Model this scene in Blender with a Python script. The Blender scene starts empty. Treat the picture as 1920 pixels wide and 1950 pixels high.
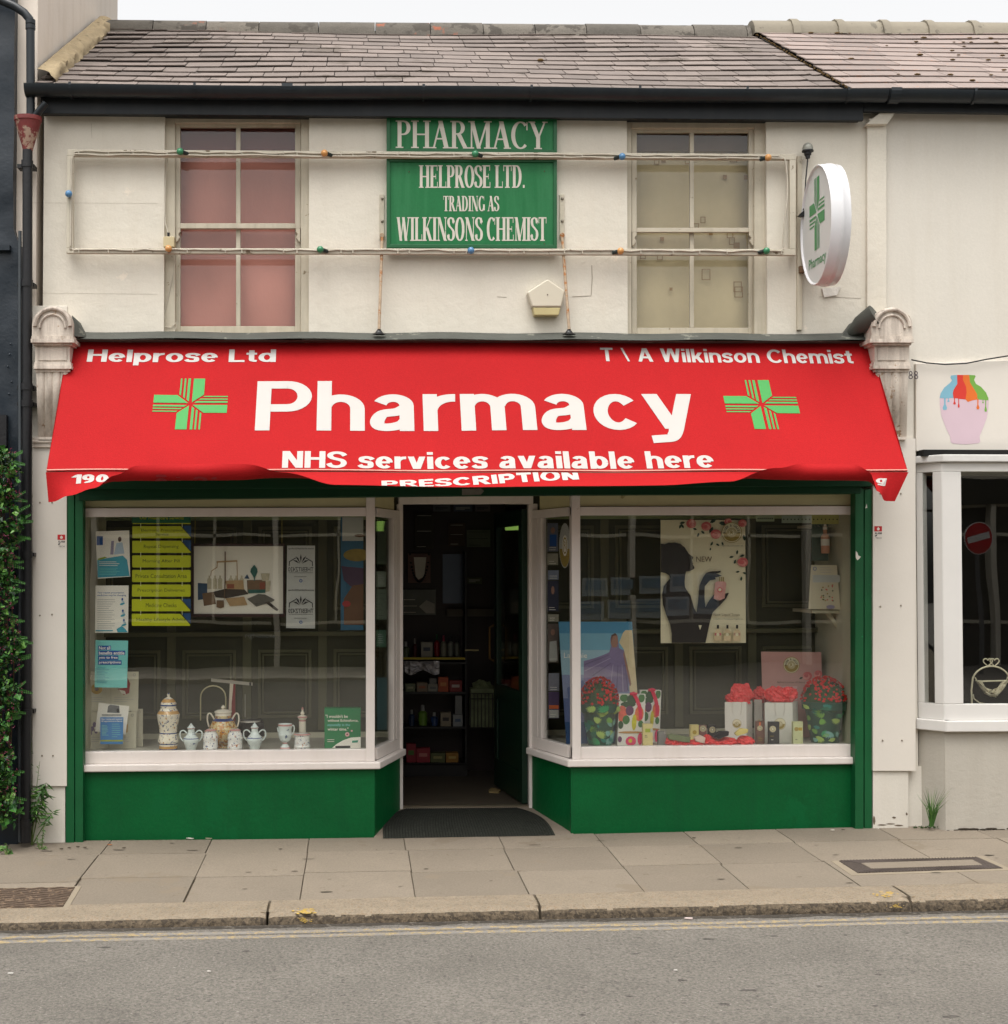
import bpy, math, random
from mathutils import Vector, noise as mnoise
random.seed(7)
SC = bpy.context.scene
COL = SC.collection
R = math.radians

# ------------------------------------------------------------------ camera, sky, sun, exposure
FPX = 2550.0                                   # focal length in pixels of the 1920 px wide photograph
CAM = Vector((0.0, -8.5, 1.7))
YAW, PIT = R(2.2), R(1.5)
FW = Vector((math.sin(YAW)*math.cos(PIT), math.cos(YAW)*math.cos(PIT), math.sin(PIT)))
RT = Vector((math.cos(YAW), -math.sin(YAW), 0))
UP = RT.cross(FW)
CX, CY = 778.0, 1013.2                          # principal point
cam_data = bpy.data.cameras.new('camera')
cam = bpy.data.objects.new('camera', cam_data)
COL.objects.link(cam)
from mathutils import Matrix
rot = Matrix((RT, UP, -FW)).transposed()
cam.matrix_world = Matrix.Translation(CAM) @ rot.to_4x4()
cam_data.sensor_fit = 'HORIZONTAL'
cam_data.sensor_width = 36
cam_data.lens = 36*FPX/1920
cam_data.shift_x = (960-CX)/1920
cam_data.shift_y = (CY-975)/1920
cam_data.clip_end = 2000
SC.camera = cam

world = bpy.data.worlds.new('World')
SC.world = world
world.use_nodes = True
wn = world.node_tree
bg = wn.nodes['Background']
sky = wn.nodes.new('ShaderNodeTexSky')
sky.sky_type = 'NISHITA'
sky.sun_disc = False
sky.sun_elevation = R(70)
sky.sun_rotation = R(200)
sky.air_density = 1.2
sky.dust_density = 6.0
sky.ozone_density = 1.0
hs = wn.nodes.new('ShaderNodeHueSaturation')
hs.inputs['Saturation'].default_value = 0.10
mx = wn.nodes.new('ShaderNodeMixRGB')
mx.blend_type = 'MULTIPLY'
mx.inputs[0].default_value = 1
mx.inputs[2].default_value = (1.0, 0.985, 0.965, 1)
wn.links.new(sky.outputs[0], hs.inputs['Color'])
wn.links.new(hs.outputs[0], mx.inputs[1])
wn.links.new(mx.outputs[0], bg.inputs['Color'])
bg.inputs['Strength'].default_value = 0.15

sun_data = bpy.data.lights.new('sun', 'SUN')
sun_data.energy = 0.5
sun_data.angle = R(40)
sun_data.color = (1, 0.97, 0.92)
sun = bpy.data.objects.new('sun', sun_data)
COL.objects.link(sun)
sd = Vector((-0.12, -0.33, 1.0)).normalized()    # direction towards the sun
sun.rotation_euler = sd.to_track_quat('Z', 'Y').to_euler()
sun.location = (0, -6, 12)

vs = SC.view_settings
vs.view_transform = 'Standard'
vs.look = 'None'
vs.gamma = 1
vs.use_curve_mapping = False
vs.exposure = 1.05
SC.cycles.use_denoising = True
SC.cycles.max_bounces = 8
SC.cycles.transparent_max_bounces = 12
SC.cycles.caustics_reflective = False
SC.cycles.caustics_refractive = False

# ------------------------------------------------------------------ geometry helpers
def ray(x, y):
    return FW + RT*((x-CX)/FPX) - UP*((y-CY)/FPX)
def P(x, y, Y):                                  # photograph pixel -> point on the vertical plane at depth Y
    d = ray(x, y)
    return CAM + d*((Y-CAM.y)/d.y)
def mpp(Y): return (Y-CAM.y)/FPX                 # metres per pixel at depth Y
def gz(X, Y):                                    # pavement height
    sag = 0.014*max(0.0, 1-((X-0.6)/2.35)**2)       # the slabs have sunk before the door
    if Y > 0: return 0.003+0.0095*X-sag
    k = -Y/1.72
    return 0.003+0.0095*X-sag*max(0.0, 1-k) + k*(-0.041+0.005*X)
def rz(X, Y): return -0.086+0.0105*X + 0.012*max(0, -1.74-Y)
def tl(X): return 0.0046*(X-0.6)                 # the old front runs slightly out of level
def zx(x, y, Y):                                 # levelled height of a pixel
    p = P(x, y, Y); return p.z - tl(p.x)

def lin(c):
    r = []
    for v in c[:3]:
        v = v/255.0
        r.append(v/12.92 if v <= 0.04045 else ((v+0.055)/1.055)**2.4)
    return tuple(r)

MATS = {}
ALB = 0.80                                       # everything outdoors is old, dull paint and stone
def mat(name, col, rough=0.6, var=0.08, sc=6.0, bump=0.0, bsc=80.0, metal=0.0, wear=None, wear2=None, island=0.0,
        streak=None, coat=0.0, spec=0.4, fine=0.0, emit=None, stretch=None, fsc=95.0):
    if name in MATS: return MATS[name]
    m = bpy.data.materials.new(name); m.use_nodes = True
    nt = m.node_tree; N = nt.nodes; L = nt.links
    b = N['Principled BSDF']
    b.inputs['Roughness'].default_value = rough
    b.inputs['Metallic'].default_value = metal
    b.inputs['Specular IOR Level'].default_value = spec
    b.inputs['Coat Weight'].default_value = coat
    tc = N.new('ShaderNodeNewGeometry')
    src = tc.outputs['Position']
    if stretch:
        mp = N.new('ShaderNodeMapping'); mp.inputs['Scale'].default_value = stretch
        L.new(src, mp.inputs[0]); src = mp.outputs[0]
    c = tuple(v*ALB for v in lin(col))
    def nz(scale, det=4.0, rgh=0.6, v=None):
        n = N.new('ShaderNodeTexNoise'); n.inputs['Scale'].default_value = scale
        n.inputs['Detail'].default_value = det; n.inputs['Roughness'].default_value = rgh
        L.new(v if v else src, n.inputs['Vector']); return n.outputs['Fac']
    def ramp(f, a, d, ca=(0, 0, 0, 1), cb=(1, 1, 1, 1)):
        r = N.new('ShaderNodeValToRGB'); r.color_ramp.elements[0].position = a; r.color_ramp.elements[1].position = d
        r.color_ramp.elements[0].color = ca; r.color_ramp.elements[1].color = cb
        L.new(f, r.inputs[0]); return r.outputs[0]
    def mixc(f, a, d, mode='MIX'):
        x = N.new('ShaderNodeMixRGB'); x.blend_type = mode
        if hasattr(f, 'node'): L.new(f, x.inputs[0])
        else: x.inputs[0].default_value = f
        for i, q in ((1, a), (2, d)):
            if hasattr(q, 'node'): L.new(q, x.inputs[i])
            else: x.inputs[i].default_value = (*q, 1) if len(q) == 3 else q
        return x.outputs[0]
    lo = tuple(v*(1-var) for v in c); hi = tuple(min(1, v*(1+var)) for v in c)
    out = ramp(nz(sc), 0.3, 0.7, (*lo, 1), (*hi, 1))
    if fine:
        out = mixc(1.0, out, ramp(nz(fsc, 3.0, 0.75), 0.32, 0.68, (1-fine,)*3+(1,), (1+fine,)*3+(1,)), 'MULTIPLY')
    if island:
        rnd = tc.outputs['Random Per Island']
        out = mixc(1.0, out, ramp(rnd, 0.0, 1.0, (1-island,)*3+(1,), (1+island*0.6,)*3+(1,)), 'MULTIPLY')
    if streak:                                    # rain-washed dirt: (colour, amount)
        mp = N.new('ShaderNodeMapping'); mp.inputs['Scale'].default_value = (9, 9, 0.7)
        L.new(tc.outputs['Position'], mp.inputs[0])
        f = ramp(nz(1.0, 5.0, 0.65, mp.outputs[0]), 0.48, 0.80, (0, 0, 0, 1), (streak[1],)*3+(1,))
        out = mixc(f, out, lin(streak[0]))
    for w in (wear, wear2):
        if w:                                     # (colour, threshold, scale)
            f = ramp(nz(w[2], 6.0, 0.65), w[1], w[1]+0.035)
            out = mixc(f, out, lin(w[0]))
    L.new(out, b.inputs['Base Color'])
    if bump:
        bp = N.new('ShaderNodeBump'); bp.inputs['Strength'].default_value = min(1, bump)
        bp.inputs['Distance'].default_value = 0.006*max(1, bump)
        L.new(nz(bsc, 5.0, 0.6), bp.inputs['Height']); L.new(bp.outputs[0], b.inputs['Normal'])
    if emit:
        b.inputs['Emission Color'].default_value = (*lin(col), 1); b.inputs['Emission Strength'].default_value = emit
    MATS[name] = m
    return m

def glass_mat(name, tint=(1, 1, 1), ior=1.5):
    m = bpy.data.materials.new(name); m.use_nodes = True
    nt = m.node_tree; N = nt.nodes; L = nt.links
    N.remove(N['Principled BSDF'])
    t = N.new('ShaderNodeBsdfTransparent'); t.inputs[0].default_value = (*tint, 1)
    g = N.new('ShaderNodeBsdfGlossy'); g.inputs['Roughness'].default_value = 0.0
    tc = N.new('ShaderNodeNewGeometry')           # old panes are not quite flat
    nz = N.new('ShaderNodeTexNoise'); nz.inputs['Scale'].default_value = 1.7; nz.inputs['Detail'].default_value = 1
    bp = N.new('ShaderNodeBump'); bp.inputs['Strength'].default_value = 0.05; bp.inputs['Distance'].default_value = 0.02
    L.new(tc.outputs['Position'], nz.inputs['Vector']); L.new(nz.outputs['Fac'], bp.inputs['Height'])
    L.new(bp.outputs[0], g.inputs['Normal'])
    f = N.new('ShaderNodeFresnel')
    io = N.new('ShaderNodeMix'); io.inputs[2].default_value = ior; io.inputs[3].default_value = 1/ior
    L.new(tc.outputs['Backfacing'], io.inputs[0]); L.new(io.outputs[0], f.inputs[0])
    s = N.new('ShaderNodeMixShader')
    L.new(f.outputs[0], s.inputs[0]); L.new(t.outputs[0], s.inputs[1]); L.new(g.outputs[0], s.inputs[2])
    L.new(s.outputs[0], N['Material Output'].inputs['Surface'])
    MATS[name] = m
    return m

class MB:
    def __init__(s): s.v = []; s.f = []; s.m = []; s.ml = []
    def mi(s, m):
        if m not in s.ml: s.ml.append(m)
        return s.ml.index(m)
    def add(s, vs, fs, m):
        o = len(s.v); k = s.mi(m)
        s.v += [Vector(q) for q in vs]
        for f in fs: s.f.append([i+o for i in f]); s.m.append(k)
    def poly(s, pts, m): s.add(pts, [list(range(len(pts)))], m)
    def prism(s, pts, d, m):                      # extrude polygon by vector d
        n = len(pts); d = Vector(d); a = [Vector(q) for q in pts]
        s.add(a+[q+d for q in a], [list(range(n)), list(range(2*n-1, n-1, -1))]+[[(i+1) % n, i, i+n, (i+1) % n+n] for i in range(n)], m)
    def box(s, x0, x1, y0, y1, z0, z1, m):
        s.prism([(x0, y0, z0), (x1, y0, z0), (x1, y0, z1), (x0, y0, z1)], (0, y1-y0, 0), m)
    def tbox(s, x0, x1, y0, y1, z0, z1, m):       # box that follows the tilt of the front
        s.prism([(x0, y0, z0+tl(x0)), (x1, y0, z0+tl(x1)), (x1, y0, z1+tl(x1)), (x0, y0, z1+tl(x0))], (0, y1-y0, 0), m)
    def rb(s, x0, y0, x1, y1, Ya, Yb, m):         # box whose front at depth Ya covers a rectangle of the photograph
        s.prism([P(x0, y1, Ya), P(x1, y1, Ya), P(x1, y0, Ya), P(x0, y0, Ya)], (0, Yb-Ya, 0), m)
    def pp(s, pts, Ya, Yb, m):                    # prism from a pixel polygon
        q = [P(x, y, Ya) for x, y in pts]
        s.prism(q, (0, Yb-Ya, 0), m)
    def flat(s, pts, Y, m): s.poly([P(x, y, Y) for x, y in pts], m)
    def obox(s, c, ux, uy, uz, m):                # oriented box: centre and three half vectors
        c = Vector(c); ux = Vector(ux); uy = Vector(uy); uz = Vector(uz)
        vs = [c+ux*a+uy*b+uz*d for d in (-1, 1) for b in (-1, 1) for a in (-1, 1)]
        s.add(vs, [[0, 2, 3, 1], [4, 5, 7, 6], [0, 1, 5, 4], [2, 6, 7, 3], [0, 4, 6, 2], [1, 3, 7, 5]], m)
    def tube(s, pts, r, m, n=8, cap=True):
        pts = [Vector(p) for p in pts]; rs = r if isinstance(r, (list, tuple)) else [r]*len(pts)
        rings = []; prev = None
        for i, p in enumerate(pts):
            t = (pts[min(i+1, len(pts)-1)]-pts[max(i-1, 0)]).normalized()
            a = prev if prev else (Vector((0, 0, 1)) if abs(t.z) < 0.9 else Vector((1, 0, 0)))
            a = (a - t*a.dot(t)).normalized(); prev = a; b = t.cross(a)
            rings.append([p+(a*math.cos(2*math.pi*k/n)+b*math.sin(2*math.pi*k/n))*rs[i] for k in range(n)])
        vs = [q for g in rings for q in g]; fs = []
        for i in range(len(pts)-1):
            for k in range(n):
                fs.append([i*n+k, i*n+(k+1) % n, (i+1)*n+(k+1) % n, (i+1)*n+k])
        if cap: fs.append(list(range(n-1, -1, -1))); fs.append([(len(pts)-1)*n+k for k in range(n)])
        s.add(vs, fs, m)
    def lathe(s, c, prof, m, n=24, ax=1.0, ay=1.0):     # prof: [(r, z[, material])]
        c = Vector(c)
        for i in range(len(prof)-1):
            (r0, z0), (r1, z1) = prof[i][:2], prof[i+1][:2]
            mm = prof[i][2] if len(prof[i]) > 2 else m
            a = [c+Vector((r0*ax*math.cos(2*math.pi*k/n), r0*ay*math.sin(2*math.pi*k/n), z0)) for k in range(n)]
            b = [c+Vector((r1*ax*math.cos(2*math.pi*k/n), r1*ay*math.sin(2*math.pi*k/n), z1)) for k in range(n)]
            if r0 < 1e-6 and r1 < 1e-6: continue
            s.add(a+b, [[k, (k+1) % n, n+(k+1) % n, n+k] for k in range(n)], mm)
    def ball(s, c, r, m, n=10, sc=(1, 1, 1)):
        c = Vector(c); vs = []; fs = []; h = n//2+1
        for i in range(h+1):
            a = math.pi*i/h
            for k in range(n):
                t = 2*math.pi*k/n
                vs.append(c+Vector((r*sc[0]*math.sin(a)*math.cos(t), r*sc[1]*math.sin(a)*math.sin(t), r*sc[2]*math.cos(a))))
        for i in range(h):
            for k in range(n): fs.append([i*n+k, (i+1)*n+k, (i+1)*n+(k+1) % n, i*n+(k+1) % n])
        s.add(vs, fs, m)
    def grid(s, fn, nu, nv, m):
        vs = [fn(i/nu, j/nv) for j in range(nv+1) for i in range(nu+1)]
        w = nu+1
        s.add(vs, [[j*w+i, j*w+i+1, (j+1)*w+i+1, (j+1)*w+i] for j in range(nv) for i in range(nu)], m)
    def wallholes(s, x0, x1, z0, z1, holes, y, m, deep=0.0):   # front face at y with rectangular holes and reveals
        xs = sorted({x0, x1, *[h[0] for h in holes], *[h[1] for h in holes]})
        zs = sorted({z0, z1, *[h[2] for h in holes], *[h[3] for h in holes]})
        for i in range(len(xs)-1):
            for j in range(len(zs)-1):
                a, b, c, d = xs[i], xs[i+1], zs[j], zs[j+1]
                if any(h[0] <= (a+b)/2 <= h[1] and h[2] <= (c+d)/2 <= h[3] for h in holes): continue
                s.poly([(a, y, c), (b, y, c), (b, y, d), (a, y, d)], m)
        for (a, b, c, d) in holes:
            e = y+deep
            s.poly([(a, y, c), (a, y, d), (a, e, d), (a, e, c)], m); s.poly([(b, y, d), (b, y, c), (b, e, c), (b, e, d)], m)
            s.poly([(a, y, d), (b, y, d), (b, e, d), (a, e, d)], m); s.poly([(b, y, c), (a, y, c), (a, e, c), (b, e, c)], m)
    def build(s, name, parent=None, bev=0.0, smooth=None, base=None, merge=False):
        me = bpy.data.meshes.new(name)
        if parent is not None: org = WL[parent.name]
        else: org = Vector(base) if base is not None else s.foot()
        me.from_pydata([tuple(q-org) for q in s.v], [], s.f)
        for m in s.ml: me.materials.append(m)
        me.polygons.foreach_set('material_index', s.m)
        import bmesh
        bm = bmesh.new(); bm.from_mesh(me)
        if merge: bmesh.ops.remove_doubles(bm, verts=bm.verts, dist=0.0004)
        bmesh.ops.recalc_face_normals(bm, faces=bm.faces)
        bm.to_mesh(me); bm.free()
        if smooth is not None:
            me.polygons.foreach_set('use_smooth', [True]*len(me.polygons)); me.set_sharp_from_angle(angle=R(smooth))
        me.update()
        o = bpy.data.objects.new(name, me); COL.objects.link(o)
        if parent is not None: o.parent = parent; WL[o.name] = org
        else: o.location = org; WL[o.name] = org
        if bev:
            b = o.modifiers.new('edge_wear', 'BEVEL'); b.width = bev; b.segments = 2; b.limit_method = 'ANGLE'; b.angle_limit = R(50)
        return o
    def foot(s):
        xs = [q.x for q in s.v]; ys = [q.y for q in s.v]; zs = [q.z for q in s.v]
        return Vector(((min(xs)+max(xs))/2, (min(ys)+max(ys))/2, min(zs)))
WL = {}
def tag(o, label=None, cat=None, group=None, kind=None):
    if label: o['label'] = label
    if cat: o['category'] = cat
    if group: o['group'] = group
    if kind: o['kind'] = kind
    return o
def thing(name, label, cat, loc, group=None):
    o = bpy.data.objects.new(name, None); COL.objects.link(o)
    o.empty_display_size = 0.1; o.location = loc; WL[o.name] = Vector(loc)
    return tag(o, label, cat, group)
def struct(mb, name, label, cat, **k):
    o = mb.build(name, base=(0, 0, 0), **k); return tag(o, label, cat, kind='structure')

# ------------------------------------------------------------------ lettering
def arc(cx, cy, rx, ry, a0, a1, n=14):
    return [(cx+rx*math.cos(R(a0+(a1-a0)*i/n)), cy+ry*math.sin(R(a0+(a1-a0)*i/n))) for i in range(n+1)]
def cr(p, n=5):                                   # Catmull-Rom through points
    q = [p[0]]+list(p)+[p[-1]]; out = []
    for i in range(1, len(q)-2):
        for k in range(n):
            t = k/n; r = []
            for d in (0, 1):
                a, b, c, e = q[i-1][d], q[i][d], q[i+1][d], q[i+2][d]
                r.append(0.5*(2*b+(c-a)*t+(2*a-5*b+4*c-e)*t*t+(3*b-a-3*c+e)*t**3))
            out.append(tuple(r))
    return out+[p[-1]]
def ribbon(pts, w, t):                            # stroke: vertical runs get width w, horizontal runs thickness t
    n = len(pts); L = []; Rr = []
    for i in range(n):
        a = pts[max(0, i-1)]; b = pts[min(n-1, i+1)]
        dx, dy = b[0]-a[0], b[1]-a[1]; l = math.hypot(dx, dy) or 1; dx /= l; dy /= l
        h = (w*dy*dy+t*dx*dx)/2
        L.append((pts[i][0]-dy*h, pts[i][1]+dx*h)); Rr.append((pts[i][0]+dy*h, pts[i][1]-dx*h))
    return [[L[i], L[i+1], Rr[i+1], Rr[i]] for i in range(n-1)]
def dg(x0, y0, x1, y1, hw):                        # diagonal with level ends, horizontal width hw
    h = hw/2
    return [[(x0-h, y0), (x0+h, y0), (x1+h, y1), (x1-h, y1)]]
def rect(x0, y0, x1, y1): return [[(x0, y0), (x1, y0), (x1, y1), (x0, y1)]]
def sans(ch, w, t):
    a, b, x = w/2, t/2, 0.73
    rb_ = lambda p: ribbon(p, w, t)
    bowl = lambda cx, rx: rb_(arc(cx, x/2, rx-a, x/2-b, 0, 360, 28))
    G = {
     'P': (0.72, [rect(0, 0, w, 1), rb_([(w, 1-b), (0.40, 1-b)]+arc(0.40, 0.69, 0.32-a, 0.31-b, 90, -90)+[(w, 0.38+b)])]),
     'R': (0.76, [rect(0, 0, w, 1), rb_([(w, 1-b), (0.42, 1-b)]+arc(0.42, 0.71, 0.32-a, 0.29-b, 90, -90)+[(w, 0.42+b)]), dg(0.66, 0, 0.40, 0.45, w*1.15)]),
     'h': (0.62, [rect(0, 0, w, 1), rb_(arc(0.31, 0.44, 0.31-a, x-b-0.44, 165, 0)+[(0.62-a, 0)])]),
     'n': (0.62, [rect(0, 0, w, x), rb_(arc(0.31, 0.44, 0.31-a, x-b-0.44, 165, 0)+[(0.62-a, 0)])]),
     'm': (0.98, [rect(0, 0, w, x), rb_(arc(0.29, 0.46, 0.29-a, x-b-0.46, 165, 0)+[(0.58-a, 0)]), rb_(arc(0.69, 0.46, 0.29-a, x-b-0.46, 165, 0)+[(0.98-a, 0)])]),
     'r': (0.42, [rect(0, 0, w, x), rb_(arc(0.40, 0.38, 0.40-a, x-b-0.38, 170, 85))]),
     'a': (0.62, [rb_(arc(0.30, 0.50, 0.27-a, x-b-0.50, 160, 0)+[(0.57-a, 0)]), rb_(cr([(0.52-a, 0.43), (0.34, 0.40-b*.3), (0.17, 0.34), (a, 0.21), (0.12, 0.05+b*.6), (0.25, b), (0.40, 0.05+b), (0.57-a, 0.22)]))]),
     'c': (0.60, [rb_(arc(0.31, x/2, 0.31-a, x/2-b, 38, 322, 22))]),
     'e': (0.62, [rect(w*.6, 0.37-b*.8, 0.62-a, 0.37+b*.8), rb_(arc(0.31, x/2, 0.31-a, x/2-b, 0, 318, 24))]),
     'o': (0.66, [rb_(arc(0.33, x/2, 0.33-a, x/2-b, 0, 360, 26))]),
     'p': (0.66, [rect(0, -0.27, w, x), bowl(0.34, 0.32)]),
     'b': (0.66, [rect(0, 0, w, 1), bowl(0.34, 0.32)]),
     'd': (0.66, [rect(0.66-w, 0, 0.66, 1), bowl(0.32, 0.32)]),
     'g': (0.66, [rb_([(0.66-a, x), (0.66-a, -0.08)]+cr([(0.64-a, -0.14), (0.50, -0.25+b), (0.32, -0.28+b), (0.10, -0.19)])), bowl(0.32, 0.32)]),
     'i': (w, [rect(0, 0, w, x), rect(0, 0.84, w, 1)]),
     'l': (w, [rect(0, 0, w, 1)]),
     'k': (0.62, [rect(0, 0, w, 1), dg(0.18, 0.26, 0.48, x, w*1.2), dg(0.50, 0, 0.30, 0.42, w*1.2)]),
     's': (0.56, [rb_(cr([(0.51, 0.52), (0.44, 0.61), (0.29, x-b), (0.15, 0.61), (a+.01, 0.525), (0.16, 0.43), (0.29, 0.385), (0.42, 0.33), (0.55-a, 0.215), (0.42, 0.11), (0.28, b), (0.13, 0.105), (0.05, 0.205)]))]),
     't': (0.40, [rb_([(0.20, 0.93), (0.20, 0.24)]+cr([(0.20, 0.24), (0.23, 0.12), (0.40, b)])), rect(0, x-t, 0.40, x)]),
     'v': (0.64, [dg(0.30, 0, a*1.05, x, w*1.05), dg(0.34, 0, 0.64-a*1.05, x, w*1.05)]),
     'y': (0.66, [dg(0.34, 0.02, a*1.05, x, w*1.1), dg(0.375, -0.02, 0.66-a*1.05, x, w*1.05), rb_(cr([(0.39, 0.03), (0.355, -0.08), (0.30, -0.16), (0.20, -0.25+b), (0.05, -0.265+b)], 7))]),
     'H': (0.74, [rect(0, 0, w, 1), rect(0.74-w, 0, 0.74, 1), rect(w, 0.56-b, 0.74-w, 0.56+b)]),
     'N': (0.74, [rect(0, 0, w, 1), rect(0.74-w, 0, 0.74, 1), dg(0.74-a*1.2, 0, a*1.2, 1, w*1.2)]),
     'L': (0.60, [rect(0, 0, w, 1), rect(w, 0, 0.60, t)]),
     'T': (0.66, [rect(0.33-a, 0, 0.33+a, 1-t), rect(0, 1-t, 0.66, 1)]),
     'E': (0.64, [rect(0, 0, w, 1), rect(w, 0, 0.64, t), rect(w, 0.52-b, 0.60, 0.52+b), rect(w, 1-t, 0.64, 1)]),
     'I': (w, [rect(0, 0, w, 1)]),
     'A': (0.80, [dg(a*1.05, 0, 0.38, 1, w*1.05), dg(0.80-a*1.05, 0, 0.42, 1, w*1.05), rect(0.22, 0.24, 0.58, 0.24+t)]),
     'W': (1.06, [dg(0.28, 0, a*1.05, 1, w*1.05), dg(0.28, 0, 0.50, 1, w), dg(0.78, 0, 0.56, 1, w), dg(0.78, 0, 1.06-a*1.05, 1, w*1.05)]),
     'C': (0.80, [rb_(arc(0.43, 0.5, 0.43-a, 0.5-b, 40, 320, 26))]),
     'O': (0.88, [rb_(arc(0.44, 0.5, 0.44-a, 0.5-b, 0, 360, 30))]),
     'S': (0.70, [rb_(cr([(0.64, 0.74), (0.54, 0.87), (0.34, 1-b), (0.16, 0.86), (0.11, 0.73), (0.20, 0.60), (0.38, 0.53), (0.55, 0.44), (0.60, 0.28), (0.52, 0.14), (0.34, b), (0.15, 0.13), (0.06, 0.28)]))]),
     'D': (0.76, [rect(0, 0, w, 1), rb_([(w, 1-b), (0.34, 1-b)]+arc(0.34, 0.5, 0.42-a, 0.5-b, 90, -90)+[(w, b)])]),
     '\\': (0.42, [dg(0.40-a*.5, 0, a*.5, 1, w*.62)]),
     '1': (0.42, [rect(0.24, 0, 0.24+w, 1), dg(0.08, 0.70, 0.30, 0.96, w)]),
     '9': (0.60, [rb_(arc(0.30, 0.68, 0.30-a, 0.32-b, 0, 360, 22)), rb_(arc(0.28, 0.45, 0.32-a, 0.45-b, 20, -120, 12))]),
     '0': (0.60, [rb_(arc(0.30, 0.5, 0.30-a, 0.5-b, 0, 360, 24))]),
     '8': (0.58, [rb_(arc(0.29, 0.735, 0.25-a, 0.265-b, 0, 360, 22)), rb_(arc(0.29, 0.265, 0.29-a, 0.265+b*0-b+0.0, 0, 360, 22))]),
     '.': (w, [rect(0, 0, w, t)]),
     ' ': (0.30, [])}
    return G[ch]
def serif(ch, w, t):
    a, b = w/2, t/2
    def sf(x, y, l=0.11): return rect(x-l, y, x+l, y+0.045) if y < 0.5 else rect(x-l, 0.955, x+l, 1)
    rb_ = lambda p: ribbon(p, w, t)
    st = lambda x: [rect(x-a, 0, x+a, 1), sf(x, 0, a+.07), sf(x, 1, a+.07)]
    th = lambda x: [rect(x-b, 0, x+b, 1), sf(x, 0, .1), sf(x, 1, .1)]
    G = {
     'P': (0.60, st(0.16)+[rb_([(0.16, 1-b), (0.30, 1-b)]+arc(0.30, 0.735, 0.28-a, 0.265-b, 90, -90)+[(0.16, 0.47+b)])]),
     'R': (0.70, st(0.16)+[rb_([(0.16, 1-b), (0.30, 1-b)]+arc(0.30, 0.75, 0.27-a, 0.25-b, 90, -90)+[(0.16, 0.50+b)]), dg(0.60, 0, 0.34, 0.52, w*1.1), rect(0.50, 0, 0.72, .045)]),
     'H': (0.78, st(0.16)+st(0.62)+[rect(0.16+a, 0.5-b, 0.62-a, 0.5+b)]),
     'A': (0.74, [dg(0.11, 0, 0.37, 1, t*1.2), dg(0.60, 0, 0.36, 1, w*1.12), rect(0.2, 0.32, 0.5, 0.32+t), sf(0.11, 0, .10), sf(0.60, 0, .14)]),
     'M': (0.92, th(0.14)+[sf(0.14, 1, .12)]+st(0.76)+[dg(0.42, 0, 0.16, 1, w), dg(0.42, 0, 0.74, 1, t*1.3)]),
     'C': (0.70, [rb_(arc(0.38, 0.5, 0.36-a, 0.5-b, 48, 312, 26)), rect(0.60, 0.68, 0.64, 0.98)]),
     'Y': (0.72, [dg(0.36, 0.42, 0.12, 1, w*1.05), dg(0.38, 0.42, 0.62, 1, t*1.3), rect(0.36-a, 0, 0.36+a, 0.46), sf(0.36, 0, a+.07), sf(0.12, 1, .13), sf(0.62, 1, .10)]),
     'E': (0.62, st(0.16)+[rect(0.16, 0, 0.56, t), rect(0.16, 1-t, 0.54, 1), rect(0.16, 0.5-b, 0.44, 0.5+b), rect(0.53, 0, 0.57, .26), rect(0.51, .76, 0.55, 1), rect(0.42, .38, 0.45, .62)]),
     'L': (0.60, st(0.16)+[rect(0.16, 0, 0.56, t), rect(0.53, 0, 0.57, .28)]),
     'O': (0.74, [rb_(arc(0.37, 0.5, 0.35-a, 0.5-b, 0, 360, 30))]),
     'S': (0.58, [rb_(cr([(0.48, 0.76), (0.42, 0.90), (0.28, 1-b), (0.13, 0.90), (0.10, 0.76), (0.18, 0.62), (0.32, 0.52), (0.45, 0.40), (0.48, 0.24), (0.42, 0.10), (0.28, b), (0.12, 0.10), (0.07, 0.26)])), rect(0.47, 0.70, 0.50, 0.98), rect(0.05, 0.02, 0.08, 0.30)]),
     'T': (0.66, [rect(0.32-a, 0, 0.32+a, 1), sf(0.32, 0, a+.08), rect(0.04, 1-t, 0.60, 1), rect(0.03, .74, 0.07, 1), rect(0.57, .74, 0.61, 1)]),
     'D': (0.74, st(0.16)+[rb_([(0.16, 1-b), (0.30, 1-b)]+arc(0.30, 0.5, 0.38-a, 0.5-b, 90, -90)+[(0.16, b)])]),
     'N': (0.80, th(0.14)+th(0.66)+[dg(0.64, 0, 0.16, 1, w*1.1)]),
     'I': (0.34, st(0.17)),
     'G': (0.74, [rb_(arc(0.38, 0.5, 0.36-a, 0.5-b, 48, 318, 26)), rect(0.60, 0.70, 0.64, 0.98), rect(0.62-a, 0.06, 0.62+a, 0.44), rect(0.50, 0.40, 0.72, 0.445)]),
     'W': (1.0, [dg(0.30, 0, 0.10, 1, w), dg(0.30, 0, 0.48, 1, t*1.3), dg(0.68, 0, 0.48, 1, w), dg(0.68, 0, 0.88, 1, t*1.3), sf(0.10, 1, .12), sf(0.88, 1, .10), sf(0.48, 1, .10)]),
     'K': (0.76, st(0.16)+[dg(0.24, 0.42, 0.60, 1, t*1.4), dg(0.62, 0, 0.34, 0.56, w*1.1), sf(0.60, 1, .11), sf(0.62, 0, .12)]),
     '.': (0.2, [rect(0.05, 0, 0.17, 0.13)]), ' ': (0.30, [])}
    return G[ch]
def layout(s, font, w, t, gap=0.10):
    out = []; x = 0.0
    for c in s:
        adv, strokes = font(c, w, t)
        for k, st in enumerate(strokes):
            for q in st: out.append(([(x+px, py) for px, py in q], k))
        x += adv+gap
    return out, x-gap
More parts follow.
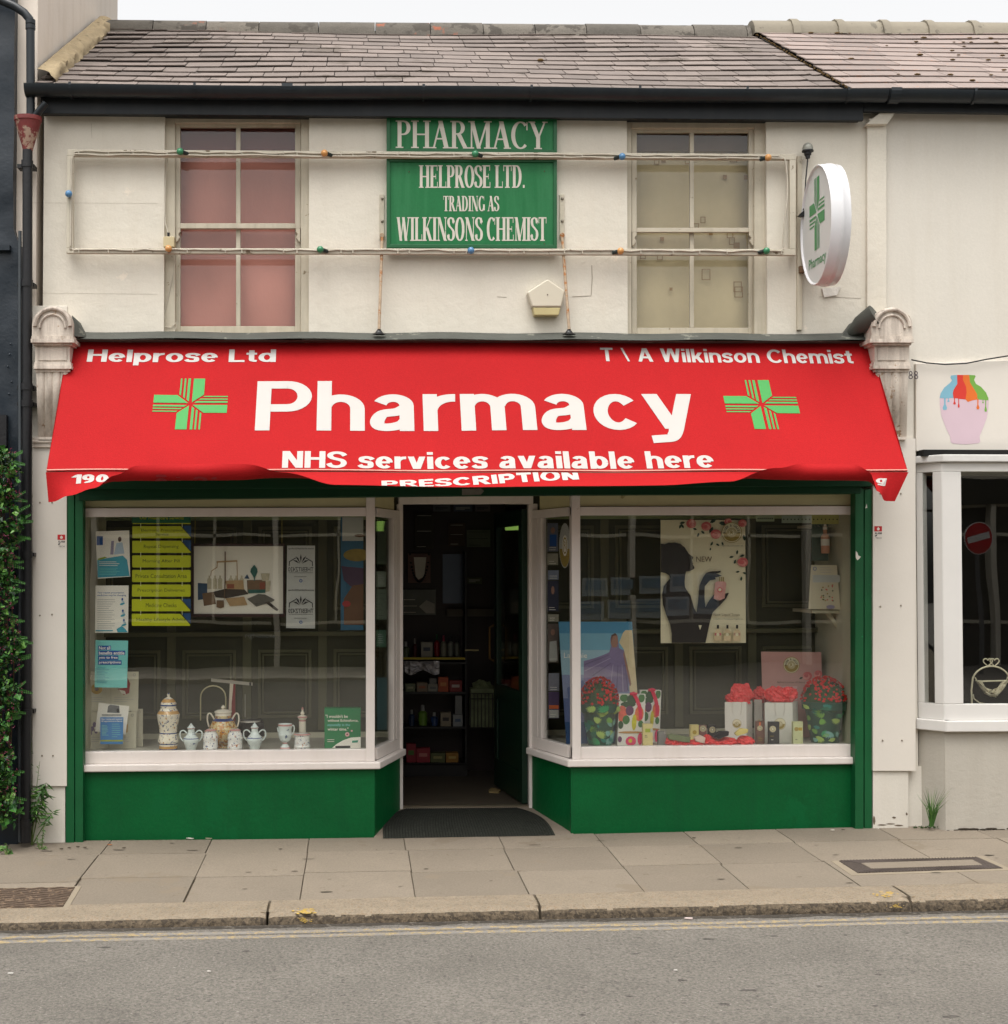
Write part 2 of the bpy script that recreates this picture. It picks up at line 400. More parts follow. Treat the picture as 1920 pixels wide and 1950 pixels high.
def letter_parts(parent, s, font, fn, m, w=0.2, t=0.16, gap=0.10, name='lettering'):   # one part for each word
    pl, W = layout(s, font, w, t, gap); x = 0.0; ends = []
    for i, c in enumerate(s):
        x += font(c, w, t)[0]+gap
        if c == ' ': ends.append(x-gap)
    groups = {}
    for pts, k in pl:
        gi = sum(1 for e in ends if min(p[0] for p in pts) > e-0.15); groups.setdefault(gi, []).append((pts, k))
    for g in groups.values():
        mb = MB()
        for pts, k in g: mb.poly([fn(px/W, py, 0.00015*k) for px, py in pts], m)
        mb.build(name, parent)
def letters(mb, s, font, fn, m, w=0.2, t=0.16, gap=0.10, full=False):   # fn(u, v, lift) -> point; v=0 baseline, v=1 cap height
    pl, W = layout(s, font, w, t, gap)
    for pts, k in pl: mb.poly([fn(px/W, py, 0.00015*k) for px, py in pts], m)
TC = {}
def plain(s, bold=0.0):                           # the built-in sans lettering as flat faces
    key = (s, bold)
    if key not in TC:
        c = bpy.data.curves.new('lettering', 'FONT'); c.body = s; c.offset = bold; c.resolution_u = 2; c.fill_mode = 'FRONT'
        o = bpy.data.objects.new('lettering', c); COL.objects.link(o)
        dg_ = bpy.context.evaluated_depsgraph_get()
        me = bpy.data.meshes.new_from_object(o.evaluated_get(dg_))
        v = [(q.co.x, q.co.y) for q in me.vertices]; f = [list(q.vertices) for q in me.polygons]
        bpy.data.objects.remove(o); bpy.data.meshes.remove(me); bpy.data.curves.remove(c)
        TC[key] = (v, f)
    return TC[key]
def words(mb, s, fn, m, bold=0.0, flip=False):    # fn(u, v): lettering's own box 0..1 x 0..1
    v, f = plain(s, bold)
    x0 = min(q[0] for q in v); x1 = max(q[0] for q in v); y0 = min(q[1] for q in v); y1 = max(q[1] for q in v)
    pts = [fn((1-(q[0]-x0)/(x1-x0)) if flip else (q[0]-x0)/(x1-x0), (q[1]-y0)/(y1-y0)) for q in v]
    mb.add(pts, f, m)
def pxbox(x0, y0, x1, y1, Y):                     # mapping onto a facade-parallel plane
    return lambda u, v, n=0.0: P(x0+(x1-x0)*u, y1-(y1-y0)*v, Y-n)
# ------------------------------------------------------------------ materials of the setting
plaster = mat('cream_plaster', (230, 223, 208), 0.75, 0.05, 2.0, 0.8, 15, streak=((190, 178, 158), 0.22), wear=((222, 212, 196), 0.66, 5), fine=0.035)
plaster2 = mat('smooth_render', (227, 221, 209), 0.7, 0.03, 2.0, 0.2, 40, streak=((186, 176, 158), 0.25), fine=0.03)
gable_plaster = mat('peeling_plaster', (238, 226, 212), 0.8, 0.03, 3.0, 0.5, 14, streak=((170, 150, 120), 0.3), wear=((150, 130, 98), 0.68, 4.0))
white_paint = mat('white_gloss_paint', (238, 229, 222), 0.4, 0.03, 6, 0.12, 60, wear=((170, 156, 136), 0.70, 9), streak=((180, 168, 150), 0.22))
board_paint = mat('white_board_paint', (232, 225, 214), 0.5, 0.02, 4, 0.1, 50, wear=((196, 186, 170), 0.72, 14))
old_wood = mat('flaking_white_paint', (206, 198, 180), 0.65, 0.06, 9, 0.4, 60, wear=((104, 90, 70), 0.615, 11), streak=((120, 108, 88), 0.4))
old_frame = mat('grimy_cream_paint', (205, 196, 176), 0.6, 0.06, 9, 0.3, 60, wear=((128, 114, 92), 0.66, 16), streak=((120, 108, 86), 0.45))
corbel_paint = mat('weathered_stone_paint', (224, 212, 198), 0.7, 0.05, 8, 0.4, 40, wear=((152, 128, 104), 0.62, 16), streak=((70, 50, 36), 1.0), fine=.06)
cream_board = mat('yellowed_cream_board', (214, 206, 160), 0.6, 0.05, 6, 0.15, 40, wear=((150, 138, 96), 0.68, 10))
green_paint = mat('green_gloss_paint', (0, 90, 44), 0.5, 0.12, 2.2, 0.3, 30, wear=((0, 84, 42), 0.60, 3), wear2=((104, 98, 76), 0.75, 18), streak=((6, 66, 36), 0.5), fine=0.10, spec=.22)
shutter_green = mat('dark_green_metal', (4, 60, 32), 0.55, 0.1, 5, 0.08, 30, spec=.25)
guide_green = mat('scratched_green_metal', (4, 88, 46), 0.5, 0.12, 5, 0.1, 40, wear=((22, 140, 84), 0.69, 14), wear2=((96, 60, 40), 0.75, 9))
navy = mat('navy_masonry_paint', (26, 37, 47), 0.42, 0.12, 5, 0.7, 11, wear=((196, 172, 148), 0.715, 3.2))
dark_gutter = mat('dark_navy_gutter', (26, 34, 40), 0.4, 0.12, 8, 0.1, 40, streak=((60, 62, 60), 0.25))
fascia_mat = mat('black_fascia_paint', (22, 28, 33), 0.55, 0.12, 8, 0.15, 40, streak=((52, 54, 52), 0.25))
black_iron = mat('black_iron_paint', (22, 22, 25), 0.42, 0.15, 12, 0.3, 50, wear=((120, 92, 74), 0.69, 6))
slate = mat('worn_slate', (128, 116, 109), 0.75, 0.12, 6, 0.35, 60, island=0.24, wear=((92, 82, 74), 0.60, 2.2), wear2=((66, 60, 54), 0.66, 5.5), fine=0.05)
slate2 = mat('pale_slate', (148, 133, 126), 0.75, 0.08, 8, 0.3, 60, island=0.2, wear=((148, 112, 92), 0.62, 24), wear2=((92, 82, 70), 0.70, 20), fine=0.05)
felt = mat('dark_roof_underlay', (40, 37, 34), 0.9, 0.1)
ridge_m = mat('stone_ridge_tile', (106, 100, 91), 0.85, 0.14, 6, 0.8, 40, island=0.28, wear=((66, 61, 54), 0.54, 5), wear2=((138, 82, 60), 0.64, 2.4), fine=0.15)
ridge_m2 = mat('buff_ridge_tile', (140, 132, 116), 0.8, 0.08, 6, 0.4, 40, island=0.08, wear=((102, 96, 84), 0.6, 9))
mortar = mat('sandy_mortar', (168, 150, 118), 0.9, 0.12, 20, 1.2, 22, wear=((110, 96, 70), 0.6, 14))
lead = mat('lead_flashing', (78, 80, 74), 0.7, 0.12, 10, 0.6, 14, wear=((112, 112, 102), 0.6, 9))
moss = mat('brown_moss', (110, 88, 52), 0.95, 0.2, 40, 1.0, 60)
clear_glass = glass_mat('window_glass', (0.985, 0.995, 0.985), 1.78)
bay_glass = glass_mat('bay_glass', (0.95, 0.96, 0.95), 1.7)
upper_glass = glass_mat('upper_glass', (0.97, 0.975, 0.965), 1.42)
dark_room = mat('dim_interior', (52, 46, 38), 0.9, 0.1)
asphalt = mat('worn_asphalt', (122, 117, 109), 0.92, 0.15, 1.3, 2.5, 75, wear=((80, 76, 70), 0.60, 46), wear2=((152, 147, 138), 0.64, 62), fine=0.42, fsc=70)
paving = mat('paving_slab', (134, 123, 108), 0.85, 0.07, 1.6, 0.5, 70, island=0.13, wear=((116, 105, 90), 0.60, 2.6), wear2=((96, 87, 72), 0.675, 7), fine=0.15)
joint = mat('joint_sand', (108, 97, 80), 0.95, 0.2, 20, 0.6, 60)
granite = mat('granite_kerb', (148, 135, 116), 0.9, 0.10, 12, 2.2, 60, wear=((128, 112, 92), 0.55, 60), fine=0.30, fsc=60, wear2=((112, 98, 78), 0.64, 30))
yellow_line = mat('worn_yellow_line', (164, 146, 110), 0.9, 0.08, 8, 0.8, 110, wear=((122, 118, 113), 0.47, 34), wear2=((126, 121, 114), 0.56, 9), fine=0.3)
white_line = mat('white_road_paint', (196, 194, 188), 0.8, 0.04, 8, 0.3, 90)
yellow_spray = mat('yellow_spray_paint', (184, 154, 76), 0.9, 0.1, 8, 1.0, 60, wear=((150, 134, 112), 0.52, 38))

# ------------------------------------------------------------------ road, pavement, kerb
mb = MB()
def road_pt(u, v):
    X = -60+120*u; Y = -1.735-58*v
    return (X, Y, rz(max(-8, min(8, X)), max(Y, -7)) - 0.0)
mb.grid(road_pt, 60, 40, asphalt)
fleck = mat('tarmac_mark', (84, 80, 74), .95, .2, 30, fine=.4, fsc=60); rk = random.Random(78)
for k in range(50):
    X = rk.uniform(-2.0, 4.0); Y = rk.uniform(-4.2, -2.05); r_ = rk.uniform(.004, .016); s_ = rk.uniform(1.2, 3.2)
    mb.poly([(X+r_*s_*math.cos(t)*rk.uniform(.6, 1.2), Y+r_*math.sin(t)*rk.uniform(.5, 1.3), rz(X, Y)+.0012) for t in (0, .6, 1.2, 1.9, 2.6, 3.1, 3.8, 4.4, 5.0, 5.7)], fleck)
struct(mb, 'road', 'grey worn asphalt road along the bottom of the photo', 'road')
mb = MB()
mb.grid(lambda u, v: (-60+120*u, -1.60+2.0*v, gz(max(-8, min(8, -60+120*u)), min(0, -1.60+2.0*v))-0.016), 60, 8, joint)
mb.grid(lambda u, v: (-60+120*u, 0.4+50*v, -0.02), 20, 10, joint)
struct(mb, 'ground', 'sandy ground under the paving joints', 'ground')
mb = MB()
JX = [-3.95, -3.35, -2.75, -2.15, -1.545, -0.905, -0.30, 0.305, 0.90, 1.51, 2.08, 2.67, 3.32, 3.92, 4.55, 5.15, 5.75]
rs = random.Random(3)
JS = [[rs.uniform(-.010, .010) for _ in range(3)] for _ in JX]
for i in range(len(JX)-1):
    ys = [0.02, -0.36+rs.uniform(-.02, .02), -0.88+rs.uniform(-.05, .05), -1.442]
    if i == 3: ys = [0.02, -0.36, -0.98, -1.445]
    for j in range(3):
        g = 0.0023; sk = rs.uniform(-.009, .009)
        x0, x1, y0, y1 = JX[i]+g+JS[i][j], JX[i+1]-g+JS[i+1][j], ys[j]-g*1.8, ys[j+1]+g*1.8
        if i == 4 and j == 2: y0 -= 0.012; x0 += .008; x1 -= .006
        h = rs.uniform(-.0022, .0018)
        top = [(x0, y0, gz(x0, y0)+h), (x1, y0, gz(x1, y0)+h), (x1, y1, gz(x1, y1)+h), (x0, y1, gz(x0, y1)+h)]
        mb.prism(top, (0, 0, -0.05), paving)
gum = mat('old_gum_mark', (92, 84, 72), .9, .15, 30); rk = random.Random(77)
for k in range(70):
    X = rk.uniform(-2.2, 4.0); Y = rk.uniform(-1.42, -.05); r_ = rk.choice((.004, .006, .009, .014)); s_ = rk.uniform(.5, 3.0)
    mb.poly([(X+r_*s_*math.cos(t), Y+r_*.8*math.sin(t)*rk.uniform(.6, 1.2), gz(X, Y)+.0035) for t in (0, .8, 1.6, 2.4, 3.1, 3.9, 4.7, 5.5)], gum)
o = struct(mb, 'pavement', 'buff paving slabs with dark joints in front of the shop', 'pavement', bev=0.003)
# doorway floor behind the wall line is part of the shop
mb = MB()
granite_dark = mat('dark_granite', (98, 86, 70), 0.95, 0.2, 14, 3.0, 50, wear=((62, 54, 44), 0.52, 40), fine=0.45, fsc=48)
KX = [-4.6, -2.35, -0.45, 0.93, 2.84, 4.7, 6.4]
prof = [(-1.452, 0.0), (-1.56, 0.002), (-1.665, 0.0), (-1.700, -0.008), (-1.722, -0.026), (-1.732, -0.05), (-1.738, -0.12)]
for i in range(len(KX)-1):
    a, b = KX[i]+0.007, KX[i+1]-0.007
    n = int((b-a)/0.03)
    def kp(u, v, a=a, b=b):
        X = a+(b-a)*u; k = v*(len(prof)-1); j = min(int(k), len(prof)-2); f = k-j
        y = prof[j][0]*(1-f)+prof[j+1][0]*f; z = prof[j][1]*(1-f)+prof[j+1][1]*f
        e = min(X-a, b-X); r = max(0, 0.03-e)/0.03
        w = mnoise.noise(Vector((X*22, y*30, z*30)))*0.006*(0.3+v)
        if 0.35 < v: y += r*r*0.015+w; z -= r*r*0.012
        return (X, y, gz(X, -1.5)*1.0+(gz(X, y)-gz(X, -1.5))+z+w*0.3+0.003)
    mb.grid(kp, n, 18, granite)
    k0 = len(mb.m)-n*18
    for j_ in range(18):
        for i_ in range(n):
            if (j_+.5)/18 > .56+.05*mnoise.noise(Vector((i_*.4, j_*.1, i))): mb.m[k0+j_*n+i_] = mb.mi(granite_dark)  # lower part of the kerb front takes the darker granite
    for e in (a, b):
        q = [(e, y+(0.015 if k > 2 else 0), gz(e, y)+z-(0.012 if k > 2 else 0)) for k, (y, z) in enumerate(prof)]
        mb.poly(q+[(e, -1.452, gz(e, -1.45)-0.12)], granite)
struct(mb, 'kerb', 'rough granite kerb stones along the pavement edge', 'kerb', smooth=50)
mb = MB()
for (Ya, Yb) in ((-1.845, -1.895), (-1.928, -1.978)):
    mb.grid(lambda u, v: (-6+13*u, Ya+(Yb-Ya)*v+0.004*math.sin(u*40), rz(-6+13*u, Ya+(Yb-Ya)*v)+0.0013), 120, 1, yellow_line)
struct(mb, 'yellow_lines', 'worn double yellow lines beside the kerb', 'road marking')
mb = MB()
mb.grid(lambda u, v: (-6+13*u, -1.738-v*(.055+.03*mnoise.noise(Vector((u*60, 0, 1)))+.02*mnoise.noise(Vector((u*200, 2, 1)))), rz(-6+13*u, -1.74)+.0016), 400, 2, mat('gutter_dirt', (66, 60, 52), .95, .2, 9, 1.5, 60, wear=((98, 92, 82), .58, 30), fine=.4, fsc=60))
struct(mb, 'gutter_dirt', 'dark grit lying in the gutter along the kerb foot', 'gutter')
def PG(x, y, f=gz, it=12):
    z = 0.0
    for _ in range(it):
        d = ray(x, y); p = CAM+d*((z-CAM.z)/d.z); z = f(p.x, p.y)
    return p
mb = MB()
q = [PG(x, y, rz) for x, y in ((1548, 1958), (1572, 1955), (1605, 1954.5), (1628, 1958), (1640, 1990), (1530, 1990))]
mb.poly([v+Vector((0, 0, .0015)) for v in q], white_line)
struct(mb, 'white_road_marking', 'white paint patch on the road at the bottom edge', 'road marking')
mb = MB(); rk = random.Random(44)
for cx_, cy_, w_, h_, n_ in ((584, 1737, 17, 6, 60), (1690, 1704, 22, 5, 34)):
    for k in range(n_):
        x = cx_+rk.gauss(0, w_*.5); y = cy_+rk.gauss(0, h_*.45); r_ = rk.uniform(.8, 2.6)
        mb.poly([PG(x+r_*1.8*math.cos(a), y+r_*.6*math.sin(a))+Vector((0, 0, .0048+k*.00001)) for a in (0, 1.2, 2.2, 3.3, 4.4, 5.3)], yellow_spray)
for cx_, cy_, w_, h_, n_ in ((580, 1752, 11, 4, 40), (1706, 1726, 13, 3, 20)):
    for k in range(n_):
        x = cx_+rk.gauss(0, w_*.5); y = cy_+rk.gauss(0, h_*.5); r_ = rk.uniform(.7, 2.0)
        mb.poly([P(x+r_*1.5*math.cos(a), y+r_*.7*math.sin(a), -1.742-k*.00001) for a in (0, 1.2, 2.2, 3.3, 4.4, 5.3)], yellow_spray)
struct(mb, 'kerb_paint_marks', 'yellow paint marks on the kerb stones', 'road marking')

# ------------------------------------------------------------------ roofs
def slates(mb, x0, x1, rows, w, m, ye, ze, yr, zr, seed, jit, under, skew=0.0):
    rr = random.Random(seed)
    n = Vector((0, ye-yr, 0)); up = Vector((0, yr-ye, zr-ze)); L = up.length; up.normalize(); nrm = Vector((0, -up.z, up.y))
    ex = L/rows; jl = 1.0 if jit > .005 else 0.0
    e0 = Vector((0, ye, ze))
    mb.poly([(x0, ye+.03, ze-.012), (x1, ye+.03, ze-.012), (x1, yr, zr-.012), (x0, yr, zr-.012)], under)
    for r in range(rows):
        x = x0-rr.uniform(0, w); 
        while x < x1:
            ww = w*rr.uniform(0.9, 1.1)
            a = max(x, x0); b = min(x+ww, x1); x += ww
            if b-a < 0.02: continue
            left = max(0, 1-(a-x0)/1.6)
            s0 = r*ex+rr.uniform(-jit, jit)*(1+1.6*left*jl); s1 = r*ex+ex*1.12
            lift = rr.uniform(0, .003)+left*jl*rr.uniform(0, .010)
            z_ = lambda X: 0.0065*(X-0.6)+0.008*math.sin(X*1.9+r*.35)
            g = 0.0028
            tz = rr.uniform(-jit, jit)*0.5
            p = [e0+up*(s0+tz)+nrm*(0.011+lift)+Vector((a+g, 0, z_(a))), e0+up*(s0-tz)+nrm*(0.011+lift)+Vector((b-g, 0, z_(b))),
                 e0+up*s1+nrm*0.003+Vector((b-g, 0, z_(b))), e0+up*s1+nrm*0.003+Vector((a+g, 0, z_(a)))]
            if rr.random() < 0.16:                 # broken corner
                c = rr.uniform(.02, .05); p = [p[0], p[1]+Vector((-c, 0, 0)), p[1]+up*c*.6, p[2], p[3]]
            mb.prism(p, -nrm*0.0065, m)
XL, XM = -2.005, 3.125
YE, ZE, YR, ZR = -0.175, 4.70, 1.9, 5.905
ph = thing('pharmacy_building', 'two storey cream rendered pharmacy building with slate roof and green shopfront', 'building', (0.6, 0.0, 0.0))
nb = thing('neighbour_building', 'smooth pale rendered building with white bay window right of the pharmacy', 'building', (4.6, 0.0, 0.05))
lb = thing('neighbour_building', 'taller navy painted building with cream gable left of the pharmacy', 'building', (-3.2, 0.5, -0.02))
mb = MB(); slates(mb, XL, XM, 13, 0.245, slate, YE, ZE, YR, ZR, 5, 0.008, felt)
mb.poly([(XL, YR, ZR), (XM, YR, ZR), (XM, 4.0, ZE), (XL, 4.0, ZE)], felt)
for x, y in ((465, 90), (409, 52), (1029, 119), (224, 57), (392, 81)):
    Y = YE+(YR-YE)*max(0.0, min(1, (165-y)/108.0))
    mb.ball(P(x, y, Y)+Vector((0, -.012, .012)), random.uniform(.012, .022), moss, 7, (1.4, 1, .6))
roof = mb.build('roof', ph)
mb = MB()
rr = random.Random(8)
x = XL+0.02
def ridge_tile(mb, a, b, m, rad, drop, sag):
    n = 8
    f = lambda X: 0.0075*(X-0.6)+sag
    pr = [(-math.cos(R(4+172*k/n))*rad*1.2, math.sin(R(4+172*k/n))*rad*1.22-rad*1.02-drop) for k in range(n+1)]
    A = [Vector((a, YR+y, ZR+.062+z+f(a))) for y, z in pr]; B = [Vector((b, YR+y, ZR+.062+z+f(b))) for y, z in pr]
    mb.add(A+B, [[k, k+1, n+2+k, n+1+k] for k in range(n)]+[list(range(n+1)), [2*n+1-k for k in range(n+1)]], m)
while x < XM-0.05:
    w = rr.uniform(0.40, 0.46); b = min(x+w, XM-.04)
    ridge_tile(mb, x, b-0.006, ridge_m, 0.135, 0.03, rr.uniform(-.004, .004)); x = b
mb.build('ridge_tiles', roof, smooth=40)
mb = MB()
def verge(u, v):
    y = YE+0.05+(YR-YE-.05)*u; z = ZE+.02+(ZR-ZE)*(y-YE)/(YR-YE)
    w = mnoise.noise(Vector((u*14, v*3, 1)))*.022+mnoise.noise(Vector((u*45, v*8, 4)))*.014; a = v*math.pi*.55
    return (XL+0.012+0.11*math.sin(a)+w-.01, y, z+0.085*math.cos(a)+w-.02)
mb.grid(verge, 70, 7, mortar)
mb.build('mortar_verge', roof, smooth=60)
mb = MB(); slates(mb, XM+0.012, 7.4, 12, 0.335, slate2, YE-.01, ZE+.015, YR, ZR+.04, 15, 0.0015, felt)
mb.poly([(XM, YR, ZR), (7.4, YR, ZR), (7.4, 4.0, ZE), (XM, 4.0, ZE)], felt)
rr = random.Random(18)
for k in range(44):
    t = rr.uniform(.04, .95); x = rr.uniform(XM+.1, 5.6); r_ = round(t*12)/12
    mb.ball((x, YE+(YR-YE)*r_, ZE+.05+(ZR-ZE)*r_+.0065*(x-.6)), rr.uniform(.006, .016), moss, 6, (1.9, 1, .5))
for k in range(70):                                 # dirt line along the joint of the two roofs
    t = k/70; mb.ball((XM+rr.uniform(-.006, .008), YE+(YR-YE)*t, ZE+.030+(ZR-ZE)*t+.012), rr.uniform(.005, .010), moss, 5, (1, 1.6, .7))
nroof = mb.build('roof', nb)
mb = MB()
x = XM-0.02
while x < 7.2:
    b = x+0.36
    ridge_tile(mb, x, b-.05, ridge_m2, 0.13, 0.0, 0.012); ridge_tile(mb, b-.06, b, ridge_m2, 0.15, 0.0, 0.022); x = b
mb.build('ridge_tiles', nroof, smooth=40)
# gutters and fascias
def gutter(par, xa, xb, za, zb, joints, brackets):
    mb = MB(); n = 10
    f = lambda X: za+(zb-za)*(X-xa)/(xb-xa)
    for rad, flip in ((0.062, 0), (0.057, 1)):
        def gp(u, v, rad=rad):
            X = xa+(xb-xa)*u; a = R(180+180*v)
            return (X, -0.165+rad*math.cos(a), f(X)+rad*math.sin(a)*1.05+.004*math.sin(X*2.2))
        mb.grid(gp, 40, n, dark_gutter)
    for X in (xa, xb):
        mb.poly([(X, -0.165+.062*math.cos(R(180+18*k)), f(X)+.065*math.sin(R(180+18*k))) for k in range(11)], dark_gutter)
    g = mb.build('gutter', par, smooth=50)
    for X, w in [(j, .034) for j in joints]+[(b, .008) for b in brackets]:
        mb = MB(); rad = .067
        pts = [(-0.165+rad*math.cos(R(170+200*k/12)), f(X)+rad*math.sin(R(170+200*k/12))*1.05) for k in range(13)]
        A = [Vector((X-w, y, z)) for y, z in pts]; B = [Vector((X+w, y, z)) for y, z in pts]
        mb.add(A+B, [[k, k+1, 14+k, 13+k] for k in range(12)], dark_gutter)
        A2 = [Vector((X-w, y*1.0, z-.004)) for y, z in pts]
        mb.build('gutter_bracket', g)
    return g
gutter(ph, -2.06, XM+.24, 4.685, 4.724, [P(548, 180, -.16).x, P(1700, 190, -.16).x], [P(x, 180, -.16).x for x in (137, 373, 806, 1010, 1215, 1418, 1610)])
gutter(nb, XM+.243, 7.4, 4.724, 4.735, [], [P(1850, 190, -.16).x, 4.9, 5.7])
mb = MB()
a, b = -1.985, XM+.12
fa, fb_ = P(200, 217.5, -.10).z, P(1640, 229, -.10).z
mb.prism([(a, -.10, fa), (b, -.10, fb_), (b, -.10, 4.70), (a, -.10, 4.67)], (0, .03, 0), fascia_mat)
mb.prism([(a, -.07, fa+.018), (b, -.07, fb_+.018), (b, -.07, fb_+.035), (a, -.07, fa+.035)], (0, .10, 0), fascia_mat)
mb.build('fascia', ph, bev=.003)
mb = MB(); mb.box(XM+.122, 7.4, -.10, -.06, 4.625, 4.72, fascia_mat); mb.build('fascia', nb, bev=.003)

# ------------------------------------------------------------------ upper wall and sash windows
WZ0 = 2.25
def px_hole(x0, y0, x1, y1, Y=0.0):
    a, b = P(x0, y0, Y), P(x1, y1, Y); return (a.x, b.x, b.z, a.z)
hL = px_hole(314, 200, 588, 640); hR = px_hole(1194, 200, 1462, 644)
mb = MB()
mb.wallholes(-1.985, 3.40, WZ0, 4.66, [(hL[0], hL[1], hL[2], 4.655), (hR[0], hR[1], hR[2], 4.655)], 0.0, plaster, 0.09)
mb.poly([(-1.985, 4.0, -.1), (XM, 4.0, -.1), (XM, 4.0, 4.7), (-1.985, 4.0, 4.7)], plaster)
mb.poly([(-1.985, 0, WZ0), (-1.985, 4, WZ0), (-1.985, 4, 4.66), (-1.985, 0, 4.66)], plaster)
crack_m = mat('wall_crack', (150, 136, 116), 0.9, 0.1)
def crack(pts, w):
    q = [P(x, y, -.0015) for x, y in pts]
    for i in range(len(q)-1):
        mb.tube([q[i], q[i+1]], w, crack_m, 4, False)
crack([(1127, 505), (1128, 530), (1127, 545), (1126, 562)], .0016); crack([(1126, 563), (1108, 564), (1090, 565)], .0012)
crack([(947, 565), (965, 566)], .001); crack([(174, 235), (175, 262)], .0006); crack([(60, 386), (180, 386.5), (300, 387)], .0004); crack([(70, 558), (300, 560)], .0004)
crack([(1657, 470), (1657, 500), (1659, 540), (1658, 575)], .0012); crack([(1560, 565), (1600, 566), (1640, 568)], .0008)
wall = mb.build('wall', ph)
mb = MB()
mb.rb(1652, 232, 1689, 612, -.028, 0.0, plaster); mb.rb(1656, 225, 1686, 236, -.05, 0, plaster)
mb.pp([(1650, 236), (1690, 236), (1706, 214), (1702, 208), (1676, 214)], -.07, 0, plaster)
mb.build('pilaster_strip', ph, bev=.004)
def sash(par, fr, gx, gy, mull, meet, curtain_fn, lab):
    # fr: frame rect; gx,gy: glass extents; mull: mullion x pair; meet: meeting rail y pair
    (fx0, fy0, fx1, fy1) = fr
    w = MB()
    A, B, C = 0.03, 0.09, 0.05
    w.rb(fx0-7, fy0, gx[0]-10, fy1, A, .11, old_frame); w.rb(gx[1]+11, fy0, fx1+4, fy1, A, .11, old_frame)
    w.rb(gx[0]-10, fy0-8, gx[1]+11, gy[0]-8, A, .11, old_frame); w.rb(fx0-7, fy0-8, gx[0]-10, fy0, A, .11, old_frame); w.rb(gx[1]+11, fy0-8, fx1+4, fy0, A, .11, old_frame)
    w.rb(gx[0]-12, fy1-1, gx[1]+13, fy1+9, -.015, .11, old_frame)
    f = w.build('sash_window', par, bev=.004)
    if lab: f['label'] = lab
    for k, (ya, yb, Y) in enumerate(((gy[0]-8, meet[1], C), (meet[0]+1, fy1-1, C+.03))):
        s = MB()
        x0, x1 = gx[0]-10, gx[1]+11
        top = gy[0] if k == 0 else meet[1]; bot = meet[0] if k == 0 else gy[1]
        s.rb(x0, ya, gx[0], yb, Y, Y+.028, old_frame); s.rb(gx[1], ya, x1, yb, Y, Y+.028, old_frame)
        s.rb(gx[0], ya, gx[1], top, Y, Y+.028, old_frame)
        s.rb(gx[0], bot, gx[1], yb, Y, Y+.028, old_frame)
        s.rb(mull[0], top, mull[1], bot, Y+.003, Y+.025, old_frame)
        if k == 0:
            for hx, sg in ((gx[0]-9, 1), (gx[1]+10, -1)):
                s.pp([(hx, yb-1), (hx+sg*9, yb-1), (hx+sg*9, yb+6), (hx+sg*5, yb+11), (hx+sg*8, yb+17), (hx+sg*3, yb+25), (hx, yb+26)], Y+.001, Y+.027, old_frame)
        s.build('sash', f, bev=.003)
        g = MB(); g.rb(gx[0]-2, top-2, gx[1]+2, bot+2, Y+.012, Y+.016, upper_glass); g.build('pane', f)
    curtain_fn(f)
pink = mat('pink_curtain', (206, 138, 124), 0.9, 0.10, 2.5, 0.2, 60, stretch=(1, 1, .5))
lace = mat('patterned_blind', (212, 194, 156), 0.9, 0.06, 4, 0.1, 60, wear=((150, 132, 96), 0.70, 10))
square_m = mat('blind_square_print', (160, 128, 84), 0.9, 0.1)
def curtain_pink(f):
    c = MB()
    c.grid(lambda u, v: P(330+250*u, 200+445*v, .175+.024*math.sin(u*8+2*math.sin(v*4))+.018*math.sin(v*8+u*6)), 50, 30, pink)
    c.build('curtain', f, smooth=80)
    c = MB(); c.rb(325, 195, 580, 285, .108, .112, mat('dark_red_pelmet', (110, 62, 58), .9)); c.build('pelmet', f)
def curtain_lace(f):
    c = MB()
    c.grid(lambda u, v: P(1200+240*u, 200+450*v, .20+.006*math.sin(u*21)), 40, 4, lace)
    rq = random.Random(4)
    for k in range(20):
        x, y, s = rq.uniform(1215, 1422), rq.uniform(270, 615), rq.uniform(4, 9); Y = .185
        for (dx, dy, ex, ey) in ((-s, -s*1.3, s, -s*1.3+1.6), (-s, s*1.3-1.6, s, s*1.3), (-s, -s*1.3, -s+1.6, s*1.3), (s-1.6, -s*1.3, s, s*1.3)) if k % 3 else ((-s*.7, -s*.7, s*.7, s*.7),):
            c.flat([(x+dx, y+dy), (x+ex, y+dy), (x+ex, y+ey), (x+dx, y+ey)], Y-.0002*k, square_m)
    c.build('curtain', f, smooth=80)
    c = MB(); c.rb(1204, 195, 1436, 288, .15, .155, mat('brown_roller_blind', (120, 100, 84), .9)); c.build('roller_blind', f)
sash(ph, (319, 224, 587, 637), (343.5, 562), (242, 621), (449.5, 458), (425, 435), curtain_pink, 'sash window with pink curtain')
sash(ph, (1195, 232, 1461, 641), (1213, 1426), (252, 624), (1314, 1322), (433.5, 442), curtain_lace, 'sash window with patterned blind')
# lead flashing above the awning
mb = MB()
mb.grid(lambda u, v: P(137+1520*u, 634-2.5+4*u+12.5*v+1.2*math.sin(u*37), -.01-.11*min(1, v*1.15)), 120, 4, lead)
mb.grid(lambda u, v: (P(137, 652, -.12).x+(P(1657, 652, -.12).x-P(137, 652, -.12).x)*u, -.12+.12*v, zx(137, 646, -.12)+tl(-1.8+5.1*u)-.004), 20, 1, lead)
# triangular lead aprons at the consoles
mb.prism([P(137, 600, -.17), P(141, 640, -.17), P(165, 642, -.10), P(150, 612, -.06)], (0, .06, 0), lead)
mb.tube([P(1668, 600, -.16), P(1640, 618, -.1), P(1612, 640, -.02)], [.075, .06, .02], lead, 12)
mb.prism([P(1600, 645, -.06), P(1622, 615, -.05), P(1662, 592, -.05), P(1664, 648, -.08)], (0, .05, 0), lead)
mb.build('lead_flashing', ph, smooth=40)
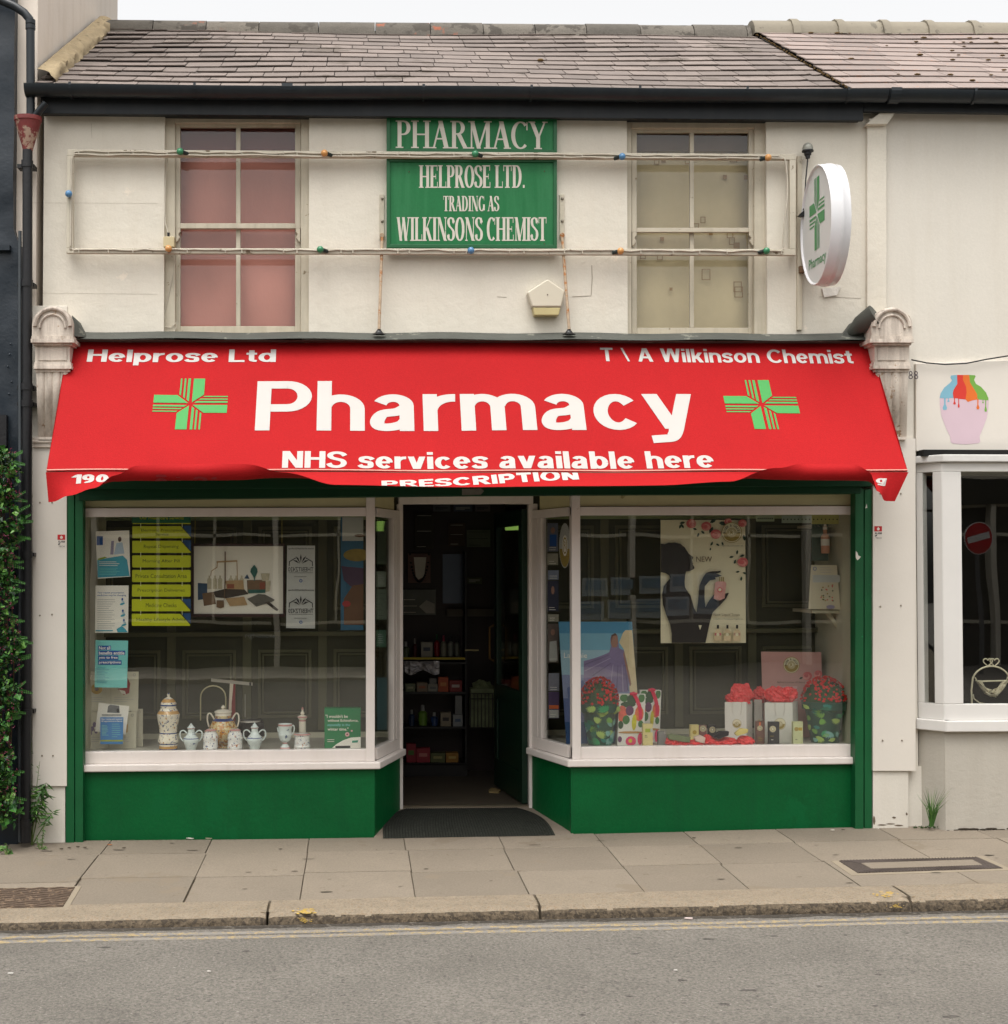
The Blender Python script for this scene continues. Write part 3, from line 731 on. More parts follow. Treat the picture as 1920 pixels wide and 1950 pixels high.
# ------------------------------------------------------------------ shopfront
zsb = (zx(430, 1469.5, 0)+zx(1350, 1457.5, 0))/2; zst = (zx(430, 1457, 0)+zx(1350, 1443, 0))/2
zgb = (zx(430, 1431, .05)+zx(1350, 1419, .05))/2            # glass bottom
zgt = (zx(430, 984, .05)+zx(1350, 980, .05))/2; zht = (zx(430, 967.5, .05)+zx(1350, 963.5, .05))/2
ZTOP = zht+0.16
BED = zgb-0.012
def bed(X): return BED+tl(X)
YF = 0.05
xl0 = P(157, 1300, YF).x; xlc = P(714, 1300, YF).x; xrc = P(1089, 1300, YF).x; xr1 = P(1629, 1300, YF).x
FLp, ILp, FRp, IRp = (xlc, YF), (P(764, 1300, .65).x, .65), (xrc, YF), (P(1010, 1300, .65).x, .65)
panel_m = mat('olive_panelling', (70, 68, 46), 0.55, 0.10, 4, 0.1, 40)
panel_edge = mat('olive_moulding', (104, 101, 74), 0.5, 0.08, 4)
grey_shelf = mat('display_bed', (190, 184, 168), 0.7, 0.08, 5, 0.15, 50)
display_side = mat('display_side_paint', (222, 216, 190), 0.7, 0.05)
threshold_m = mat('doorway_concrete', (132, 120, 106), 0.85, 0.1, 6, 0.4, 60)
floor_m = mat('shop_floor', (78, 70, 58), 0.6, 0.12, 7)
def ext(mb, a, b, z0, z1, th, m, out=0.0):         # upright slab on the plan line a-b, thickness th to the left of it
    a = Vector((*a, 0)); b = Vector((*b, 0)); d = (b-a).normalized(); n = Vector((-d.y, d.x, 0))
    p = a+n*out; q = b+n*out
    mb.prism([(p.x, p.y, z0+tl(p.x)), (q.x, q.y, z0+tl(q.x)), (q.x, q.y, z1+tl(q.x)), (p.x, p.y, z1+tl(p.x))], n*th, m)
def lerp(a, b, t): return (a[0]+(b[0]-a[0])*t, a[1]+(b[1]-a[1])*t)
for side, lab in (('L', 'left shop window with medicine jars'), ('R', 'right shop window with gifts and flowers')):
    x0, x1 = (xl0, xlc) if side == 'L' else (xrc, xr1)
    F, I = (FLp, ILp) if side == 'L' else (FRp, IRp)
    sg = 1 if side == 'L' else -1
    cp = (P(714, 1300, YF).x-P(697, 1300, YF).x)
    fr = MB()
    fr.tbox(x0, x1-(.02 if sg > 0 else 0), YF, YF+.06, zst, zgb, white_paint)
    fr.tbox(x0, x1, YF, YF+.06, zgt, zht, white_paint)
    if sg > 0: fr.tbox(x1-cp, x1, YF-.012, YF+.075, zst, ZTOP, white_paint)
    else: fr.tbox(x0, x0+cp, YF-.012, YF+.075, zst, ZTOP, white_paint)
    th = .05*sg*1.0
    ext(fr, lerp(F, I, .09), lerp(F, I, 1), zst, zgb, th, white_paint)
    ext(fr, lerp(F, I, .09), lerp(F, I, 1), zgt, zht, th, white_paint)
    ext(fr, lerp(F, I, .72), lerp(F, I, .80), zgb, zgt, th*.8, white_paint)
    ext(fr, lerp(F, I, .82), lerp(F, I, 1.0), zgb, zgt, th, white_paint)
    f = fr.build('shop_window', ph, bev=.004); f['label'] = lab
    s = MB()                                        # projecting sill with a mitred return
    o = .045
    dx = (I[0]-F[0]); L = math.hypot(dx, I[1]-F[1]); nx = (I[1]-F[1])/L*o*(1 if sg > 0 else -1)
    xs = [x0, x1+o*.75] if sg > 0 else [x0-o*.75, x1]
    s.tbox(xs[0], xs[1], YF-o, YF+.03, zsb, zst, white_paint)
    ext(s, (F[0]+o*.75*sg, F[1]-o), (I[0]+o*.75*sg, I[1]-.02), zsb, zst-.001, .05*sg, white_paint)
    s.build('window_sill', f, bev=.007)
    c = MB()
    c.tbox(x0, x1-(cp if sg > 0 else 0)+(0), YF+.02, YF+.05, zht+.004, ZTOP, cream_board) if sg > 0 else c.tbox(x0+cp, x1, YF+.02, YF+.05, zht+.004, ZTOP, cream_board)
    ext(c, lerp(F, I, .1), lerp(F, I, .8), zht+.004, ZTOP, .03*sg, cream_board, .015*sg)
    c.build('transom_board', f, bev=.002)
    g = MB()
    if sg > 0: g.tbox(x0, x1-cp, YF+.028, YF+.034, zgb-.01, zgt+.01, clear_glass)
    else: g.tbox(x0+cp, x1, YF+.028, YF+.034, zgb-.01, zgt+.01, clear_glass)
    g.build('glass_pane', f)
    g = MB(); ext(g, lerp(F, I, .10), lerp(F, I, .73), zgb-.01, zgt+.01, .006*sg, clear_glass, .02*sg); g.build('glass_pane', f)
    r = MB()                                        # stall riser
    gl = lambda X, Y: gz(X, Y)-.03
    r.prism([(x0-.01, YF-.012, gl(x0, 0)), (x1, YF-.012, gl(x1, 0)), (x1, YF-.012, zsb+tl(x1)), (x0-.01, YF-.012, zsb+tl(x0))], (0, .05, 0), green_paint)
    a, b = lerp(F, I, .02), I
    ext(r, (a[0], a[1]-.002), b, -.05, zsb, .04*sg, green_paint)
    r.build('stall_riser', ph, bev=.003)
    d = MB()                                        # window bed, back panelling and sides
    xb0, xb1 = (x0-.06, I[0]-.02) if sg > 0 else (I[0]+.02, x1+.06)
    q = [(x0, YF+.03), (x1-.01 if sg > 0 else x1, YF+.03), (I[0]-.03, .62), (I[0]-.03, .78), (x0, .78)] if sg > 0 else [(x0+.01, YF+.03), (x1, YF+.03), (x1, .78), (I[0]+.03, .78), (I[0]+.03, .62)]
    d.prism([(X, Y, bed(X)) for X, Y in q], (0, 0, -.02), grey_shelf)
    db = d.build('window_bed', f)
    d = MB()
    d.tbox(xb0, xb1, .78, .80, .05, 2.62, panel_m)
    n = 4; wdt = (xb1-xb0)/n
    for k in range(n):
        a, b = xb0+k*wdt, xb0+(k+1)*wdt
        for za, zb in ((BED+.12, BED+.62), (BED+.86, 2.0)):
            for ins, yy, e in ((.075, .768, .022), (.105, .760, .012)):
                A0, B0 = a+ins, b-ins
                for bx in ((A0, A0+e, za+ins-.06, zb-ins+.06), (B0-e, B0, za+ins-.06, zb-ins+.06)):
                    d.tbox(bx[0], bx[1], yy, .78, bx[2], bx[3], panel_edge)
                for z_ in (za+ins-.06, zb-ins+.06-e): d.tbox(A0+e, B0-e, yy+.001, .78, z_, z_+e, panel_edge)
        if k: d.tbox(a-.03, a+.03, .765, .78, BED+.05, 2.05, panel_edge)
    d.tbox(xb0, xb1, .72, .78, BED+.70, BED+.73, panel_edge)
    d.tbox(xb0, xb1, .755, .78, BED-.02, BED+.035, display_side)
    d.tbox(xb0, xb1, .750, .78, 2.03, 2.09, mat('pale_green_track', (168, 180, 130), .5))
    d.build('display_panelling', f, bev=.002)
    d = MB()
    e = xl0-.012 if sg > 0 else xr1-.008
    d.box(e, e+.02, YF+.06, .78, BED-.05, 2.3, display_side)
    d.build('display_side', f)
    d = MB()
    d.prism([(X, Y, ZTOP-.01) for X, Y in ((x0-.06, YF), (xlc if sg > 0 else xr1+.06, YF), (I[0] if sg > 0 else xr1+.06, .8), (x0-.06 if sg > 0 else I[0], .8))] if sg > 0 else [(xrc, YF, ZTOP-.01), (xr1+.06, YF, ZTOP-.01), (xr1+.06, .8, ZTOP-.01), (I[0], .8, ZTOP-.01)], (0, 0, .03), display_side)
    d.build('display_ceiling', f)
# doorway: head, jambs, ramp
d = MB()
zd = zx(886, 960, .65)
d.tbox(ILp[0]-.02, IRp[0]+.02, .62, .69, zd, zd+.055, white_paint)
d.tbox(ILp[0]-.03, ILp[0]+.012, .625, .70, .0, zd, white_paint); d.tbox(IRp[0]-.012, IRp[0]+.05, .625, .70, .0, zd, white_paint)
d.tbox(ILp[0]-.02, IRp[0]+.02, .635, .68, zd+.057, 2.45, cream_board)
d.prism([(xlc, YF+.03, ZTOP), (xrc, YF+.03, ZTOP), (IRp[0]+.05, .8, ZTOP), (ILp[0]-.05, .8, ZTOP)], (0, 0, .04), display_side)
dw = d.build('doorway', ph, bev=.004)
d = MB()
d.prism([(xlc-.02, -.03, gz(.1, 0)-.004), (xrc+.02, -.03, gz(1.3, 0)-.006), (IRp[0]+.02, .66, .064), (ILp[0]-.02, .66, .062)], (0, 0, -.06), threshold_m)
d.box(ILp[0], IRp[0], .655, .70, .055, .072, mat('metal_threshold', (150, 140, 120), .35, metal=.7))
d.build('threshold', dw)
d = MB()
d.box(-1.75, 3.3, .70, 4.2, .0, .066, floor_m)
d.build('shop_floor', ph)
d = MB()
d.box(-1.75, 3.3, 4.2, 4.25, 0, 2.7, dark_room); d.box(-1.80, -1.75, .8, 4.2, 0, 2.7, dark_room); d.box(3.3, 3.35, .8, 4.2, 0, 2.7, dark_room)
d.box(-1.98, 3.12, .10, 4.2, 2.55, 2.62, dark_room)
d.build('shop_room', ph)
# door leaf, swung inwards
d = MB(); h0 = Vector((IRp[0]-.012, .70, 0)); h1 = Vector((1.065, 1.52, 0)); dv = (h1-h0)
def leaf(mb, t0, t1, z0, z1, th, m, o=0): ext(mb, (h0+dv*t0)[:2], (h0+dv*t1)[:2], z0, z1, th, m, o)
door_g = mat('dark_green_door', (10, 44, 28), .4, .08)
for (a, b, z0, z1) in ((0, .11, .075, 2.10), (.89, 1, .075, 2.10), (.11, .89, .075, .28), (.11, .89, .72, .83), (.11, .89, 1.99, 2.10)):
    leaf(d, a, b, z0, z1, .04, door_g)
leaf(d, .11, .89, .28, .72, .02, door_g, .01)
dl = d.build('door', ph, bev=.003); dl['label'] = 'dark green glazed door standing open inside the doorway'
d = MB(); leaf(d, .11, .89, .83, 1.99, .006, clear_glass, .016); d.build('glass_pane', dl)
d = MB(); c0 = h0+dv*.93; d.tube([c0+Vector((-.05, 0, 1.0)), c0+Vector((-.085, 0, 1.02)), c0+Vector((-.085, 0, 1.25)), c0+Vector((-.05, 0, 1.27))], .009, mat('dull_brass', (110, 84, 44), .5, metal=.6), 8); d.build('handle', dl, smooth=50)
# shutter box and guides
d = MB()
d.pp([(127, 904), (1661, 900), (1661, 926), (127, 931)], -.075, .04, shutter_green)
d.pp([(150, 929), (1640, 924), (1640, 940), (900, 944), (150, 953)], -.04, .05, shutter_green)
sb = d.build('shutter_box', ph, bev=.004)
d = MB(); d.flat([(880, 931), (916, 930), (922, 935), (916, 942), (880, 943)], -.0415, mat('grey_label', (120, 118, 108), .7, .15, 30)); d.build('worn_label', sb)
for (x0, xm, x1, nm) in ((125, 142, 158, 'a'), (1629, 1646, 1661, 'b')):
    d = MB()
    d.rb(x0, 930, xm-.8, 1608 if nm == 'a' else 1584, -.035, .05, guide_green); d.rb(xm+.8, 932, x1, 1606 if nm == 'a' else 1583, -.028, .05, guide_green)
    d.rb(xm-.8, 932, xm+.8, 1600 if nm == 'a' else 1580, -.015, .05, mat('groove', (4, 26, 14), .8))
    gd = d.build('shutter_guide', ph, bev=.003)
    if nm == 'b':
        d = MB(); d.flat([(1628+2, 1049), (1633, 1052), (1635, 1058), (1640, 1060), (1637, 1064), (1633, 1067), (1630, 1062)], -.0365, board_paint); d.build('torn_sticker', gd); d = MB()
        d.flat([(1648, 968), (1651, 959), (1652, 967)], -.0300, board_paint); d.build('torn_sticker', gd)
# pilasters with scrolled consoles
def pilaster(bx0, bx1, by0, by1, lx0, lx1, ly1, cx, arch, lab):
    d = MB()
    d.rb(bx0, by0, bx1, by1, -.045, .10, board_paint)
    d.rb(lx0, by1+.5, lx1, ly1, -.030, .10, plaster2)
    if lab.endswith('right end of the shopfront'):
      for (x, y, w, h) in ((1703, 1557, 4, 2), (1727, 1550, 2, 3), (1680, 1571, 9, 1.4), (1696, 1569, 10, 1.2), (1712, 1572, 9, 1.6), (1665, 1562, 2.5, 9)):
        d.flat([(x-w, y), (x-w*.3, y-h), (x+w*.6, y-h*.6), (x+w, y+h*.3), (x+.2*w, y+h), (x-.5*w, y+h*.7)], -.0315, mat('chipped_plaster', (112, 98, 82), .9, .2, 40))
    pl = d.build('pilaster', ph, bev=0); pl['label'] = lab
    for (x, y) in ((bx0+14, by0+105), (bx1-28, by0+105), (bx0+14, by0+320), (bx1-28, by0+318), (bx0+18, by1-58), (bx1-26, by1-58)):
        d = MB(); d.ball(P(x, y, -.046), .006, mat('dull_screw', (150, 140, 124), .6), 8); d.build('screw', pl, smooth=60)
    c = MB(); hw = arch[1]; yt, yb = arch[2], arch[3]
    # round headed cap
    def ap(w, y0, n=20):
        return [(cx-w, yb)]+[(cx-w*math.cos(math.pi*k/n), y0-(y0-yt)*math.sin(math.pi*k/n)*1.0) for k in range(n+1)]+[(cx+w, yb)]
    c.pp(ap(hw, yt+(yb-yt)*.62), -.20, .01, corbel_paint)
    outer = [(cx-hw*.86*math.cos(math.pi*k/20), yt+(yb-yt)*.66-((yb-yt)*.60)*math.sin(math.pi*k/20)) for k in range(21)]
    c.tube([P(x, y, -.205) for x, y in outer], .013, corbel_paint, 8)
    inner = [(cx-hw*.62*math.cos(math.pi*k/20), yt+(yb-yt)*.72-((yb-yt)*.46)*math.sin(math.pi*k/20)) for k in range(21)]
    c.tube([P(x, y, -.203) for x, y in inner], .008, corbel_paint, 8)
    # moulded bands
    for (w, y0, y1, Y) in ((hw+1, yb, yb+5, -.21), (hw+2.5, yb+5, yb+12, -.222), (hw-2, yb+12, yb+17, -.20), (hw-6, yb+17, yb+50, -.175), (hw-4, yb+50, yb+56, -.19), (hw-3, yb+56, yb+62, -.20), (hw-6, yb+62, yb+68, -.182)):
        c.rb(cx-w, y0, cx+w, y1, Y, .0, corbel_paint)
    c.rb(cx-hw+12, yb+22, cx+hw-12, yb+46, -.181, -.17, corbel_paint)
    # fluted scroll
    y0, y1 = yb+68, yb+192
    def sc(u, v):
        w = (hw-8)*(1-.10*v); x = cx+(2*u-1)*w
        Y = -.165+.12*(v**1.2)-.022*math.sin(v*math.pi*1.4)
        Y += .011*abs(math.sin(u*math.pi*4))**.7*(-1)*(1-.5*v)
        return P(x, y0+(y1-y0)*v, Y)
    c.grid(sc, 48, 26, corbel_paint)
    for e in (0, 1):
        pts = [sc(e, k/26) for k in range(27)]
        c.poly(pts+[Vector((pts[-1].x, .0, pts[-1].z)), Vector((pts[0].x, .0, pts[0].z))], corbel_paint)
    c.rb(cx-hw+12, y1, cx+hw-11, y1+5, -.075, 0, corbel_paint)
    c.build('console', pl, smooth=35, bev=0)
    return pl
plL = pilaster(62, 127, 852, 1497, 62, 124, 1612, 100, (60, 39, 584, 640), 'white pilaster at the left end of the shopfront')
d = MB(); d.rb(62, 832, 128, 852, -.06, 0, corbel_paint); d.rb(61, 838, 130, 843, -.07, 0, corbel_paint); d.rb(61, 700, 128, 834, -.012, .05, plaster2); d.rb(61, 582, 128, 700, -.010, .05, plaster2)
d.build('pilaster_moulding', plL, bev=.004)
plR = pilaster(1663, 1744, 835, 1468, 1663, 1730, 1582, 1699, (1655, 39, 586, 640), 'white pilaster at the right end of the shopfront')
d = MB(); d.rb(1662, 600, 1740, 838, -.010, .05, plaster2); d.build('pilaster_backing', plR)
# ------------------------------------------------------------------ neighbours
x0 = XM; 
d = MB()
bx = P(1746, 1100, 0).x
d.wallholes(3.402, 7.4, -.05, 4.66, [(bx, 6.4, .42, zx(1800, 860, 0)+tl(3.7))], 0.004, plaster2, 0.06)
d.box(XM+.3, 7.4, 4.0, 4.05, 0, 4.7, plaster2); d.box(7.35, 7.4, 0.01, 4, 0, 4.7, plaster2)
d.build('wall', nb)
d = MB()
d.pp([(1745, 692), (2300, 672), (2300, 856), (1745, 859)], -.028, .004, board_paint); fb = d.build('fascia_sign_board', nb, bev=.003)
d = MB(); letters(d, '88', sans, pxbox(1730.5, 706.5, 1749, 722, -.0475), mat('dark_number', (62, 52, 66), .6), .12, .11, .14); d.build('house_number', nb)
# painted vase on the board
d = MB(); vY = -.0292
V = lambda x, y: (1640+x/3.718, 680+y/3.718)
pinkv = mat('vase_pink', (222, 196, 206), .6, .02); 
rgt = [(845, 600), (840, 560), (865, 500), (892, 430), (903, 360), (905, 305)]; lft = [(557, 285), (558, 340), (570, 420), (600, 500), (630, 560), (634, 600)]
bot = [(650, 612), (740, 618), (830, 610)]
d.flat([V(*p) for p in lft+bot+rgt], vY, pinkv)
for k, (pts, col) in enumerate((
    ([(638, 130), (680, 126), (682, 190), (655, 230), (650, 255), (654, 288), (610, 292), (557, 290), (565, 255), (590, 215), (628, 185), (645, 165), (634, 145)], (132, 186, 206)),
    ([(680, 126), (724, 126), (722, 160), (745, 210), (748, 250), (740, 300), (700, 296), (680, 292), (655, 290), (650, 255), (656, 232), (682, 190)], (222, 58, 44)),
    ([(724, 126), (766, 126), (772, 180), (800, 225), (822, 262), (824, 300), (790, 306), (757, 318), (740, 300), (748, 250), (745, 210), (722, 160)], (232, 116, 40)),
    ([(766, 126), (806, 128), (812, 136), (800, 160), (815, 190), (850, 210), (885, 250), (902, 290), (903, 306), (860, 302), (826, 300), (822, 262), (800, 225), (772, 180)], (122, 176, 74)))):
    m_ = mat('vase_paint_%d' % k, col, .6, .03)
    d.flat([V(*p) for p in pts], vY-.0006, m_)
def drip(x, y, l, r, k):
    m_ = MATS['vase_paint_%d' % k]; a = [(x-r*.35, y), (x+r*.35, y), (x+r*.4, y+l*.6)]+[(x+r*math.cos(R(50-280*i/12)), y+l-r*1.2*math.sin(R(50-280*i/12))*-1*-1) for i in range(0)]
    d.flat([V(x-r*.4, y), V(x+r*.4, y), V(x+r*.35, y+l*.55), V(x+r, y+l*.85), V(x+r*.7, y+l), V(x-r*.7, y+l), V(x-r, y+l*.85), V(x-r*.35, y+l*.55)], vY-.0008, m_)
for a in ((594, 280, 94, 16, 0), (620, 280, 38, 8, 0), (662, 285, 50, 9, 1), (692, 285, 72, 7, 1), (828, 295, 74, 11, 2), (864, 298, 28, 6, 3), (883, 300, 86, 9, 3)): drip(*a)
d.build('painted_vase', fb)
# bay window
def zn(y, Y=-.15): return P(1850, y, Y).z
BF = (P(1796, 1100, -.15).x, -.15); BW = (P(1746, 1100, 0).x, 0.0); BE = (5.9, -.15); BEW = (6.05, 0)
bay_white = mat('fresh_white_gloss', (228, 225, 220), .35, .02, 5, .05, 40)
d = MB()
zb0, zb1, zb2, zt0, zt1 = zn(1393), zn(1372), zn(1341), zn(898), zn(880)
def run(mb, z0, z1, th, m, o=0.0, ends=(0, 1)):
    mb.prism([(BF[0], BF[1]-o, z0), (BE[0], BE[1]-o, z0), (BE[0], BE[1]-o, z1), (BF[0], BF[1]-o, z1)], (0, th+o, 0), m)
    dx, dy = BW[0]-BF[0], BW[1]-BF[1]; L = math.hypot(dx, dy); n = Vector((-dy/L, dx/L, 0))
    n = n if n.x < 0 else -n
    a = Vector((BF[0], BF[1]-o, 0)); b = Vector((BW[0], BW[1], 0))+n*o
    mb.prism([(a.x, a.y, z0), (b.x, b.y, z0), (b.x, b.y, z1), (a.x, a.y, z1)], -n*(th+o), m)
    return n
nn = run(d, zb1, zb2, .05, bay_white); run(d, zt0, zt1, .05, bay_white)
fx = P(1834, 1200, -.15).x
d.box(BF[0], fx, -.15, -.09, zb2, zt0, bay_white); d.box(5.0, BE[0], -.15, -.09, zb2, zt0, bay_white)
dBW = Vector((BW[0]-BF[0], BW[1]-BF[1], 0))
for t0, t1 in ((0.0, .36), (.74, 1.0)):
    a = Vector((*BF, 0))+dBW*t0; b = Vector((*BF, 0))+dBW*t1
    d.prism([(a.x, a.y, zb2), (b.x, b.y, zb2), (b.x, b.y, zt0), (a.x, a.y, zt0)], -nn*.05, bay_white)
bw = d.build('bay_window', nb, bev=.004)
d = MB(); run(d, zb0, zb1, .06, bay_white, .028); d.build('window_sill', bw, bev=.006)
d = MB(); run(d, zt1, zn(866), .08, mat('cornice_white', (222, 220, 216), .45, .04, 20, .3, 30), .03); d.build('cornice', bw, bev=.006)
d = MB(); d.box(fx-.01, 5.01, -.128, -.122, zb2-.01, zt0+.01, bay_glass)
a = Vector((*BF, 0))+dBW*.36; b = Vector((*BF, 0))+dBW*.75; d.prism([(a.x, a.y, zb2), (b.x, b.y, zb2), (b.x, b.y, zt0), (a.x, a.y, zt0)], -nn*.005, bay_glass)
d.build('glass_pane', bw)
grey_render = mat('grey_painted_render', (190, 184, 172), .8, .04, 4, .4, 40, streak=((150, 142, 128), .25), fine=.02, wear=((172, 164, 150), .64, 5))
d = MB()
for (p, q) in (((BF[0]+.006, BF[1]+.012), (BE[0], BE[1]+.012)),):
    d.prism([(p[0], p[1], -.1), (q[0], q[1], -.1), (q[0], q[1], zb0), (p[0], p[1], zb0)], (0, .10, 0), grey_render)
p = (BF[0]+.008, BF[1]+.013); q = (BW[0]+.01, .02)
d.prism([(p[0], p[1], -.1), (q[0], q[1], -.1), (q[0], q[1], zb0), (p[0], p[1], zb0)], (.10, 0, 0), grey_render)
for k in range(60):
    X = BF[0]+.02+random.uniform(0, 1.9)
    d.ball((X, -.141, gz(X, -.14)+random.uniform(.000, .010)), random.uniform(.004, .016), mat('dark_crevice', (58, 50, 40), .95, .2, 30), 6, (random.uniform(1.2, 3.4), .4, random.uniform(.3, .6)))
d.build('bay_base', nb)
d = MB()
d.box(bx+.06, 6.3, .02, 1.9, .45, .5, mat('grey_carpet_bed', (120, 112, 100), .9, .15, 30)); d.box(bx, 6.3, 1.9, 1.95, .4, 2.6, mat('dark_shop_back', (46, 40, 36), .9, .2, 3))
d.box(bx-.03, bx-.01, .01, 1.9, .4, 2.6, display_side); d.box(bx, 6.3, .01, 1.9, 2.42, 2.5, display_side)
d.build('bay_interior', nb)
d = MB(); d.box(BW[0]+.01, BE[0], -.10, .10, zn(866)-.005, zn(858)+.01, mat('gap_shade_black', (14, 13, 12), .9)); d.build('gap_shade_filler', nb)  # near-black filler stands in for the shade in the gap
# left building
d = MB()
nx1, nx2 = P(28, 200, -.06).x, P(39, 900, -.06).x
zc = P(30, 440, -.06).z
def nav(u, v):                                       # uneven old masonry front
    z = -.06+6.2*v; e = nx2 if z < zc-.12 else nx1 if z > zc else nx1+(nx2-nx1)*(zc-z)/.12
    X = -4.2+(e+4.2)*u
    return (X, -.07+mnoise.noise(Vector((X*4, z*3, 0)))*.018+mnoise.noise(Vector((X*11, z*9, 3)))*.006, z)
d.grid(nav, 60, 150, navy)
d.grid(lambda u, v: (nav(1, v)[0], nav(1, v)[1]+.16*u, nav(1, v)[2]), 2, 150, navy)
d.build('painted_front', lb, smooth=50)
d = MB(); d.box(-4.2, XL-.025, 0.0, 2.8, -.1, 8.5, gable_plaster); d.build('gable_wall', lb)
for (x, y) in ((18, 675), (15, 698), (22, 727), (17, 750), (20, 655), (10, 800), (14, 820)):
    d = MB(); d.ball(P(x, y, -.085), .007, navy, 8, (1, .6, 1)); d.build('rivet', lb, smooth=60)
d = MB(); d.rb(-60, 466, 18, 476, -.11, -.06, navy); d.build('ledge', lb)
d = MB(); d.rb(-60, 790, 12, 850, -.12, -.06, black_iron); d.build('panel', lb)
# ------------------------------------------------------------------ awning
red = mat('red_awning_canvas', (174, 26, 29), 0.8, 0.07, 1.4, 0.25, 120, fine=.09, streak=((156, 22, 26), .45), spec=.14)
white_vinyl = mat('white_vinyl', (196, 191, 186), 0.6, 0.02, 5, spec=.2)
cross_green = mat('pale_green_vinyl', (76, 160, 84), 0.6, 0.03, 5, spec=.2)
hem_m = mat('pale_hem', (206, 146, 130), .6, .1, 20)
AXL, AXR, AYT, AYB = -1.818, 3.300, -.035, -.60
def ATZ(u): return 3.119+.023*u
def ABZ(u): return 2.262+.012*u
AN = Vector((0, -(3.119-2.262), AYB-AYT)).normalized(); AN = Vector((0, AN.y, AN.z)); AN = -AN if AN.y > 0 else AN
AN = Vector((0, -.835, .55)).normalized()
def A(u, v, n=0.0):                                 # u across, v up the slope
    X = AXL+(AXR-AXL)*u
    p = Vector((X, AYB+(AYT-AYB)*v, ABZ(u)+(ATZ(u)-ABZ(u))*v))
    s = -.014*math.sin(math.pi*max(0, min(1, v)))+.004*math.sin(u*26)*(1-v)**2+.004*math.sin(u*9+v*4)+.003*mnoise.noise(Vector((u*9, v*2, 0)))
    if v > .97: s += .004*math.sin(u*60)
    return p+AN*(s+n)
def Ainv(x, y):
    d = ray(x, y); c = A(.5, .5); p0 = Vector((AXL, AYB, 2.268)); nr = Vector((0, 0, 0))
    e = Vector((0, AYT-AYB, .857)); nr = Vector((1, 0, 0)).cross(e)
    t = (p0-CAM).dot(nr)/d.dot(nr); p = CAM+d*t
    u = (p.x-AXL)/(AXR-AXL); v = (p.z-ABZ(u))/(ATZ(u)-ABZ(u)); return u, v
aw = thing('shop_awning', 'red canvas awning with white pharmacy lettering across the shopfront', 'awning', A(.5, 0))
d = MB(); d.grid(lambda u, v: A(u, v), 150, 24, red); d.grid(lambda u, v: A(u, v, -.003), 60, 8, red)
for e in (0, 1):
    d.poly([A(e, 1), A(e, 0), A(e, 0)+Vector((0, .02, 0)), A(e, 1)+Vector((0, .02, -.03))], red)
d.build('canvas', aw, smooth=60)
d = MB(); d.tube([A(0, 0)+Vector((0, .02, -.004)), A(1, 0)+Vector((0, .02, -.004))], .012, hem_m, 10); d.build('front_bar', aw, smooth=50)
d = MB(); d.grid(lambda u, v: A(u, .004+.007*v, .0022), 90, 1, hem_m); d.build('hem', aw)
for s_ in (0.012, .988):
    d = MB(); d.tube([A(s_, .03, -.03), Vector((A(s_, 0).x, -.08, 2.30)), Vector((A(s_, 0).x, -.05, 2.32))], .014, black_iron, 8); d.build('folding_arm', aw, smooth=50)
KEY = [(0, 0, .4), (.03, .85, .5), (.06, 1.4, .6), (.085, 2.5, .85), (.11, 3.7, 1), (.17, 4.2, 1), (.22, 3.6, .9), (.27, 2.2, .5), (.33, 1.25, .18), (.5, 1.16, .16), (.7, 1.24, .17), (.78, 1.5, .3), (.84, 3.0, .8), (.88, 4.2, 1), (.925, 4.1, 1), (.945, 2.9, .85), (.962, 1.2, .6), (.985, .15, .5), (1, 0, .4)]
def key(u):
    for i in range(len(KEY)-1):
        a, b = KEY[i], KEY[i+1]
        if u <= b[0]:
            f = (u-a[0])/(b[0]-a[0]); f = f*f*(3-2*f)
            return a[1]+(b[1]-a[1])*f, a[2]+(b[2]-a[2])*f
    return KEY[-1][1:]
def VAL(u, t, n=0.0):
    ph_, ex = key(u); Lh = .175+.035*max(0, min(1, (ph_-2.2)/1.5)); N_ = 14
    y = z = 0.0; a = 0
    for k in range(N_):
        m_ = min(max(t*N_-k, 0), 1)
        a = ph_*((k+.5)/N_)**ex
        y -= math.sin(a)*Lh/N_*m_; z -= math.cos(a)*Lh/N_*m_
        if t*N_ <= k+1: break
    b = A(u, 0)
    nx = Vector((0, -math.cos(a), math.sin(a)))
    pull = 0
    if u < .03: pull = (.03-u)*.55*t
    if u > .93: pull = -(u-.93)/.07*.085*t
    return b+Vector((pull, y-.012, z-.008))+nx*n
d = MB(); d.grid(lambda u, v: VAL(u, v), 200, 20, red); d.build('valance', aw, smooth=80)
def on_awning(x0, yb, x1, yt, yb1=None):
    a = Ainv(x0, yb); b = Ainv(x1, yb1 or yb); c = Ainv((x0+x1)/2, yt); vb = (a[1]+b[1])/2
    return lambda u, v, n=0.0: A(a[0]+(b[0]-a[0])*u, a[1]+(b[1]-a[1])*u+(c[1]-vb)*v, .0024+n)
for txt, box, w, t, gap, nm in (('Helprose Ltd', on_awning(164.5, 687.5, 525, 664.7), .205, .148, .06, 'lettering'), ('T \\ A Wilkinson Chemist', on_awning(1146, 686.8, 1626, 664.5, 691.5), .185, .148, .07, 'lettering'),
                        ('Pharmacy', on_awning(485, 817.6, 1329, 723.5), .188, .15, .07, 'lettering'), ('NHS services available here', on_awning(537, 892, 1361, 858.8), .215, .152, .06, 'lettering')):
    letter_parts(aw, txt, sans, box, white_vinyl, w, t, gap)
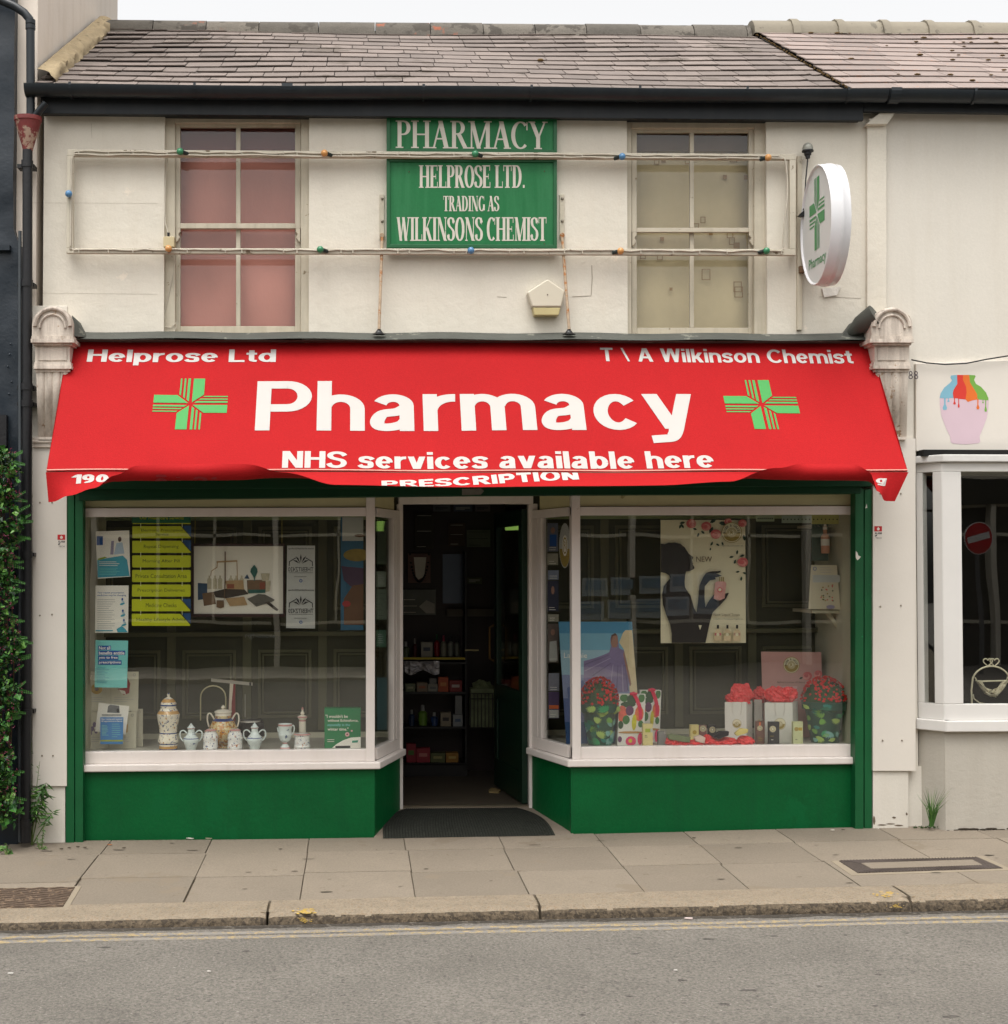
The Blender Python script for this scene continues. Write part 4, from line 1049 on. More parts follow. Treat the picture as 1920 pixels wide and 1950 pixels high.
def cross_polys():
    base = [[(.035, 1), (.345, 1), (.345, .37), (.035, .06)]]+[[(-b, 1), (-a, 1), (-a, a+.05), (-b, b+.05)] for a, b in ((.045, .115), (.165, .215), (.275, .32))]
    out = []
    for k in range(4):
        for p in base:
            q = p
            for _ in range(k): q = [(y, -x) for x, y in q]
            out.append(q)
    return out
def cross(mb, cx, cy, x0, x1, y0, y1, m):
    for q in cross_polys():
        pts = []
        cu, cv = Ainv(cx, cy); ru = (Ainv(x1, cy)[0]-Ainv(x0, cy)[0])/2; rv = (Ainv(cx, y0)[1]-Ainv(cx, y1)[1])/2
        mb.poly([A(cu+ru*a, cv+rv*b, .0024) for a, b in q], m)
for a in ((362, 766, 291, 432.5, 717.5, 815), (1451, 768, 1381, 1520.5, 721, 815)):
    d = MB(); cross(d, *a, cross_green); d.build('pharmacy_cross', aw)
def on_val(u0, u1, t0, t1, n=.0015, flip=False): return lambda u, v, k=0.0: VAL(u0+(u1-u0)*u, t1+(t0-t1)*v, (n+k)*(-1 if flip else 1))
def slope_val(u, v, k=0.0):
    u0, u1 = Ainv(726, 900)[0], Ainv(1100, 900)[0]; t = 1.06-.74*u-(v*.62); return VAL(u0+(u1-u0)*u, min(.995, max(.004, t+.09)), .0015+k)
d = MB(); letters(d, 'PRESCRIPTION', sans, slope_val, white_vinyl, .24, .2, .08); d.build('lettering', aw)
d = MB(); letters(d, '190', sans, on_val(.030, .072, .10, .46), white_vinyl, .24, .19, .08)
d.build('lettering', aw); d = MB(); letters(d, 'H', sans, on_val(.084, .096, .10, .46), white_vinyl, .24, .19, .08)
d.build('lettering', aw); d = MB(); letters(d, 'g', sans, on_val(.962, .976, .14, .44), white_vinyl, .24, .19, .08)
letters(d, 'n', sans, on_val(.945, .958, .14, .44), white_vinyl, .24, .19, .08)
d.build('lettering', aw)
shadow_red = mat('show_through_red', (150, 16, 28), .6, .05)
for ch, a_, b_ in (('g', .126, .140), ('h', .142, .155), ('S', .17, .185), ('t', .188, .196)):
    d = MB(); letters(d, ch, sans, on_val(a_, b_, .2, .6, flip=True), shadow_red, .24, .19, .08); d.build('show_through_lettering', aw)

# ------------------------------------------------------------------ signs on the upper wall
sign_g = mat('green_sign_board', (26, 112, 62), .5, .07, 3, .08, 40, streak=((70, 134, 92), .4), fine=.08, spec=.25)
sign_edge = mat('green_sign_frame', (20, 92, 50), .45, .06)
sign_w = mat('white_sign_letter', (214, 208, 194), .55, .05, 20, wear=((140, 160, 132), .68, 40))
def board(name, label, x0, y0, x1, y1, skew, lines):
    t = thing(name, label, 'sign', P((x0+x1)/2, y1, -.03))
    d = MB(); d.pp([(x0, y0), (x1, y0+skew), (x1, y1+skew), (x0, y1)], -.038, 0, sign_g); d.build('board', t, bev=.002)
    d = MB(); e = 6.5
    for q in (((x0, y0), (x1, y0+skew), (x1-e, y0+skew+e), (x0+e, y0+e)), ((x0, y1), (x1, y1+skew), (x1-e, y1+skew-e), (x0+e, y1-e)), ((x0, y0), (x0+e, y0+e), (x0+e, y1-e), (x0, y1)), ((x1, y0+skew), (x1-e, y0+skew+e), (x1-e, y1+skew-e), (x1, y1+skew))):
        d.pp(q, -.050, -.036, sign_edge)
    d.build('frame', t, bev=.002)
    for s, a, w in lines:
        x0_, y0_, x1_, y1_, sk = a
        letter_parts(t, s, serif, lambda u, v, n=0.0: P(x0_+(x1_-x0_)*u, y1_+sk*u-(y1_-y0_)*v, -.0392-n), sign_w, w, .055, -.015)
    return t
board('shop_sign', 'upper green board lettered PHARMACY under the eaves', 736.5, 220.5, 1061, 290, 1.5, [('PHARMACY', (753, 229, 1043, 281.5, 2.5), .15)])
t = board('company_sign', 'larger green board with three lines naming the chemist', 736.5, 301, 1061, 471.5, 1, [('HELPROSE LTD.', (798, 314.5, 1000, 357.5, 0), .19), ('TRADING AS', (844, 373, 951, 402, 0), .19), ('WILKINSONS CHEMIST', (756, 413.5, 1042, 458.5, 0), .19)])
for x, y in ((779, 327), (1037, 326), (779, 459), (1037, 464)):
    d = MB(); d.ball(P(x, y, -.0385), .004, mat('rusty_screw', (96, 70, 44), .7), 6); d.build('screw', t)

# ------------------------------------------------------------------ wooden light frame with coloured bulbs
lf = thing('light_frame', 'flaking white timber frame carrying coloured bulbs across both upper windows', 'light frame', P(820, 480, -.06))
d = MB()
F0 = -.075
def bar(pts, Yb=-.045): d.pp(pts, F0, Yb, old_wood)
def clips(k_):
    for k in range(26):
        t = (k+.3*math.sin(k*3))/25; x = 150+1345*t; y = (290+9*t, 477+2.5*t)[k_]
        d.rb(x-1.2, y-5, x+1.2, y+4.5, F0-.010, F0, old_wood)
bar([(128, 284), (1516, 293), (1516, 304), (128, 297)]); clips(0); d.build('rail', lf, bev=.003); d = MB()
bar([(126, 472), (1516, 474), (1516, 486), (126, 482)]); clips(1); d.build('rail', lf, bev=.003); d = MB()
bar([(128, 297), (140, 297), (139, 472), (126, 472)]); d.build('rail', lf, bev=.003); d = MB()
bar([(1504, 304), (1516, 304), (1516, 474), (1505, 474)]); d.build('rail', lf, bev=.003)
cable_w = mat('white_painted_cable', (200, 192, 176), .6, .1, 20, wear=((110, 98, 80), .64, 12))
d = MB()
def cab(fn, n, amp, seed):
    rr = random.Random(seed); d.tube([P(*fn(k/n), F0-.006)+Vector((0, 0, rr.uniform(-amp, amp))) for k in range(n+1)], .0055, cable_w, 6)
cab(lambda t: (142+1340*t, 288+9*t), 70, .005, 1); cab(lambda t: (142+1350*t, 294+8*t), 60, .004, 2); cab(lambda t: (140+1352*t, 475+3*t), 70, .005, 3)
cab(lambda t: (136-1.5*t, 300+168*t), 14, .003, 4); cab(lambda t: (1483+12*math.sin(t*1.57), 298+8*(1-math.cos(t*1.57))+0*t), 6, .001, 5); cab(lambda t: (1496+4*math.sin(t*5), 306+165*t), 16, .002, 6)
d.build('cable', lf, smooth=60)
bulb_c = {'g': mat('green_bulb', (52, 136, 92), .3, .04, coat=.4), 'o': mat('orange_bulb', (214, 154, 88), .3, .04, coat=.4), 'b': mat('blue_bulb', (86, 138, 184), .3, .04, coat=.4)}
socket_m = mat('dark_socket', (30, 40, 38), .5)
for x, y, c, dx in ((343, 288.5, 'g', 1), (618, 291.5, 'o', 1), (905, 293, 'g', 1), (1185, 298, 'b', -1), (1463, 300, 'o', -1), (131, 369, 'b', 0), (321, 473.5, 'o', 0), (610, 475, 'g', 1), (897, 477, 'b', 0), (1182, 478, 'o', -1), (1460, 477.5, 'g', -1)):
    d = MB(); p = P(x, y, F0-.03); d.ball(p, .0225, bulb_c[c], 14); b = d.build('bulb', lf, smooth=80); b['label'] = {'g': 'green', 'o': 'orange', 'b': 'blue'}[c]+' bulb'
    d = MB(); d.tube([p+Vector((dx*.045, .028, -.006)), p+Vector((dx*.012, .004, 0))], [.012, .014], socket_m, 8); d.build('socket', b, smooth=40)
# conduit, junction box, lamp
d = MB(); d.rb(1519, 297, 1528, 628, -.028, 0, old_frame); o = d.build('cable_trunking', bev=.002); tag(o, 'slim white vertical trunking on the wall left of the oval sign', 'trunking')
jb = thing('junction_box', 'small cream junction box on the left window frame', 'junction box', P(321, 468, -.02))
d = MB(); d.rb(311, 450, 332, 470, -.06, .028, mat('cream_plastic', (206, 190, 150), .5)); d.build('case', jb, bev=.004)
d = MB(); d.tube([P(321, 450, -.03), P(321, 443, -.03)], .008, black_iron, 8); d.tube([P(320, 443, -.028), P(315, 425, -.01), P(314, 400, -.006), P(316, 330, -.004), P(319, 300, -.02)], .003, cable_w, 6); d.build('cable', jb)
d = MB(); d.tube([P(x, y, .024) for x, y in ((330, 520), (310, 610), (313, 622), (325, 624), (336, 614), (338, 612), (336, 622), (332, 632))], .0025, cable_w, 6); o = d.build('loose_cable'); tag(o, 'loose thin cable curling at the foot of the left window frame', 'cable')
pc = thing('outdoor_lamp', 'small dome topped lamp on the wall above the oval sign', 'lamp', P(1538, 309, -.06))
d = MB(); c = P(1538.5, 287, -.07)
d.lathe(c, [(.0, .050), (.016, .048), (.029, .036), (.034, .018), (.034, .0)], mat('frosted_dome', (150, 150, 140), .3), 16); d.build('dome', pc, smooth=40)
d = MB(); d.lathe(c, [(.037, .002), (.037, -.006), (.024, -.010), (.022, -.028), (.016, -.032), (.014, -.05), (.008, -.052), (0, -.052)], black_iron, 16); d.build('body', pc, smooth=40)
d = MB(); d.tube([c+Vector((0, 0, -.05)), c+Vector((-.004, 0, -.09)), P(1535, 340, -.08), P(1532, 385, -.09), P(1530, 400, -.09)], .0045, black_iron, 6); d.tube([c+Vector((-.02, .02, -.05)), c+Vector((-.045, .05, -.065)), c+Vector((-.05, .06, -.02))], .003, cable_w, 6); d.build('cable', pc)
d = MB(); d.pp([(1522, 410), (1526, 405), (1532, 400), (1533, 412)], -.10, -.06, black_iron); d.build('cable_gland', pc)
# oval projecting sign
os_ = thing('projecting_sign', 'white oval pharmacy sign with green cross sticking out from the wall', 'sign', P(1570, 545, -.3))
sx = 2.848; sy, sz = -.335, P(1575, 429, -.335).z; ra, rbz = .285, .372
oval = lambda k, f, n=48: (sy+ra*f*math.cos(2*math.pi*k/n), sz+rbz*f*math.sin(2*math.pi*k/n))
sign_white = mat('white_sign_plastic', (224, 224, 226), .3, .02, 4, coat=.3)
d = MB(); n = 48
rim = [(sx+.012, .955), (sx, .97), (sx-.004, .985), (sx, 1.0), (sx+.05, 1.012), (sx+.052, 1.02), (sx+.075, 1.02), (sx+.077, 1.012), (sx+.118, 1.0), (sx+.122, .97)]
vs = []
for X, f in rim:
    for k in range(n): y, z = oval(k, f); vs.append((X, y, z))
d.add(vs, [[i*n+k, i*n+(k+1) % n, (i+1)*n+(k+1) % n, (i+1)*n+k] for i in range(len(rim)-1) for k in range(n)], sign_white)
d.build('rim', os_, smooth=50)
d = MB(); d.poly([(sx+.008, *oval(k, .968)) for k in range(n)], mat('pale_sign_face', (216, 218, 216), .35, .02, 4)); d.poly([(sx+.118, *oval(k, .975)) for k in range(n)], sign_white); d.build('face', os_)
d = MB(); cg = mat('sign_cross_green', (62, 142, 84), .4); cl = mat('sign_cross_pale_green', (128, 178, 140), .4)
scz = sz+.075; scy = sy-.0
for i, q in enumerate(cross_polys()):
    d.poly([(sx+.0065, scy-.135*a, scz+.225*b) for a, b in q], cg)
d.build('cross', os_)
d = MB(); words(d, 'Pharmacy', lambda u, v: Vector((sx+.0065, sy+.155-.31*u, sz-.27+.085*v)), cg, .012); d.build('lettering', os_)
d = MB(); d.tube([(sx+.06, -.06, sz+.16), (sx+.06, .0, sz+.16)], .016, black_iron, 8); d.tube([(sx+.06, -.06, sz-.2), (sx+.06, .0, sz-.2)], .016, black_iron, 8); d.rb(1524, 506, 1534, 518, -.06, 0, mat('rusty_bracket', (110, 84, 60), .8, .2, 30)); d.build('bracket', os_)
d = MB(); d.pp([(1566, 549), (1602, 545), (1594, 562), (1570, 566)], -.012, 0, mat('patch_plaster', (236, 230, 220), .9, .05, 20, .8, 30)); o = d.build('plaster_patch', wall.parent)
# alarm box
ab = thing('alarm_box', 'cream five sided alarm box on the wall above the awning', 'alarm box', P(1041, 600, -.04))
ac = mat('aged_cream_plastic', (214, 206, 186), .45, .03, 4, .05, 40)
d = MB()
pts = [(1043, 531), (1077, 554.5), (1069, 584), (1014, 584), (1004.5, 556)]
d.pp(pts, -.075, 0, ac); cv = d.build('cover', ab, bev=.008)
d = MB(); d.pp([(1015, 585), (1068.5, 585), (1064, 600.5), (1018, 600.5)], -.070, 0, mat('yellowed_plastic', (196, 182, 132), .4)); d.build('strobe_lens', ab, bev=.006)
d = MB(); d.ball(P(1043, 561, -.0755), .004, mat('dark_hole', (70, 40, 36), .7), 8); d.build('screw', ab)
# stay rods of the awning box
rust = mat('rusty_rod', (188, 166, 140), .7, .2, 40, .3, 80, wear=((158, 104, 58), .55, 26))
for (x0, y0, x1, y1, bx0, lab) in ((728, 452, 722, 627, 728, 'rusty stay rod left of the green sign down to the awning'), (1071, 452, 1084, 627, 1071, 'rusty stay rod right of the green sign, beside the alarm box')):
    t = thing('stay_rod', lab, 'rod', P(x1, 630, -.1), 'stay rods above the awning')
    d = MB(); d.tube([P(x0, y0, -.04), P((x0+x1)/2, (y0+y1)/2, -.075), P(x1, y1, -.105)], .0095, rust, 8); d.build('rod', t, smooth=50)
    d = MB(); d.rb(x0-5, 370, x0+4, 455, -.012, 0, old_frame); d.tube([P(x0, 448, -.05), P(x0, 448, 0)], .016, rust, 8); d.build('wall_plate', t, bev=.002)
    for y in (378, 421):
        d = MB(); d.ball(P(x0, y, -.013), .010, mat('grey_bolt', (150, 142, 128), .5, metal=.3), 8); d.build('bolt', t, smooth=60)
    d = MB(); p = P(x1, 633, -.10)
    d.lathe(p+Vector((0, 0, -.012)), [(.040, 0), (.022, .012), (.012, .026), (.009, .034)], black_iron, 12, 1.1, .7); d.build('flange', t, smooth=40)
# pilaster stickers
for x, y, lab in ((117, 1030, 'left'), (1673, 1014, 'right')):
    t = thing('alarm_sticker', 'small red and white alarm sticker on the %s pilaster' % lab, 'sticker', P(x, y+14, -.047), 'stickers on the pilasters')
    d = MB(); d.rb(x-7.5, y-12, x+7, y+13, -.0465, -.045, board_paint); d.build('backing', t)
    d = MB(); d.flat([(x-7.5, y-12), (x+7, y-12), (x+7, y-2), (x-7.5, y-2)], -.0469, mat('sticker_red', (196, 34, 38), .5)); d.flat([(x-3, y-7), (x, y-10.5), (x+3, y-7), (x+1.5, y-4), (x-1.5, y-4)], -.0473, board_paint); d.build('red_emblem', t)
    d = MB(); ink = mat('black_ink', (34, 32, 36), .6); words(d, 'ALARM', pxbox(x-6.5, y-.5, x+6.5, y+3.5, -.0469), ink, .03); d.flat([(x-6, y+5), (x-2, y+4.4), (x-3, y+7), (x-6.4, y+8)], -.0469, ink); words(d, 'TECH', pxbox(x-5.5, y+9, x+6, y+12, -.0469), ink, .0); d.build('lettering', t)
d = MB(); d.tube([P(x, y, -.05) for x, y in ((1736, 685), (1765, 691), (1800, 694), (1840, 692), (1880, 684), (1930, 676), (2100, 660))], .0045, black_iron, 6); o = d.build('loose_cable', smooth=60); tag(o, 'dark cable sagging along the top of the neighbour sign board', 'cable')
d = MB(); d.tube([P(1668, 921, -.06), P(1668, 921, -.03)], .012, black_iron, 10); o = d.build('eye_bolt'); tag(o, 'tiny black eye bolt beside the right end of the awning', 'bolt')

# ------------------------------------------------------------------ rainwater pipes on the left
dp = thing('drainpipe', 'tall drainpipe with red peeling hopper at the left edge of the pharmacy', 'drainpipe', P(52, 1606, -.1))
d = MB(); py = -.14
d.tube([P(x, y, py) for x, y in ((-60, -22), (5, 2), (28, 12), (46, 24), (56, 36), (58, 48), (58.5, 226))], .0265, dark_gutter, 14)
for y in (38, 48): d.tube([P(58, y, py), P(58, y+8, py)], .031, dark_gutter, 14)
d.build('upper_pipe', dp, smooth=50)
d = MB(); d.tube([P(88, 196, -.165), P(80, 205, -.16), P(74, 212, -.15), P(66, 222, -.145)], .022, dark_gutter, 12); d.build('gutter_outlet', dp, smooth=50)
hop = mat('peeling_red_hopper', (120, 48, 46), .6, .15, 14, .5, 40, wear=((150, 126, 108), .56, 10), wear2=((50, 40, 38), .62, 12))
d = MB(); c = P(53, 288, py); m1 = mpp(py)
d.lathe(c, [(.030, 0), (.036, .03), (.060, .11), (.080, .185), (.086, .190), (.086, .215), (.074, .215), (.066, .13), (0, .12)], hop, 18, 1, .8); h_ = d.build('hopper', dp, smooth=35)
d = MB(); d.lathe(c+Vector((0, 0, .205)), [(.078, .012), (.04, .018), (0, .018)], mat('hopper_moss', (92, 84, 40), .95, .3, 40), 14, 1, .8); d.build('moss', h_)
d = MB(); d.tube([P(52.5, 286, py), P(52, 700, py), P(51, 1100, py), P(49.5, 1604, py)], .031, black_iron, 14); d.build('lower_pipe', dp, smooth=50)
for y in (306, 533, 730, 762, 1050, 1350, 1560):
    d = MB(); d.tube([P(52-(y-300)*.0018, y, py), P(52-(y-300)*.0018, y+13, py)], .037, black_iron, 14); q = P(48, y+6, py); d.box(q.x-.06, q.x+.045, -.10, -.02, q.z-.012, q.z+.012, black_iron); d.build('bracket', dp, smooth=40)
d = MB(); d.tube([P(38, 440, -.12), P(38, 700, -.12), P(38.5, 1000, -.12), P(38, 1604, -.12)], .011, mat('grey_pipe', (70, 76, 80), .5, .1), 10); o = d.build('waste_pipe', smooth=50); tag(o, 'thin grey pipe running down behind the black drainpipe', 'pipe')
ALB = 1.15
# ------------------------------------------------------------------ display in the left window
Z3 = lambda p: Vector(p)
paper_w = mat('white_paper', (232, 226, 214), .7, .03, 8)
paper_g = mat('grey_paper', (176, 176, 170), .7, .04, 8)
ink = mat('black_ink', (34, 32, 36), .6)
blue_ink = mat('blue_print', (34, 82, 150), .6, .05)
teal = mat('teal_print', (64, 150, 168), .6, .06, 12)
mint = mat('mint_print', (116, 190, 184), .6, .04, 8)
def dep(o): return o
def sheet(mb, pts, Y, m, th=.0015):                 # a sheet of card with its own thickness, front at Y
    mb.prism([P(x, y, Y) for x, y in pts], (0, th, 0), m)
def R4(x0, y0, x1, y1): return [(x0, y0), (x1, y0), (x1, y1), (x0, y1)]
class Pr:                                           # printing on a sheet: each layer lies a little proud of the last
    def __init__(s, mb, Y): s.mb = mb; s.Y = Y; s.k = 1
    def a(s, pts, m): s.mb.flat(pts, s.Y-.0004*s.k, m); s.k += 1
    def t(s, txt, x0, y0, x1, y1, m, bold=0.0, flip=False): words(s.mb, txt, pxbox(x0, y0, x1, y1, s.Y-.0004*s.k), m, bold, flip); s.k += 1
    def lines(s, x0, x1, y0, y1, n, m, seed=1):
        q = random.Random(seed)
        for i in range(n):
            y = y0+(y1-y0)*i/max(1, n-1); s.mb.flat(R4(x0, y-.45, x0+(x1-x0)*q.uniform(.6, 1), y+.45), s.Y-.0004*s.k, m)
        s.k += 1
    def ell(s, cx, cy, rx, ry, m, n=18, rot=0):
        c_, s_ = math.cos(R(rot)), math.sin(R(rot))
        s.a([(cx+rx*math.cos(2*math.pi*i/n)*c_-ry*math.sin(2*math.pi*i/n)*s_, cy+rx*math.cos(2*math.pi*i/n)*s_+ry*math.sin(2*math.pi*i/n)*c_) for i in range(n)], m)
    def ring(s, cx, cy, r, w, m, n=28):
        s.mb.add([P(cx+(r-w*j)*math.cos(2*math.pi*i/n), cy+(r-w*j)*math.sin(2*math.pi*i/n), s.Y-.0004*s.k) for j in (0, 1) for i in range(n)], [[i, (i+1) % n, n+(i+1) % n, n+i] for i in range(n)], m); s.k += 1
def single(mb, name, label, cat, group=None, **k):
    return tag(mb.build(name, **k), label, cat, group)
YP = .15
d = MB(); sheet(d, [(182, 1012), (246, 1010), (248, 1098), (186, 1102)], YP, paper_w); p = Pr(d, YP)
p.a(R4(184, 1021, 196, 1038), blue_ink); p.a([(185, 1066), (215, 1061), (234, 1058), (242, 1066), (247, 1097), (186, 1100)], teal); p.a([(186, 1064), (200, 1060), (204, 1062), (187, 1067)], mat('lime_print', (150, 160, 40), .6))
p.ell(228, 1027, 3.4, 5, mat('brown_hair_print', (90, 66, 56), .6)); p.a([(222, 1034), (233, 1033), (237, 1054), (217, 1056)], mat('pale_blue_print', (176, 192, 206), .6)); p.a([(212, 1030), (217, 1030), (216, 1056), (210, 1056)], mat('mauve_print', (150, 140, 160), .6))
p.lines(189, 236, 1070, 1077, 3, paper_w, 3); p.lines(189, 240, 1082, 1094, 5, mint, 4)
single(d, 'poster', 'white and teal poster with a figure, topmost at the left window edge', 'poster', 'posters in the shop windows')
d = MB(); sheet(d, [(182, 1115), (245, 1115), (244, 1205), (181, 1205)], YP, paper_w); p = Pr(d, YP)
p.t('Your repeat prescription', 185, 1127, 236, 1131, blue_ink, .01); p.t('medicines may be changing', 185, 1132, 240, 1136, blue_ink, .01); p.lines(185, 222, 1142, 1196, 14, mat('pale_grey_print', (170, 166, 160), .7), 6)
for cx, cy in ((233, 1150), (234, 1172), (236, 1190)):
    p.ell(cx, cy, 5, 2, teal, 12, -20); p.ell(cx+1, cy-5, 3.4, 1.7, mat('pale_blue_print', (176, 192, 206), .6), 12, 30); p.ell(cx, cy-9, 1.8, 2.6, blue_ink, 10)
p.a([(222, 1198), (232, 1192), (240, 1199), (243, 1204), (224, 1204)], teal); p.a(R4(182, 1200, 215, 1202), teal)
single(d, 'poster', 'white notice with blue heading and pill pictures, middle of the left poster column', 'poster', 'posters in the shop windows')
d = MB(); sheet(d, [(182, 1219), (244, 1220), (242, 1310), (180, 1309)], YP, mint); p = Pr(d, YP)
for k, (s, x1, y) in enumerate((('Not all', 211, 1229.5), ('benefits entitle', 238, 1239), ('you to free', 225, 1248.3), ('prescriptions', 231, 1257.5))):
    p.a(R4(187, y, x1+.5, y+8.3), blue_ink); p.t(s, 188.5, y+1.2, x1-1, y+7.6, paper_w, .02)
p.lines(184, 208, 1272, 1300, 10, teal, 8)
single(d, 'poster', 'teal poster headed Not all benefits entitle you to free prescriptions', 'poster', 'posters in the shop windows')
card = mat('cream_card', (196, 190, 168), .7, .04, 8)
for (q, nm, art) in ((R4(162, 1279, 211, 1354), 'cream card with a sunflower, upper left of the card stack', 0), ([(211.5, 1279), (264, 1279), (263, 1354), (211.5, 1354)], 'cream card with a red and white flower, upper right of the card stack', 1), (R4(157, 1355, 207, 1430), 'cream card with purple lavender, lower left of the card stack', 2), ([(208, 1356), (260, 1355), (259, 1430), (208, 1430)], 'cream card half behind the blue notice, lower right of the card stack', 3), (R4(250, 1350, 272, 1422), 'cream card at the rear, right behind the lower cards', 4)):
    Y = .30 if art < 4 else .36
    d = MB(); sheet(d, q, Y, card, .004); p = Pr(d, Y); x0, y0 = q[0]; x1, y1 = q[2]
    if art == 0:
        p.ell(184, 1312, 11, 10, mat('sunflower_print', (176, 140, 40), .6)); p.ell(184, 1312, 4, 4, mat('brown_hair_print', (90, 66, 56), .6))
    if art == 1:
        p.a([(224, 1312), (238, 1310), (243, 1290), (248, 1302), (246, 1320), (236, 1324)], mat('deep_red_print', (150, 50, 50), .6)); p.a([(226, 1313), (238, 1316), (240, 1323), (232, 1321)], paper_w)
    if art == 2:
        for a, b in ((170, 1382), (176, 1388), (172, 1396), (180, 1380), (183, 1392)): p.ell(a, b, 3.5, 5, mat('lavender_print', (96, 78, 116), .6))
    if art == 3: p.a([(240, 1382), (244, 1378), (243, 1394), (240, 1396)], mat('ochre_print', (170, 130, 60), .6))
    p.lines(x0+6, x1-6, y1-26, y1-18, 3, mat('pale_grey_print', (170, 166, 160), .7), 7+art); p.ring(x1-7, y0+6, 2.6, .7, mat('grey_print', (130, 130, 122), .7))
    single(d, 'display_card', nm, 'card', 'cream cards in the left window')
d = MB(); sheet(d, [(188, 1338), (246, 1345), (239, 1399), (181, 1393)], .24, paper_w); p = Pr(d, .24)
p.a([(206, 1345), (210, 1342), (227, 1344), (228, 1358), (204, 1357)], mat('grey_engraving', (104, 104, 104), .7, .3, 60)); p.ell(224.5, 1353, 2.6, 4, ink); p.lines(194, 232, 1361, 1363, 2, ink, 2)
single(d, 'leaflet', 'tilted white leaflet with a small engraving in front of the cards', 'leaflet')
d = MB(); sheet(d, [(191, 1366), (235, 1366), (234, 1417), (191, 1417)], .19, mat('bright_blue_print', (38, 110, 170), .6, .04)); p = Pr(d, .19)
p.t('New evening and weekend', 193, 1368, 233, 1371.5, paper_w, .02); p.t('GP appointments in Barnet', 193, 1372, 233, 1375.5, paper_w, .02); p.lines(194, 208, 1382, 1400, 8, mint, 3); p.lines(213, 230, 1379, 1403, 7, mint, 5); p.a(R4(191.5, 1409, 234, 1412), mat('lime_print', (150, 160, 40), .6))
single(d, 'leaflet', 'small blue notice with white text and a lime stripe', 'leaflet')
# hanging service sign
lime = mat('lime_plastic', (184, 190, 16), .5, .05, 5); navy_p = mat('navy_plastic', (22, 66, 110), .5); dkg = mat('dark_green_plastic', (8, 92, 56), .5)
YS = .17; olive_ink = mat('olive_ink', (72, 84, 20), .6)
hs_ = thing('hanging_service_sign', 'hanging sign of seven lime green tabs listing pharmacy services', 'sign', P(307, 1192, YS))
d = MB(); sheet(d, R4(251, 972, 363, 996), YS, dkg, .003); p = Pr(d, YS); p.t('Our Healthcare Services', 266, 983, 350, 989, lime, .01); p.a(R4(253, 996.2, 363, 997.8), lime); d.build('header', hs_)
for k, s in enumerate((('Electronic Prescription', 'Service'), ('Repeat Dispensing',), ('Morning After Pill',), ('Private Consultation Area',), ('Prescription Deliveries',), ('Medicine Checks',), ('Healthy Lifestyle Advice',))):
    y0 = 1002+27.8*k; y1 = y0+23; cut = k in (0, 1, 5, 6)
    d = MB(); x0 = 252-.15*k
    if cut: sheet(d, [(x0, y0+1), (x0+1, y0), (x0+92, y0), (x0+111, y1-2), (x0+111, y1), (x0+1, y1), (x0, y1-1)], YS, lime, .003)
    else: sheet(d, [(x0, y0+1.5), (x0+1.5, y0), (x0+110, y0), (x0+111.5, y0+1.5), (x0+111.5, y1-1.5), (x0+110, y1), (x0+1.5, y1), (x0, y1-1.5)], YS, lime, .003)
    p = Pr(d, YS)
    if len(s) == 2: p.t(s[0], 269, y0+5, 348, y0+11.5, olive_ink); p.t(s[1], 296, y0+13, 321, y0+18, olive_ink)
    else:
        w = len(s[0])*1.95; p.t(s[0], 307-w, y0+7.5, 307+w, y0+15.5, olive_ink)
    tb = d.build('tab', hs_)
    if cut:
        e = MB(); e.prism([P(x, y, YS+.001) for x, y in ((x0+94, y0-1), (x0+112, y0-1), (x0+112, y1-3))], (0, .002, 0), navy_p); e.build('corner_flash', tb)
    e = MB()
    for xx in (268, 347): e.tube([P(xx, y0-5.5, YS-.002), P(xx, y0+2.5, YS-.002)], .0025, mat('pale_link', (206, 206, 150), .5), 6)
    e.build('link', tb)
# framed still life
pf = thing('framed_picture', 'framed still life of apothecary bottles hanging in the left window', 'picture', P(454, 1175, .34))
YF2 = .34; frame_m = mat('dark_mahogany', (52, 26, 24), .4, .15, 20)
d = MB()
for q in (R4(365, 1035, 543, 1040), R4(365, 1169, 543, 1175), R4(365, 1040, 369, 1169), R4(539, 1040, 543, 1169)): d.prism([P(x, y, YF2-.012) for x, y in q], (0, .03, 0), frame_m)
d.build('frame', pf, bev=.002)
d = MB(); sheet(d, R4(368, 1039, 540, 1170), YF2, mat('pale_picture_paper', (228, 222, 208), .6, .03, 5), .004); p = Pr(d, YF2)
Q = lambda x, y: (360+x/4.76, 920+y/4.76)
cols = {k: mat('picture_'+k, c, .6, .12, 40) for k, c in dict(tan=(170, 140, 100), brown=(112, 86, 62), dark=(62, 52, 44), blue=(52, 74, 100), green=(44, 92, 84), red=(136, 74, 52), pale=(186, 176, 150), grey=(92, 88, 80)).items()}
p.a([Q(80, 905), Q(165, 910), Q(165, 1050), Q(80, 1060)], cols['blue']); p.a([Q(120, 1000), Q(225, 985), Q(245, 1095), Q(135, 1115)], cols['brown'])
for x in (185, 235, 282, 380, 428, 478): p.a([Q(x-8, 838), Q(x+8, 838), Q(x+8, 858), Q(x+20, 872), Q(x+20, 960), Q(x-20, 960), Q(x-20, 872), Q(x-8, 858)], cols['pale'])
p.a([Q(220, 985), Q(340, 955), Q(500, 960), Q(540, 1005), Q(330, 1045), Q(240, 1035)], cols['dark']); p.a([Q(330, 885), Q(490, 880), Q(500, 965), Q(340, 960)], cols['tan']); p.a([Q(345, 915), Q(410, 915), Q(410, 955), Q(345, 955)], cols['red'])
